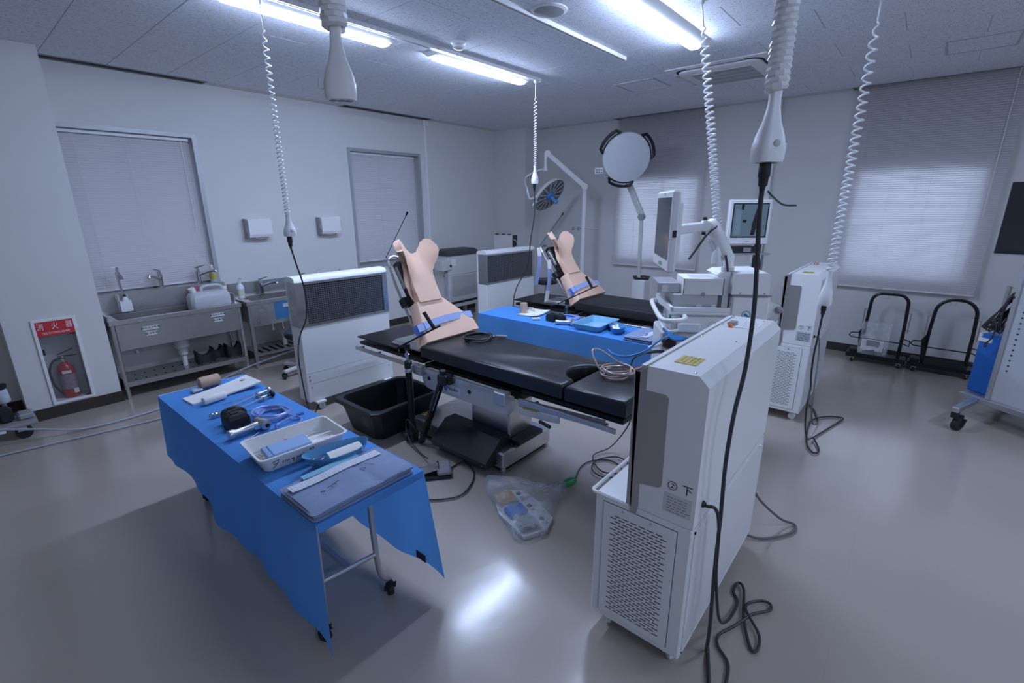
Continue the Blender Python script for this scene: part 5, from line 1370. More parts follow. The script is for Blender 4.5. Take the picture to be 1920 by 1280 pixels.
# ================================================================== imaging cart behind the foreground unit
def imaging_cart():
    a = radians(33); Vv = Vector((sin(a), -cos(a), 0)); Uu = Vector((cos(a), sin(a), 0)); O = Vector((3.521, .953, 0))
    M = Matrix(((Vv.x, Uu.x, 0, O.x), (Vv.y, Uu.y, 0, O.y), (0, 0, 1, 0), (0, 0, 0, 1)))
    B = lambda: MB(M); W_ = lambda x, y, z: M @ Vector((x, y, z))
    r = empty('imaging_cart', W_(-.1, .18, 0), 'white medical imaging cart with tray and side handle, behind the foreground unit', 'medical cart')
    B().box(.0, .255, .0, .34, .12, 1.222, .012).build('column', WHITE, r, False)
    m_ = B(); m_.prism([(-.012, -.01, 1.235), (-.012, -.01, 1.34), (.0, -.01, 1.380), (.215, -.01, 1.387), (.232, -.01, 1.37), (.24, -.01, 1.235)], (0, .40, 0)); m_.build('column_cover', WHITE, r, False)
    m_ = B(); m_.prism([(-.075, .05, 1.05), (-.055, .05, 1.10), (-.05, .05, 1.27), (-.10, .05, 1.36), (-.06, .05, 1.383), (-.0125, .05, 1.383), (-.0125, .05, 1.05)], (0, .30, 0)); m_.build('side_cover', WHITE, r, False)
    B().box(-.001, .256, -.004, -.0005, 1.222, 1.232).build('cover_gap', GREY, r, False)
    for x in (.045, .205): B().lathe([(.006, 0), (.006, 1)], (x, -.0101, 1.246), (x, -.014, 1.246), 8).build('screw', GREY, r)
    st = B().box(.07, .14, -.0015, -.0003, 1.055, 1.125).build('sticker', WPLAS, r, False)
    m_ = B(); m_.tube([(.105+.028*cos(k*pi/10), -.0025, 1.09+.028*sin(k*pi/10)) for k in range(20)], .002, 5, True); m_.build('emblem_ring', BLUECAB, st)
    B().prism([(.085, -.0025, 1.09), (.11, -.0025, 1.075), (.128, -.0025, 1.072), (.122, -.0025, 1.085), (.095, -.0025, 1.103)], (0, -.001, 0)).build('emblem_band', BLUECAB, st, False)
    # tray and keyboard shelf
    m_ = B(); m_.box(-.42, -.012, -.03, .36, 1.085, 1.108, .006); m_.box(-.42, -.012, -.03, -.012, 1.108, 1.142, .004); m_.prism([(-.42, -.03, 1.142), (-.42, -.03, 1.108), (-.46, .36, 1.108), (-.46, .36, 1.17)], (.02, 0, 0))
    m_.build('tray', WHITE, r, False)
    m_ = B(); m_.box(-.34, -.012, -.02, -.004, .955, 1.07, .004); pan = m_.build('front_panel', WHITE, r, False)
    m_ = B(); m_.tube([(-.118+.03*cos(k*pi/10), -.021, 1.012+.03*sin(k*pi/10)) for k in range(20)], .0025, 5, True); m_.build('round_hole', GPLAS, pan)
    B().box(-.36, -.21, -.06, -.021, .965, 1.03, .006).build('drawer_front', WHITE, r, False)
    B().box(-.045, -.015, -.0225, -.0205, 1.025, 1.03).box(-.028, -.024, -.0225, -.0205, 1.0, 1.025).build('panel_mark', GREY, r, False)
    B().box(-.40, -.012, -.0, .34, .95, 1.085, .008).build('shelf_box', WHITE, r, False)
    B().box(-.408, -.40, .02, .06, 1.035, 1.07).build('green_mark', GREEN, r, False)
    hp = catmull([(-.415, .34, 1.11), (-.475, .31, 1.125), (-.505, .25, 1.12), (-.495, .0, 1.075), (-.48, -.10, 1.065), (-.44, -.135, 1.065), (-.36, -.13, 1.07), (-.325, -.08, 1.075), (-.32, -.028, 1.08)], 5)
    B().tube(hp, .017, 12).build('side_handle', WHITE, r)
    hp2 = catmull([(-.40, .30, 1.0), (-.45, .26, 1.03), (-.46, .0, .99), (-.42, -.06, .97), (-.36, -.06, .98)], 5)
    B().tube(hp2, .010, 8).build('lower_bar', WHITE, r)
    # lower body
    B().box(-.46, -.01, .03, .38, .12, .945, .012).build('lower_body', WHITE, r, False)
    for i in range(4):
        for j in range(2): B().box(-.20+.045*i, -.175+.045*i, .0285, .0295, .86-.03*j, .868-.03*j).build('vent', INK, r, False)
    B().lathe([(.05, 0), (.055, .3), (.04, 1)], (-.40, .03, .87), (-.40, -.02, .87), 18).build('connector_port', BLACK, r)
    B().bar((-.44, .02, .86), (-.55, -.02, .83), .03, .02, .004).build('release_arm', WPLAS, r, False)
    B().box(-.48, .26, -.02, .40, .07, .12, .012).build('base', GPLAS, r, False)
    for x in (-.43, .20):
        for y in (.02, .36):
            p = W_(x, y, 0); caster(r, p.x, p.y, .03, .03, 1.0, GREY, RUBBER, top=.072)
    # right push bracket
    m_ = B(); m_.prism([(.255, .02, 1.06), (.255, .02, 1.185), (.33, .02, 1.155), (.35, .02, 1.135), (.345, .02, 1.105), (.31, .02, 1.085)], (0, .05, 0)); m_.build('push_bracket', WHITE, r, False)
    B().lathe([(.024, 0), (.026, .4), (.012, 1)], (.325, .02, 1.128), (.325, -.02, 1.128), 16).build('push_knob', GREY, r)
    B().tube(catmull([(.235, .36, 1.33), (.29, .36, 1.335), (.36, .37, 1.315)], 4), .013, 8).build('rear_grip', BLACK, r)
    # articulated arm
    B().cyl((-.015, .13, 1.385), (-.015, .13, 1.50), .035, n=18).build('arm_post', WHITE, r)
    B().lathe([(.045, 0), (.045, 1)], (-.015, .13, 1.385), (-.015, .13, 1.41), 18).build('post_collar', GPLAS, r)
    p0, p1 = Vector((-.03, .12, 1.47)), Vector((-.185, .07, 1.73))
    d = (p1-p0); 
    m_ = B(); m_.lathe([(.03, -.02), (.05, .05), (.056, .5), (.05, .9), (.035, 1.0), (.012, 1.05)], p0, p1, 20); m_.build('arm', WHITE, r)
    B().bar(p0+d*.25+Vector((-.05, -.02, -.01)), p0+d*.6+Vector((-.05, -.02, -.01)), .03, .06, .01).build('arm_underside', GPLAS, r, False)
    B().box(-.25, -.19, .02, .08, 1.66, 1.735, .008).build('wrist', WHITE, r, False)
    for z in (1.64, 1.74): B().lathe([(.014, 0), (.014, 1)], (-.232, .03, z), (-.232, .03, z+.02), 10).build('wrist_knob', BLACK, r)
    B().tube(catmull([(-.15, .03, 1.70), (-.22, -.0, 1.64), (-.29, -.03, 1.54), (-.33, -.04, 1.48)], 5), .008, 8).build('arm_cable', CABLE, r)
    B().tube(catmull([(-.06, .06, 1.50), (-.05, .04, 1.44), (-.04, .04, 1.39)], 5), .008, 8).build('arm_cable', CABLE, r)
    B().tube(catmull([(.27, .30, 1.31), (.285, .30, 1.2), (.275, .30, .95), (.29, .30, .7), (.28, .3, .15)], 6), .008, 8).build('rear_cable', CABLE, r)
    # monitor (its own plane runs along the cart axis)
    near = Vector((2.741, 1.122, 0)); n_ = -Vv
    MM = Matrix(((Uu.x, n_.x, 0, near.x), (Uu.y, n_.y, 0, near.y), (0, 0, 1, 0), (0, 0, 0, 1)))   # x along the width (away), y out of the face
    C_ = lambda: MB(MM)
    mon = C_().box(0, .54, -.045, .0, 1.452, 1.925, .012).build('monitor', WPLAS, r, False)
    C_().box(.035, .50, .0002, .0018, 1.525, 1.885).build('screen', mat('switched_off_lcd', (.10, .10, .108), .10, spec=.6, var=0), mon, False)
    C_().box(.10, .44, -.085, -.045, 1.49, 1.87, .02).build('back_housing', WPLAS, mon, False)
    C_().box(.02, .06, -.05, -.044, 1.66, 1.70).build('side_button', BLACK, mon, False) if False else C_().box(-.003, -.0005, -.035, -.012, 1.66, 1.70).build('side_button', BLACK, mon, False)
    C_().box(.20, .30, .0002, .0016, 1.475, 1.498).build('green_label', mat('mint_label', (.20, .40, .33), .5), mon, False)
    C_().box(.24, .28, .0002, .0016, 1.90, 1.912).build('badge', LABEL, mon, False)
    bk = MM @ Vector((.27, -.085, 1.69)); w = W_(-.25, .05, 1.695)
    MB().bar(bk, w, .05, .06, .008).build('monitor_bracket', WHITE, mon, False)
    # blue sheathed leads hanging from the tray
    m_ = B()
    for k in range(5):
        m_.tube(catmull([(-.46, -.03-.01*k, .985), (-.40, -.09-.012*k, .955-.006*k), (-.25, -.10-.01*k, .925+.005*k), (-.10, -.08, .92+.008*k), (.03, -.05, .935+.006*k)], 6), .0085, 8)
    m_.tube(catmull([(-.40, -.09, .96), (-.50, -.16, .93), (-.60, -.20, .86), (-.72, -.15, .80), (-.80, -.02, .775), (-.83, .10, .77)], 6), .008, 8)
    thing(m_, 'blue_lead', BLUECAB, 'loops of blue sheathed lead hanging under the imaging cart tray', 'cable')
    m_ = B(); m_.tube(catmull([(-.44, .0, .80), (-.52, -.05, .81), (-.62, -.10, .80), (-.67, -.10, .75), (-.68, -.10, .62)], 6), [.012]*9+[.006]*16, 8); thing(m_, 'probe_lead', CABLE, 'black probe lead curving from the imaging cart toward the bed', 'cable')
    # devices on the tray
    e = empty('grey_module', W_(-.23, .17, 1.108), 'flat metallic grey module lying on the imaging cart tray', 'device')
    B().box(-.40, -.09, .02, .33, 1.1085, 1.225, .004).build('case', ALU, e, False)
    B().box(-.235, -.195, .0185, .0198, 1.125, 1.155).build('sticker', PAPER, e, False); B().box(-.13, -.10, .0185, .0198, 1.125, 1.155).build('sticker', PAPER, e, False)
    e = empty('grey_power_module', W_(-.4, .25, 1.226), 'smaller grey module with white sticker, left of the cardboard box on the cart', 'device')
    B().box(-.50, -.345, .08, .36, 1.2255, 1.30, .004).build('case', ALU, e, False)
    B().box(-.47, -.43, .0785, .0798, 1.235, 1.28).build('sticker', PAPER, e, False)
    e = empty('cardboard_box', W_(-.2, .13, 1.226), 'white cardboard box on the imaging cart below the monitor', 'box')
    B().box(-.335, -.07, .0, .26, 1.2258, 1.342, .002).build('carton', CARD, e, False)
    B().box(-.28, -.11, .06, .20, 1.3421, 1.3428).build('top_label', LABEL, e, False)
    m_ = B(); m_.lathe([(.015, 0), (.015, 1)], (-.20, -.0003, 1.232), (-.20, -.0013, 1.232), 14); m_.build('thumb_notch', GREY, e)
    B().box(-.0685, -.066, .0, .012, 1.23, 1.34).box(-.337, -.3352, .0, .01, 1.23, 1.34).build('flap_edge', BROWN, e, False)
    m_ = B(); m_.lathe([(.0, 0), (.012, .05), (.012, .7), (.006, 1)], (-.31, .0, 1.1085), (-.31, .0, 1.122), 12); thing(m_, 'orange_stopper', ORANGE, 'tiny orange bead on the imaging cart tray', 'stopper')  # loose orange cap lying on the tray
    m_ = B(); m_.lathe([(.0, 0), (.010, .05), (.010, .6), (.005, 1)], (-.17, .0, 1.1085), (-.155, .0, 1.118), 12); thing(m_, 'white_stopper', WPLAS, 'tiny white bead on the imaging cart tray', 'stopper')  # loose white cap lying on the tray
imaging_cart()

# ================================================================== second monitor on a slim stand
def monitor_stand():
    c = Vector((5.43, 1.395, 0)); wv = Vector((.66, -.75, 0)).normalized(); n_ = Vector((-.75, -.66, 0)).normalized()
    M = Matrix(((wv.x, -n_.x, 0, c.x), (wv.y, -n_.y, 0, c.y), (0, 0, 1, 0), (0, 0, 0, 1))); B = lambda: MB(M)
    r = empty('monitor_stand', c, 'small white monitor showing a teal image, on a slim black stand with a shelf', 'monitor stand')
    mon = B().box(-.22, .22, .0, .05, 1.435, 1.885, .01).build('monitor', WPLAS, r, False)
    B().box(-.185, .185, -.0016, -.0004, 1.505, 1.850).build('screen_bezel', INK, mon, False)
    tl = mat('screen_teal', (.03, .06, .08), .15, var=0, emit=(.13, .20, .27), estr=.38)
    sh = mat('screen_dark', (.01, .012, .014), .15, var=0)  # dark shapes within the displayed image
    pb = mat('screen_pale', (.03, .06, .09), .15, var=0, emit=(.20, .29, .40), estr=.38)
    B().box(-.172, .172, -.0022, -.0017, 1.518, 1.838).build('screen_image', tl, mon, False)
    m_ = B()
    m_.prism([(.06, -.0027, 1.80), (.10, -.0027, 1.82), (.095, -.0027, 1.70), (.06, -.0027, 1.53), (.02, -.0027, 1.53), (.03, -.0027, 1.66)], (0, .0004, 0))
    m_.prism([(-.10, -.0027, 1.838), (-.07, -.0027, 1.838), (-.075, -.0027, 1.78), (-.10, -.0027, 1.79)], (0, .0004, 0))
    m_.prism([(-.075, -.0027, 1.69), (-.03, -.0027, 1.685), (-.04, -.0027, 1.655), (-.075, -.0027, 1.66)], (0, .0004, 0))
    m_.build('screen_dark_shape', sh, mon, False)
    m_ = B(); m_.prism([(-.155, -.0027, 1.80), (-.10, -.0027, 1.77), (-.085, -.0027, 1.53), (-.155, -.0027, 1.53)], (0, .0004, 0)); m_.build('screen_pale_shape', pb, mon, False)
    B().box(-.02, .02, -.0016, -.0004, 1.462, 1.470).build('badge', LABEL, mon, False)
    B().box(-.23, .25, -.03, .22, 1.33, 1.348, .003).build('shelf', ALU, r, False)
    B().box(.215, .225, .05, .075, .9, 1.80).build('upright_edge', ALU, r, False)
    B().box(.13, .185, .05, .10, .06, 1.72, .004).build('upright', BLACK, r, False)
    B().box(-.15, .20, .0, .06, .04, .075, .004).box(.13, .19, -.18, .26, .04, .075, .004).box(-.15, -.09, -.18, .26, .04, .075, .004).build('base_frame', BLACK, r, False)
    for x in (-.12, .16):
        for y in (-.15, .23):
            p = M @ Vector((x, y, 0)); caster(r, p.x, p.y, .018, .018, .5, GREY, RUBBER, top=.041)
    B().tube(catmull([(.16, .04, 1.33), (.17, .0, 1.22), (.15, .02, 1.05), (.16, .03, .8)], 5), .007, 6).build('cable', CABLE, r)
    B().tube(catmull([(-.19, .05, 1.33), (-.20, .04, 1.26), (-.21, .05, 1.18)], 5), .005, 6).build('cable', CABLE, r)
    e = empty('recorder_box', M @ Vector((-.02, .08, 1.3485)), 'black recorder box on the shelf below the small monitor', 'recorder')
    B().box(-.17, .13, .0, .16, 1.349, 1.415, .004).build('case', BLACK, e, False)
    B().box(-.03, .05, -.002, -.0005, 1.36, 1.405).build('front_plate', GREY, e, False)
monitor_stand()
# ================================================================== cords hanging from the ceiling tracks
def rrect(c, ax, ay, n=20, p=3.2):
    out = []
    for k in range(n):
        t = 2*pi*k/n; cx, sy_ = cos(t), sin(t)
        out.append((c[0]+ax*math.copysign(abs(cx)**(2/p), cx), c[1]+ay*math.copysign(abs(sy_)**(2/p), sy_), c[2]))
    return out
def helix(path, R, turns, seg=12):
    P = [Vector(p) for p in path]
    L = [0]
    for a, b in zip(P, P[1:]): L.append(L[-1]+(b-a).length)
    def at(s):
        s *= L[-1]
        for i in range(len(P)-1):
            if s <= L[i+1] or i == len(P)-2:
                t = (s-L[i])/(L[i+1]-L[i]); d = (P[i+1]-P[i]).normalized(); return P[i].lerp(P[i+1], t), d
    out = []; n = int(turns*seg)
    for i in range(n+1):
        s = i/n; p, d = at(s); x = d.orthogonal().normalized()
        x = Vector((1, 0, 0))-d*d.x; x.normalize(); y = d.cross(x)
        a = 2*pi*turns*(.55*s+.45*s*s) if not callable(R) or True else 0; r = R(s) if callable(R) else R
        out.append(p+(x*cos(a)+y*sin(a))*r)
    return out
def plug_cord(x, y, ztop, zc0, zc1, ztip, label, R=.016, cr=.0045, turns=40, bw=.040, bd=.032, rot=0.0, lean=(0, 0), connector=True, tight=False):
    """coiled white cord with a bottle-shaped outlet body"""
    r = empty('hanging_outlet_cord', (x, y, ztip), label, 'power cord', 'ceiling outlet cords')
    bx, by = x+lean[0], y+lean[1]
    q = lambda z: (x+lean[0]*(ztop-z)/(ztop-zc1), y+lean[1]*(ztop-z)/(ztop-zc1), z)
    MB().box(x-.02, x+.02, y-.012, y+.012, ztop-.02, ztop+.02, .003).build('track_hook', WPLAS, r, False)
    m_ = MB(); m_.cyl(q(ztop-.02), q(zc0), cr*.9, n=8)
    m_.tube(helix([q(zc0), q((zc0+zc1)/2), q(zc1)], (lambda s: R*min(1, .25+s*8)) if not tight else R, turns), cr, 7)
    m_.build('coil', COIL, r)
    if tight: MB().cyl(q(zc0), q(zc1), R*.92, n=14).build('cord_core', GPLAS, r)
    h = zc1-ztip
    prof = [(.38, .0), (.36, .10), (.38, .22), (.55, .42), (.85, .62), (1.0, .78), (1.0, .92), (.93, 1.0)]
    rings = []
    cr_, sr_ = cos(rot), sin(rot)
    for k, t in prof:
        z = zc1-h*t; rings.append([(bx+(a*cr_-b*sr_), by+(a*sr_+b*cr_), c) for a, b, c in rrect((0, 0, z), bw*k, bd*k)])
    MB().loft(rings).build('outlet_body', WPLAS, r, True, 50)
    MB().lathe([(.010, 0), (.010, .6), (.006, 1)], (bx-bw*sr_*0-bd*cos(rot+pi/2)*-.0+(-sr_)*-bd*.98, by+cr_*-bd*.98, ztip+h*.26), (bx+sr_*(bd+.004), by-cr_*(bd+.004), ztip+h*.26), 12).build('pilot_lamp', LABEL, r)
    hx = bx+cr_*(bw+.012); hy = by+sr_*(bw+.012)
    MB().tube([(bx+cr_*bw*.95, by+sr_*bw*.95, ztip+.03), (hx, hy, ztip+.03), (hx, hy, ztip+.055)], .004, 6).build('hook', WPLAS, r)
    m_ = MB()
    for k in (-1, 0, 1): m_.box(bx+k*.022*cr_-.007, bx+k*.022*cr_+.007, by+k*.022*sr_-.010, by+k*.022*sr_+.010, ztip-.002, ztip+.001)
    m_.build('socket', GREY, r, False)
    if connector:
        MB().lathe([(.016, 0), (.017, .25), (.017, .45), (.014, .5), (.013, .75), (.009, .8), (.007, 1)], (bx-.008, by, ztip-.001), (bx-.008, by, ztip-.085), 14).build('plug', RUBBER, r)
    return r, Vector((bx-.008, by, ztip-.085))
c1, e1 = plug_cord(1.585, 3.36, 3.08, 2.90, 1.79, 1.645, 'white coiled outlet cord hanging in front of the towel dispenser', R=.0155, cr=.0042, turns=36)
c3, e3 = plug_cord(4.36, 3.36, 3.08, 2.93, 2.25, 2.065, 'white coiled outlet cord hanging left of the thin-rimmed surgical lamp', R=.015, cr=.0036, turns=27)
c2, e2 = plug_cord(.852, 1.375, 3.08, 2.95, 2.335, 2.145, 'thick white outlet cord with empty outlet, hanging at the top left of centre', R=.026, cr=.0125, turns=30, bw=.045, bd=.036, connector=False, rot=2.5, tight=True)
c5, e5 = plug_cord(1.635, .395, 3.08, 2.95, 2.158, 1.965, 'thick white outlet cord with black plug, hanging over the foreground unit', R=.022, cr=.011, turns=36, bw=.043, bd=.036, rot=-.7, tight=True)
c6, e6 = plug_cord(4.13, .46, 3.08, 2.95, 1.40, 1.16, 'long loose white coiled cord hanging before the right-hand blind', R=.024, cr=.0065, turns=34, bw=.05, bd=.042, lean=(-.20, -.01))
c4, e4 = plug_cord(3.43, 1.33, 3.08, 2.93, 1.62, 1.44, 'white coiled cord slanting down to the imaging cart arm', R=.024, cr=.0065, turns=40, lean=(.09, -.24), connector=False)

def cable(pts, rad, m, name, label, k=6, n=8):
    mb = MB(); mb.tube(catmull(pts, k), rad, n); return thing(mb, name, m, label, 'cable')
cable([e1+Vector((0, 0, .004)), (1.60, 3.36, 1.45), (1.68, 3.45, 1.25), (1.75, 3.62, 1.0), (1.77, 3.82, .80), (1.80, 3.96, .60), (1.815, 3.98, .35), (1.82, 3.95, .12), (1.87, 3.97, .012), (2.02, 4.16, .012)], .006, CABLE, 'power_cable', 'dark cable dropping from a coiled cord past the left of the white supply panel')
cable([e3+Vector((0, 0, .004)), (4.37, 3.37, 1.75), (4.34, 3.40, 1.45), (4.37, 3.47, 1.15), (4.33, 3.62, .85), (4.36, 3.70, .5), (4.42, 3.85, .012), (4.75, 4.2, .012)], .006, CABLE, 'power_cable', 'thin dark cable falling before the far supply panel onto the blue table end')
cable([e5+Vector((0, 0, .004)), (1.655, .40, 1.82), (1.70, .40, 1.68), (1.73, .395, 1.50), (1.70, .39, 1.30), (1.655, .395, 1.15), (1.65, .40, .95), (1.68, .40, .72), (1.70, .40, .45), (1.66, .38, .22), (1.70, .39, .06), (1.76, .40, .012), (1.68, .37, .012), (1.55, .32, .012), (1.42, .25, .012)], .0075, CABLE, 'power_cable', 'dark cable falling from the thick cord along the foreground unit to the floor')
cable([(1.63, .443, .77), (1.645, .41, .76), (1.665, .395, .66), (1.69, .39, .45), (1.75, .37, .20), (1.93, .37, .05), (2.10, .375, .012), (2.16, .41, .012), (2.23, .41, .014), (2.20, .375, .020), (2.02, .325, .016), (1.88, .26, .012), (1.89, .235, .012), (1.97, .25, .018), (2.08, .335, .026), (2.17, .295, .02), (2.19, .255, .014), (2.15, .245, .012), (2.06, .30, .022), (1.95, .345, .014), (1.86, .385, .012), (1.80, .37, .012), (1.74, .31, .012), (1.62, .285, .012), (1.50, .25, .012)], .0065, CABLE, 'power_cable', 'dark cable leaving the foreground unit and looping like a bow on the floor', 7)
cable([(1.695, .395, 1.886), (1.70, .38, 1.87), (1.76, .36, 1.845), (1.80, .33, 1.842)], .003, mat('green_wire', (.03, .10, .07), .5), 'earth_wire', 'thin green earth wire sticking out beside the black plug', 5, 6)
cable([(2.60, .53, .50), (2.66, .52, .42), (2.70, .47, .25), (2.86, .36, .06), (2.93, .29, .012), (2.85, .28, .012), (2.74, .34, .012), (2.66, .42, .012), (2.62, .52, .03)], .007, mat('mid_grey_cable', (.12, .12, .13), .45), 'power_cable', 'grey cable looping on the floor behind the foreground unit')
cable([e6+Vector((0, 0, .004)), (3.94, .455, .95), (3.93, .46, .78), (3.98, .46, .62), (4.03, .455, .50), (3.96, .45, .40), (3.95, .44, .25), (4.02, .42, .10), (4.25, .40, .02), (4.55, .33, .012), (4.75, .28, .012), (4.85, .27, .012), (4.80, .38, .012), (4.62, .47, .012), (4.35, .46, .012), (4.10, .42, .012), (3.98, .36, .012), (4.05, .33, .012), (4.25, .40, .02)], .0065, CABLE, 'power_cable', 'dark cable from the loose coiled cord piling up beside unit 1')
cable([(4.58, .546, .77), (4.58, .52, .76), (4.55, .50, .65), (4.45, .48, .45), (4.35, .46, .25), (4.40, .44, .08), (4.60, .42, .014), (4.85, .48, .012), (5.0, .55, .012)], .006, mat('mid_grey_cable', (.12, .12, .13), .45), 'power_cable', 'grey cable leaving the side of unit 1 to the floor')
cable([(-.45, 5.50, .20), (-.10, 5.36, .17), (.18, 5.28, .10), (.45, 5.22, .02), (.8, 5.20, .012), (1.15, 5.28, .012), (1.55, 5.52, .012), (1.86, 5.68, .04), (2.15, 5.60, .12), (2.55, 5.40, .24)], .009, HOSE, 'air_hose', 'grey air hose running across the floor past the sinks')
cable([(-.6, 5.12, .012), (-.1, 5.13, .012), (.3, 5.07, .012), (.7, 5.0, .012), (1.2, 4.95, .012), (1.7, 5.0, .012)], .007, HOSE, 'air_hose', 'second grey hose lying flat on the floor at the left edge')
# foot pedal leads and tubes from the foot end of the bed
cable([(1.98, 2.30, .045), (2.06, 2.33, .012), (2.17, 2.32, .012), (2.13, 2.18, .012), (2.02, 2.08, .012), (1.86, 2.03, .012), (1.72, 2.12, .012), (1.60, 2.30, .012)], .006, CABLE, 'power_cable', 'black lead curving on the floor from the foot switch')
cable([(2.15, 2.86, .09), (2.12, 2.80, .13), (2.09, 2.86, .22), (2.12, 2.93, .14), (2.08, 2.84, .05), (2.03, 2.62, .02), (1.98, 2.50, .06)], .005, CABLE, 'power_cable', 'thin lead looping around the limb positioner base to the foot switch')
cable([(2.45, 1.53, .035), (2.52, 1.56, .02), (2.66, 1.61, .012), (2.78, 1.60, .012), (2.88, 1.50, .012), (2.84, 1.38, .014), (2.72, 1.34, .016), (2.64, 1.42, .02), (2.68, 1.53, .022), (2.82, 1.56, .022), (2.95, 1.47, .02), (2.92, 1.36, .012), (2.80, 1.33, .012), (2.70, 1.46, .02), (2.85, 1.62, .02), (3.02, 1.56, .05), (3.06, 1.45, .25), (3.0, 1.40, .45), (2.95, 1.35, .62)], .005, CABLE, 'power_cable', 'thin dark lead coiled on the floor between the bagged pedal and the foreground unit', 6, 6)
m_ = MB(); random.seed(3)
cx, cy, cz = 2.60, 1.33, .812
pts = []
for k in range(44):
    a = k*2*pi/11; rr = .095+.018*sin(k*1.3); pts.append((cx+rr*1.15*cos(a)+.01*sin(k), cy+rr*sin(a), cz+.0045*k/11*2.2+.006*abs(sin(k*.9))))
pts += [(cx+.10, cy+.06, .86), (cx+.04, cy+.14, .93), (cx-.03, cy+.17, .95), (cx-.07, cy+.13, .90), (cx-.08, cy+.06, .84), (cx+.02, cy-.05, .835), (cx+.16, cy-.09, .84), (2.80, 1.20, .82), (2.86, 1.17, .78), (2.87, 1.18, .62), (2.86, 1.26, .40), (2.90, 1.30, .22), (3.0, 1.30, .05)]
m_.tube(catmull(pts, 4), .0055, 7); tb = thing(m_, 'suction_tubing', TUBEP, 'coil of clear tan tubing lying on the foot end of the middle table', 'tubing')
MB().cyl((cx+.10, cy-.06, .835), (cx+.14, cy-.085, .838), .011, n=10).build('red_connector', RED, tb)
m_ = MB(); cx, cy, cz = 2.64, 2.60, .812
pts = []
for k in range(60):
    a = k*2*pi/15+.4; rr = .10+.012*sin(k*.8); pts.append((cx+rr*1.2*cos(a), cy+rr*.95*sin(a), cz+.0035*(k//15)*2+.002*sin(k)))
pts += [(2.74, 2.52, .825), (2.80, 2.50, .820), (2.80, 2.44, .82)]
m_.tube(catmull(pts, 3), .0055, 7); cc = thing(m_, 'camera_cable', CABLE, 'coiled black cable lying on the mattress of the middle table', 'cable')
MB().lathe([(.008, 0), (.012, .2), (.012, .7), (.009, 1)], (2.76, 2.51, .824), (2.80, 2.43, .824), 10).build('connector', GREY, cc)
MB().lathe([(.006, 0), (.009, .3), (.009, 1)], (2.72, 2.54, .822), (2.735, 2.50, .822), 10).build('connector', CHROME, cc)

# ================================================================== black tub under the head end
def tub():
    x0, x1, y0, y1, z1 = 1.875, 2.60, 2.995, 3.60, .285
    r = empty('black_tub', ((x0+x1)/2, (y0+y1)/2, 0), 'large open black plastic tub beside the middle table base', 'tub')
    def ring(e, z, k=.05):
        a, b, c, d = x0+e, x1-e, y0+e, y1-e
        return [(a+k, c, z), (b-k, c, z), (b, c+k, z), (b, d-k, z), (b-k, d, z), (a+k, d, z), (a, d-k, z), (a, c+k, z)]
    MB().loft([ring(.10, .0), ring(.085, .01), ring(.035, z1-.035), ring(.0, z1-.035), ring(.0, z1-.005), ring(.006, z1), ring(.045, z1), ring(.05, z1-.02), ring(.10, .015)]).build('shell', BLACK, r, False)
    s = MB(); s.prism([(x0+.048, y0+.16, .20), (x0+.048, y0+.32, .20), (x0+.073, y0+.32, .08), (x0+.073, y0+.16, .08)], (-.0015, 0, -.0004)); lb = s.build('paper_label', PAPER, r, False)
    m_ = MB()
    for i in range(5): 
        t = i/5; x = x0+.048+.025*(.1+t*.8)-.0022; z = .20-.12*(.1+t*.8); m_.box(x, x+.0008, y0+.175, y0+.24+.06*random.random(), z-.004, z+.004)
    m_.build('print', GREY, lb, False)
tub()

# foot switch
r = empty('foot_switch', (1.93, 2.38, 0), 'black foot switch with silver treadle beside the table base', 'foot switch')
Mf = Matrix.Translation((1.93, 2.375, 0)) @ Matrix.Rotation(radians(-38), 4, 'Z')
MB(Mf).box(-.12, .12, -.085, .085, .0, .022, .006).build('base', BLACK, r, False)
MB(Mf).box(.02, .12, -.08, .08, .022, .062, .012).build('switch_box', GREY, r, False)
MB(Mf).prism([(-.13, -.05, .024), (-.13, -.05, .034), (.04, -.05, .075), (.04, -.05, .065)], (0, .085, 0)).build('treadle', STEEL, r, False)
MB(Mf).cyl((.03, -.06, .068), (.03, .05, .068), .008, n=8).build('hinge_pin', CHROME, r)

# bagged three-pad pedal
r = empty('pedal_board', (1.96, 1.62, 0), 'grey foot pedal with yellow, blue and black pads inside a clear bag', 'foot pedal')
Mp = Matrix.Translation((1.962, 1.615, 0)) @ Matrix.Rotation(radians(-22), 4, 'Z')
MB(Mp).prism([(-.09, -.22, .002), (.06, -.23, .002), (.15, -.15, .002), (.16, .03, .002), (.13, .19, .002), (.03, .245, .002), (-.07, .22, .002), (-.12, .04, .002)], (0, 0, .022)).build('plate', GPLAS, r, False)
for (y, m, nm) in ((.145, mat('ochre_pad', (.45, .25, .04), .5), 'yellow_pad'), (.0, mat('pad_blue', (.03, .16, .50), .5), 'blue_pad'), (-.145, RUBBER, 'black_pad')):
    MB(Mp).box(-.085, .04, y-.052, y+.052, .024, .058, .012).build(nm, m, r, False)
    MB(Mp).lathe([(.016, 0), (.016, .6), (.011, 1)], (.085, y+.02, .024), (.085, y+.02, .032), 14).build('mode_button', BLACK, r)
    MB(Mp).box(.07, .10, y-.035, y-.012, .024, .026).build('mode_mark', GREY, r, False)
bagc = [(2.146, 2.025), (2.259, 1.76), (2.334, 1.60), (2.45, 1.555), (2.36, 1.53), (2.20, 1.49), (2.09, 1.45), (1.90, 1.375), (1.765, 1.46), (1.86, 1.66), (1.925, 1.78), (2.03, 1.98)]
bc = catmull([(a, b, 0) for a, b in bagc], 4, True); ctr = Vector((1.99, 1.63, 0))
rings = []
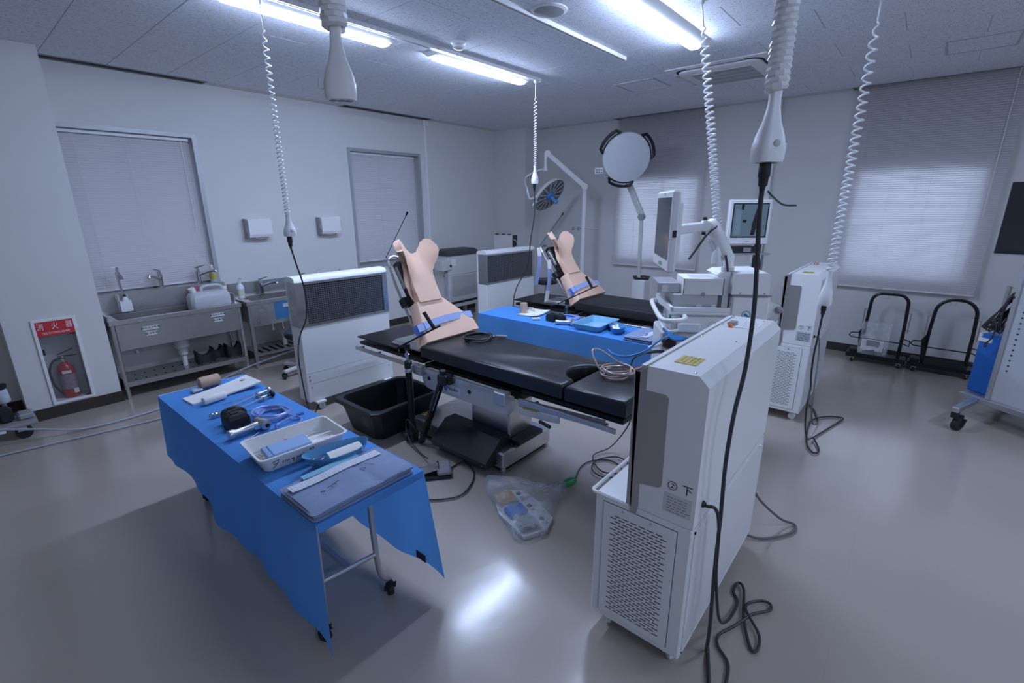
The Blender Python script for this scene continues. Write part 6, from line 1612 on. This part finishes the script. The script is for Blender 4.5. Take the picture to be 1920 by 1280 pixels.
for i, (k, z) in enumerate(((1.0, .003), (1.01, .012), (.93, .052), (.80, .068), (.55, .072), (.2, .075), (.02, .075))):
    rings.append([(ctr.x+(p.x-ctr.x)*k+.006*sin(j*1.9+i), ctr.y+(p.y-ctr.y)*k+.006*cos(j*2.3+i), z+.008*sin(j*1.31+i*2)*(1 if .3 < k < .99 else .15)*(1 if z > .02 else .2)) for j, p in enumerate(bc)])
m_ = MB(); m_.loft(rings, cap=False); rb = thing(m_, 'plastic_bag', BAG, 'clear plastic bag enclosing the three-pad foot pedal on the floor', 'bag', ang=180)
MB().lathe([(.008, 0), (.026, .2), (.03, .7), (.02, 1)], (2.36, 1.57, .03), (2.455, 1.53, .04), 12).build('green_connector', mat('green_clear', (.04, .30, .10), .3, alpha=.85), rb)

# ================================================================== things on the foreground table (drape surface z = .7035)
TZ = .7048
def on(x, y, rz=0, z=TZ): return Matrix.Translation((x, y, z)) @ Matrix.Rotation(rz, 4, 'Z')
# splint board
m = on(.965, 3.25, radians(4)); r = empty('splint_board', (.965, 3.25, TZ), 'long white foam board with a hole at its right end', 'splint')
MB(m).sheet(lambda u, v: (-.20+.40*u, (.095-.02*(1-u))*(v-.5)*2*(1+.12*u), .008+.03*u*u), 14, 4, .010).build('board', GAUZE, r)
MB(m).lathe([(.016, 0), (.016, 1)], (.145, .035, .034), (.145, .035, .0365), 14).build('hole', LABEL, r)
mb = MB(on(.95, 3.42, radians(3))); mb.lathe([(.0, 0), (.036, .01), (.038, .1), (.038, .9), (.036, .99), (.0, 1)], (-.06, 0, .04), (.06, 0, .04), 22, False); thing(mb, 'bandage_roll', TAN, 'tan elastic bandage roll lying at the far end of the foreground table', 'bandage')
mb = MB(on(.855, 3.40, radians(3))); mb.box(-.02, .04, -.03, .02, .0, .018, .006); thing(mb, 'folded_wrapper', JUG, 'small translucent wrapper beside the tan bandage roll', 'wrapper', smooth=False)
mb = MB(on(.875, 3.115, radians(9))); mb.lathe([(.0, 0), (.022, .01), (.024, .06), (.024, .94), (.022, .99), (.0, 1)], (-.065, 0, .026), (.065, 0, .026), 20, False); thing(mb, 'gauze_roll', GAUZE, 'white gauze roll lying in front of the splint board', 'bandage')
# arthroscopy instruments
def shaft(a, b, rad, label, name, hub, eyep=False, tip=None):
    a = Vector((a[0], a[1], TZ+rad+.001)); b = Vector((b[0], b[1], TZ+.016)); d = (b-a).normalized(); s = Vector((-d.y, d.x, 0))
    r = empty(name, (a+b)/2, label, 'instrument', 'slender instruments')
    MB().cyl(a, b, rad, n=10).build('shaft', STEEL, r)
    if hub:
        MB().lathe([(.006, 0), (.012, .2), (.012, .6), (.009, .65), (.009, 1)], b-d*.005, b+d*.05, 14).build('hub', CHROME, r)
        for k in (-1, 1): MB().lathe([(.004, 0), (.004, .6), (.008, .65), (.008, 1)], b+d*.02, b+d*.02+s*k*.03, 10).build('stopcock', CHROME, r)
    if eyep:
        MB().cyl(b+d*.045, b+d*.075, .009, n=12).build('coupler', CHROME if eyep == 2 else BLACK, r)
        MB().lathe([(.012, 0), (.022, .35), (.022, .8), (.018, 1)], b+d*.075, b+d*.095, 18).build('eyepiece', CHROME if eyep == 2 else BLACK, r)
    return r
shaft((.885, 3.03), (1.055, 3.012), .0022, 'thin metal trocar rod, farthest of the slender instruments', 'trocar', False)
shaft((.882, 2.945), (1.065, 2.985), .0035, 'metal cannula with chrome stopcock hub', 'cannula', True, 2)
shaft((.90, 2.872), (1.05, 2.905), .003, 'slender scope with black eyepiece', 'arthroscope', True, 1)
r = shaft((.965, 2.805), (.82, 2.872), .0035, 'steel rod with ribbed chrome grip behind the black batteries', 'probe_rod', False)
MB().lathe([(.006, 0), (.014, .15), (.010, .3), (.014, .45), (.010, .6), (.013, .75), (.006, 1)], (.825, 2.868, TZ+.016), (.765, 2.876, TZ+.016), 14).build('ribbed_grip', CHROME, r)
# battery packs
def battery(x, y, rz, label, z=TZ, s=1.0):
    m = on(x, y, rz, z) @ Matrix.Scale(s, 4); r = empty('battery_pack', (x, y, z), label, 'battery', 'black battery packs')
    MB(m).prism([(-.055, -.032, .0), (-.055, .032, .0), (.055, .032, .0), (.055, -.032, .0)], (0, 0, .052)).build('case', BLACK, r, False)
    MB(m).loft([[(-.055, -.032, .0525), (.055, -.032, .0525), (.055, .032, .0525), (-.055, .032, .0525)], [(-.048, -.026, .074), (.042, -.026, .074), (.042, .026, .074), (-.048, .026, .074)], [(-.036, -.018, .082), (.02, -.018, .082), (.02, .018, .082), (-.036, .018, .082)]]).build('top', BLACK, r, False)
    MB(m).box(-.03, .012, -.012, .012, .0822, .089, .004).build('contact_block', RUBBER, r, False)
battery(.845, 2.730, radians(8), 'black battery pack, the farther of two on the foreground table')
battery(.828, 2.648, radians(8), 'black battery pack, the nearer of two on the foreground table')
# power drill
def drill(x, y, rz, label, z=TZ, L=.15):
    m = on(x, y, rz, z); r = empty('surgical_drill', (x, y, z), label, 'drill', 'surgical drills')
    MB(m).lathe([(.0, 0), (.022, .005), (.025, .03), (.025, .18), (.019, .24), (.018, .7), (.022, .78), (.022, 1)], (-.10, 0, .026), (.05, 0, .026), 20, False).build('handle', ALU, r)
    MB(m).lathe([(.014, 0), (.024, .1), (.024, .55), (.028, .6), (.028, .95), (.012, 1)], (.065, .055, .03), (.075, -.05, .03), 20).build('head', STEEL, r)
    MB(m).lathe([(.011, 0), (.011, 1)], (.0751, -.0495, .03), (.0755, -.054, .03), 14).build('chuck', DARKHOLE, r)
    MB(m).box(.02, .055, -.030, -.018, .014, .040, .004).build('trigger', CHROME, r, False)
drill(.835, 2.52, radians(4), 'grey metal surgical drill lying before the batteries')
r = empty('small_key', (.80, 2.445, TZ), 'small dark chuck key between the drill and the white tray', 'tool')
MB(on(.80, 2.445, .35)).cyl((-.02, 0, .006), (.02, 0, .006), .005, n=8).build('barrel', GREY, r)
MB(on(.80, 2.445, .35)).cyl((.02, 0, .004), (.075, .01, .004), .002, n=6).cyl((-.05, -.02, .003), (-.02, 0, .005), .0018, n=6).build('rods', STEELD, r)
# clear tubing
m_ = MB(); pts = []
for k in range(66):
    a = k*2*pi/11; rr = .075+.012*sin(k*1.1); pts.append((1.01+rr*1.15*cos(a)+.012*sin(k*.4), 2.645+rr*1.15*sin(a), TZ+.008+.004*(k//11)+.003*abs(sin(k*1.7))))
pts += [(1.06, 2.54, TZ+.022), (1.09, 2.46, TZ+.012), (1.03, 2.40, TZ+.01), (.95, 2.42, TZ+.01), (.96, 2.47, TZ+.016), (1.03, 2.49, TZ+.02), (1.10, 2.50, TZ+.02)]
m_.tube(catmull(pts, 3), .0068, 8); tb = thing(m_, 'clear_tubing', TUBEC, 'coil of clear bluish tubing on the foreground table', 'tubing')
MB().cyl((1.08, 2.50, TZ+.022), (1.12, 2.495, TZ+.022), .0095, n=10).build('connector', STRAPD, tb)
MB().cyl((.95, 2.44, TZ+.012), (.955, 2.47, TZ+.014), .009, n=10).build('connector', STRAPD, tb)
MB().cyl((1.02, 2.66, TZ+.03), (1.06, 2.64, TZ+.03), .005, n=8).build('connector', GREY, tb)
# white instrument tray
def tray(x0, x1, y0, y1, h, m, label, rz=0, z=TZ, rim=.008, taper=.03, name='instrument_tray'):
    cx, cy = (x0+x1)/2, (y0+y1)/2; Mt = on(cx, cy, rz, z); r = empty(name, (cx, cy, z), label, 'tray', 'instrument trays')
    w, l = (x1-x0)/2, (y1-y0)/2
    def ring(e, zz, k=.025):
        a, b, c, d = -w+e, w-e, -l+e, l-e; out = []
        for (px, py, s) in ((b-k, d-k, 0), (a+k, d-k, 1), (a+k, c+k, 2), (b-k, c+k, 3)):
            for i in range(4): t = (s+i/3)*pi/2; out.append((px+k*cos(t), py+k*sin(t), zz))
        return out
    MB(Mt).loft([ring(taper, .0), ring(taper-.003, .004), ring(rim, h-.006), ring(0, h-.006), ring(0, h), ring(rim+.001, h), ring(taper+.002, .005)]).build('pan', m, r, True, 40)
    return r, Mt
wt, Mt = tray(.70, 1.115, 2.01, 2.285, .075, WHITE, 'deep white plastic tray of instruments with handwriting on its side', radians(-4))
# handwriting on the near long side of the tray: brush strokes as painted marks
lx = lambda x, z: Mt @ Vector((x, -.1375+.008+.022*(1-(z/.075))-.0012, z))
m_ = MB()
strokes = [[(-.155, .045), (-.125, .052), (-.130, .032), (-.150, .014)], [(-.148, .034), (-.132, .036)], [(-.105, .040), (-.108, .026)], [(-.098, .026), (-.094, .038), (-.088, .026), (-.083, .038), (-.077, .026)],
           [(-.062, .036), (-.068, .028), (-.060, .026), (-.057, .036), (-.060, .014)], [(-.045, .026), (-.040, .036), (-.034, .028)], [(-.026, .036), (-.030, .028), (-.024, .028)], [(-.012, .042), (-.014, .026)], [(-.018, .035), (-.002, .036)], [(.004, .032), (.014, .033)],
           [(.020, .054), (.018, .026)], [(.014, .052), (.034, .054), (.036, .044), (.020, .040), (.040, .036), (.038, .028), (.020, .026)], [(.050, .028), (.052, .030)], [(.060, .028), (.062, .036)]]
for s in strokes: m_.tube([lx(a, b) for a, b in s], .0022, 5)
m_.build('handwriting', INK, wt)
def scissor(x, y, rz, z, L, label, dark=False, name='clamp_scissors', tilt=0.0):
    m = on(x, y, rz, z) @ Matrix.Rotation(tilt, 4, 'Y'); r = empty(name, (x, y, z), label, 'instrument', 'ring-handled instruments')
    mt = STEELD if dark else STEEL
    for s in (-1, 1):
        mb = MB(m); mb.tube(catmull([(-L*.5, s*.016, .006), (-L*.2, s*.010, .006), (0, s*.001, .006), (L*.5, -s*.0015, .006)], 5), [.0028]*11+[.0022]*5, 6); mb.build('blade', mt, r)
        mb = MB(m); mb.tube([(-L*.5-.014+.014*cos(k*pi/8), s*.020+.011*sin(k*pi/8), .006) for k in range(16)], .0024, 6, True); mb.build('finger_ring', mt, r)
    MB(m).cyl((0, 0, .0), (0, 0, .012), .004, n=10).build('pivot', CHROME, r)
zi = TZ+.022
scissor(.93, 2.20, radians(-2), zi+.004, .15, 'ring-handled clamp lying at the back of the white tray')
scissor(.97, 2.175, radians(6), zi+.014, .14, 'second ring-handled clamp crossing in the white tray')
for i, (a, b, lab) in enumerate((((.93, 2.135), (1.06, 2.115), 'topmost of five thin steel rods in the white tray'), ((.93, 2.122), (1.065, 2.10), 'second of five thin steel rods in the white tray'), ((.94, 2.11), (1.06, 2.085), 'middle of five thin steel rods in the white tray'), ((.935, 2.16), (1.07, 2.15), 'dark-tipped steel rod lying farthest back in the white tray'), ((.945, 2.095), (1.05, 2.068), 'nearest of five thin steel rods in the white tray'))):
    rr = empty('steel_rod', (a[0], a[1], zi), lab, 'instrument', 'steel rods in the white tray'); MB().cyl((a[0], a[1], zi+.003+.001*i), (b[0], b[1], zi+.004+.002*i), .0026, n=8).build('rod', STEEL, rr); MB().cyl((b[0], b[1], zi+.004+.002*i), (b[0]+.02, b[1]-.004, zi+.005+.002*i), .0034, n=8).build('tip', STEELD, rr)
rr = empty('blue_scalpel', (1.0, 2.06, zi), 'blue plastic scalpel handle by the near wall of the white tray', 'instrument'); MB().bar((.94, 2.055, zi+.006), (1.05, 2.055, zi+.008), .008, .006, .002).build('handle', BLUECAB, rr, False); MB().bar((1.05, 2.055, zi+.008), (1.075, 2.055, zi+.007), .006, .0012).build('blade', STEEL, rr, False)
rr = empty('rasp', (.82, 2.19, zi), 'dark knurled rasp lying at the left of the white tray', 'instrument')
MB(on(.80, 2.185, radians(8), zi)).box(-.07, .05, -.016, .016, .0, .010, .003).build('rasp_blade', STEELD, rr, False)
kb = MB(on(.80, 2.185, radians(8), zi))
for i in range(8):
    for j in range(3): kb.box(-.065+.014*i, -.056+.014*i, -.014+.010*j, -.007+.010*j, .010, .0125)
kb.build('knurling', STEEL, rr, False)
MB(on(.80, 2.185, radians(8), zi)).lathe([(.008, 0), (.015, .3), (.014, .8), (.006, 1)], (.045, .0, .012), (.105, .006, .016), 12).build('grip', BLACK, rr)
rr = empty('folded_cloth', (.86, 2.10, zi), 'pale blue folded cloth leaning in the white tray', 'cloth')
MB(on(.855, 2.105, radians(-4), zi)).box(-.090, .085, -.060, .035, .040, .060, .004, Matrix.Rotation(radians(6), 4, 'X')).build('fold', mat('pale_blue_cloth', (.30, .45, .72), .7, var=.03), rr, False)
MB(on(.752, 2.108, radians(-4), zi)).box(-.012, .011, -.060, .035, .039, .061, .003, Matrix.Rotation(radians(6), 4, 'X')).build('edge_fold', mat('pale_blue_cloth2', (.24, .38, .62), .7, var=.03), rr, False)
rr = empty('wood_stick', (.74, 2.15, zi), 'small wooden sticks at the left end of the white tray', 'stick'); MB().box(.728, .742, 2.06, 2.16, zi, zi+.006, .002).box(.744, .752, 2.07, 2.15, zi, zi+.006, .002).build('sticks', mat('pale_wood', (.45, .30, .15), .6, var=.2, vscale=50), rr, False)
# kidney dish
def kidney(cx, cy, a, b, h, rz, m, label, z=TZ):
    Mt = on(cx, cy, rz, z); r = empty('kidney_dish', (cx, cy, z), label, 'dish', 'kidney dishes')
    def ring(s, zz):
        out = []
        for k in range(32):
            t = 2*pi*k/32; x = a*s*cos(t); y = b*s*sin(t)+.28*b*(1-(x/a)**2)*(-1 if sin(t) < 0 else -.6)*0+(-.35*b*(1-(x/(a))**2))
            out.append((x, y+.18*b, zz))
        return out
    MB(Mt).loft([ring(.72, 0), ring(.74, .003), ring(1.0, h), ring(1.015, h), ring(.985, h), ring(.72, .006)]).build('dish', m, r, True, 45)
    return r, Mt
kd, Mk = kidney(.985, 1.905, .152, .075, .065, radians(-12), BOWL, 'blue plastic kidney dish on the foreground table with gauze in it')
r = empty('gauze_pad', (1.0, 1.905, TZ+.01), 'folded white gauze lying in the blue kidney dish', 'gauze')
MB(Mk).sheet(lambda u, v: (-.045+.15*u, -.050+.070*v-.004*u, .046+.012*u+.008*sin(v*3)), 10, 6, .022).build('fold', GAUZE, r)
scissor(.928, 1.918, radians(-12), TZ+.030, .08, 'small scissors with one ring showing beside the gauze in the kidney dish')
# stack of folded gowns
def gown(x0, x1, y0, y1, label, z=TZ, flip=1, tape=True):
    r = empty('folded_gown', ((x0+x1)/2, (y0+y1)/2, z), label, 'gown', 'folded surgical gowns')
    def layer(e, za, zb, name, sk=0):
        k = .02
        def ring(d, zz):
            a, b, c, g = x0+e+d, x1-e-d, y0+e+d, y1-e-d; out = []
            for (px, py, s) in ((b-k, g-k, 0), (a+k, g-k, 1), (a+k, c+k, 2), (b-k, c+k, 3)):
                for i in range(4): t = (s+i/3)*pi/2; out.append((px+k*cos(t)+sk, py+k*sin(t), zz))
            return out
        MB().loft([ring(.006, za), ring(0, za+.3*(zb-za)), ring(0, za+.7*(zb-za)), ring(.008, zb)]).build(name, GOWN, r, True, 60)
    layer(.0, z, z+.012, 'fold', .0); layer(.006, z+.0125, z+.024, 'fold', .003); layer(.002, z+.0245, z+.034, 'fold', -.004)
    m_ = MB()
    zt = z+.0345
    W2, L2 = x1-x0, y1-y0
    m_.sheet(lambda u, v: (x0+.004+(W2-.008)*u, y0+.004+(L2-.008)*v, zt+.010+.004*sin(u*9+v*4)*sin(v*3)-.006*max(0, 1-abs(u-.62)*14)-.010*((abs(v-.5)*2)**6)-.008*((abs(u-.5)*2)**8)), 40, 24, .009)
    m_.build('top_fold', GOWN, r)
    if tape:
        tp = mat('printed_tape', (.62, .66, .74), .5, var=0)
        fy = (lambda t: y1-.075+.0*t) if flip > 0 else (lambda t: y0+.075)
        zt2 = zt+.0165
        m_ = MB(); m_.sheet(lambda u, v: (x0+.015+(W2-.06)*u, fy(u)-.026+.052*v+.0, zt2-.0015+.004*sin(u*9+2.6)*.6), 16, 1, .0008); t = m_.build('tape', tp, r)
        k = MB()
        for i in range(30):
            for j in range(3):
                x = x0+.022+(W2-.075)*i/30; y = fy(0)-.018+.0165*j; k.box(x, x+.0055, y, y+.0025, zt2+.0005, zt2+.0013)
        k.build('tape_print', LABEL, t, False)
        MB().sheet(lambda u, v: (x0+.09+(W2*.55)*u, y1-.045+.036*v, zt+.0150), 10, 2, .002).build('liner_strip', mat('cyan_liner', (.16, .42, .60), .6, var=.06), r) if flip > 0 else MB().sheet(lambda u, v: (x0+.20+(W2*.5)*u, y0+.02+.03*v, zt+.0135), 10, 2, .002).build('liner_strip', mat('cyan_liner', (.16, .42, .60), .6, var=.06), r)
        q = Vector((x0+W2*.60, (y0+y1)/2-.01, zt2+.0016)); m_ = MB(); m_.tube([q, q+Vector((.024, -.008, 0)), q+Vector((.006, -.026, 0))], .0012, 5, True); m_.build('triangle_print', INK, r)
        m_ = MB()
        for i in range(8): m_.box(q.x+.040+.003*i, q.x+.0425+.003*i, q.y+.022-.0055*i, q.y+.026-.0055*i, q.z, q.z+.001)
        m_.build('print', INK, r, False)
        q = Vector((x0+W2*.25, (y0+y1)/2-.035, zt2+.0012)); m_ = MB(); m_.tube([q+Vector((.012*cos(k*pi/6)+.03, .012*sin(k*pi/6)-.004, 0)) for k in range(8)], .0012, 5); m_.tube([q, q+Vector((.03, .006, 0)), q+Vector((.06, .016, 0))], .0012, 5); m_.tube([q+Vector((-.024, -.004, 0)), q+Vector((-.014, -.012, 0)), q+Vector((-.02, -.016, 0)), q+Vector((-.03, -.008, 0))], .0012, 5, True); m_.build('print', INK, r)
    return r
gown(.678, 1.150, 1.548, 1.835, 'stack of folded slate-blue gowns with printed tape at the near end of the foreground table')

# ================================================================== things on the far table
gown(3.69, 4.09, 1.60, 1.86, 'stack of folded blue gowns on the far blue table, below the imaging cart', flip=-1)
t2, Mt2 = tray(3.72, 4.15, 2.125, 2.43, .06, BOWLL, 'light blue rectangular tray on the far blue table', radians(2))
kd2, Mk2 = kidney(3.90, 2.04, .14, .075, .06, radians(35), BOWL, 'blue kidney dish beside the light blue tray on the far table')
r = empty('gauze_pad', (3.9, 2.04, TZ+.01), 'crumpled white gauze lying in the far kidney dish', 'gauze')
MB(Mk2).sheet(lambda u, v: (-.07+.14*u, -.03+.06*v, .030+.014*sin(u*7)*sin(v*5+1)+.014*u), 10, 6, .008).build('fold', GAUZE, r)
MB(Mk2).bar((.02, .0, .05), (.075, .02, .085), .012, .004).build('forceps', STEEL, r, False)
mb = MB(); mb.lathe([(.0, 0), (.016, .2), (.018, .6), (.01, 1)], (4.0, 2.20, TZ+.012), (4.03, 2.18, TZ+.022), 12); thing(mb, 'orange_connector', ORANGE, 'small orange connector lying in the light blue tray', 'connector')
scissor(3.86, 2.32, radians(20), TZ+.008, .12, 'ring-handled clamp lying in the light blue tray')
rr = empty('blue_cloth', (3.95, 2.25, TZ), 'pale folded cloth lying in the light blue tray', 'cloth'); MB(on(3.93, 2.25, .3, TZ+.006)).box(-.09, .09, -.05, .05, 0, .01, .003).build('fold', mat('pale_blue_cloth', (.30, .45, .72), .7), rr, False)
battery(3.86, 2.745, radians(80), 'black battery pack, left of the pair on the far table'); battery(3.875, 2.655, radians(80), 'black battery pack, right of the pair on the far table')
drill(3.82, 2.55, radians(-60), 'grey surgical drill beside the batteries on the far table')
mb = MB(); mb.lathe([(.0, 0), (.018, .05), (.02, .5), (.012, .6), (.012, 1)], (3.87, 2.47, TZ+.02), (3.92, 2.44, TZ+.02), 14); thing(mb, 'drill_attachment', GREY, 'small dark drill attachment left of the light blue tray', 'tool')
mb = MB(); mb.lathe([(.0, 0), (.038, .01), (.04, .08), (.04, .92), (.038, .99), (.0, 1)], (3.97, 3.20, TZ), (3.97, 3.20, TZ+.115), 24, False); thing(mb, 'bandage_roll', TAN, 'tan bandage roll standing upright on the far blue table', 'bandage')
mb = MB(on(4.02, 3.10, radians(8))); mb.sheet(lambda u, v: (-.15+.30*u, -.12+.24*v, .006+.035*(u-.4)**2+.05*max(0, .5-v)**2), 12, 8, .008); thing(mb, 'white_pad', GAUZE, 'curled white foam pad on the far blue table', 'pad')
mb = MB(on(4.06, 3.13, .4)); mb.tube([(0, 0, .035), (.05, .02, .035), (.07, .05, .032), (.03, .06, .035)], .010, 8); thing(mb, 'rolled_gauze', mat('cream_gauze', (.70, .66, .56), .8), 'small twisted gauze on the curled white pad', 'gauze')
mb = MB(); mb.lathe([(.0, 0), (.013, .05), (.013, .95), (.0, 1)], (3.77, 2.93, TZ+.014), (3.83, 2.87, TZ+.014), 12, False); thing(mb, 'swab_roll', GAUZE, 'tiny white swab roll near the front edge of the far table', 'gauze')
m_ = MB(); pts = []
for k in range(55):
    a = k*2*pi/11; rr = .075+.012*sin(k*1.1); pts.append((4.06+rr*cos(a), 2.66+rr*1.3*sin(a), TZ+.008+.004*(k//11)+.003*abs(sin(k*1.7))))
m_.tube(catmull(pts, 3), .0068, 7); thing(m_, 'clear_tubing', TUBEC, 'coil of clear bluish tubing on the far table behind the batteries', 'tubing')
# hanging straps on the far backrest
r = empty('hanging_strap', (4.55, 3.3, .9), 'pair of long blue and white straps hanging from the far backrest', 'strap')
for (x, y0, z0, z1, nm) in ((4.52, 3.40, 1.36, .92, 0), (4.56, 3.28, 1.22, .72, 1)):
    MB().sheet(lambda u, v: (x-.02+.045*u, y0+.03-.02*sin(v*4)-.02*u+.02*v, z0-(z0-z1)*v), 2, 14, .003).build('strap_band', STRAP, r)
    MB().sheet(lambda u, v: (x-.024+.045*u, y0+.027-.02*sin(v*.6)-.02*u, z0+.002-.10*v), 2, 4, .004).build('strap_tip', GAUZE, r)
MB().sheet(lambda u, v: (4.535+.045*u, 3.28+.045-.02*sin(4*(.7+.3*v))-.02*u, .86-.14*v), 2, 4, .004).build('strap_tip', GAUZE, r)
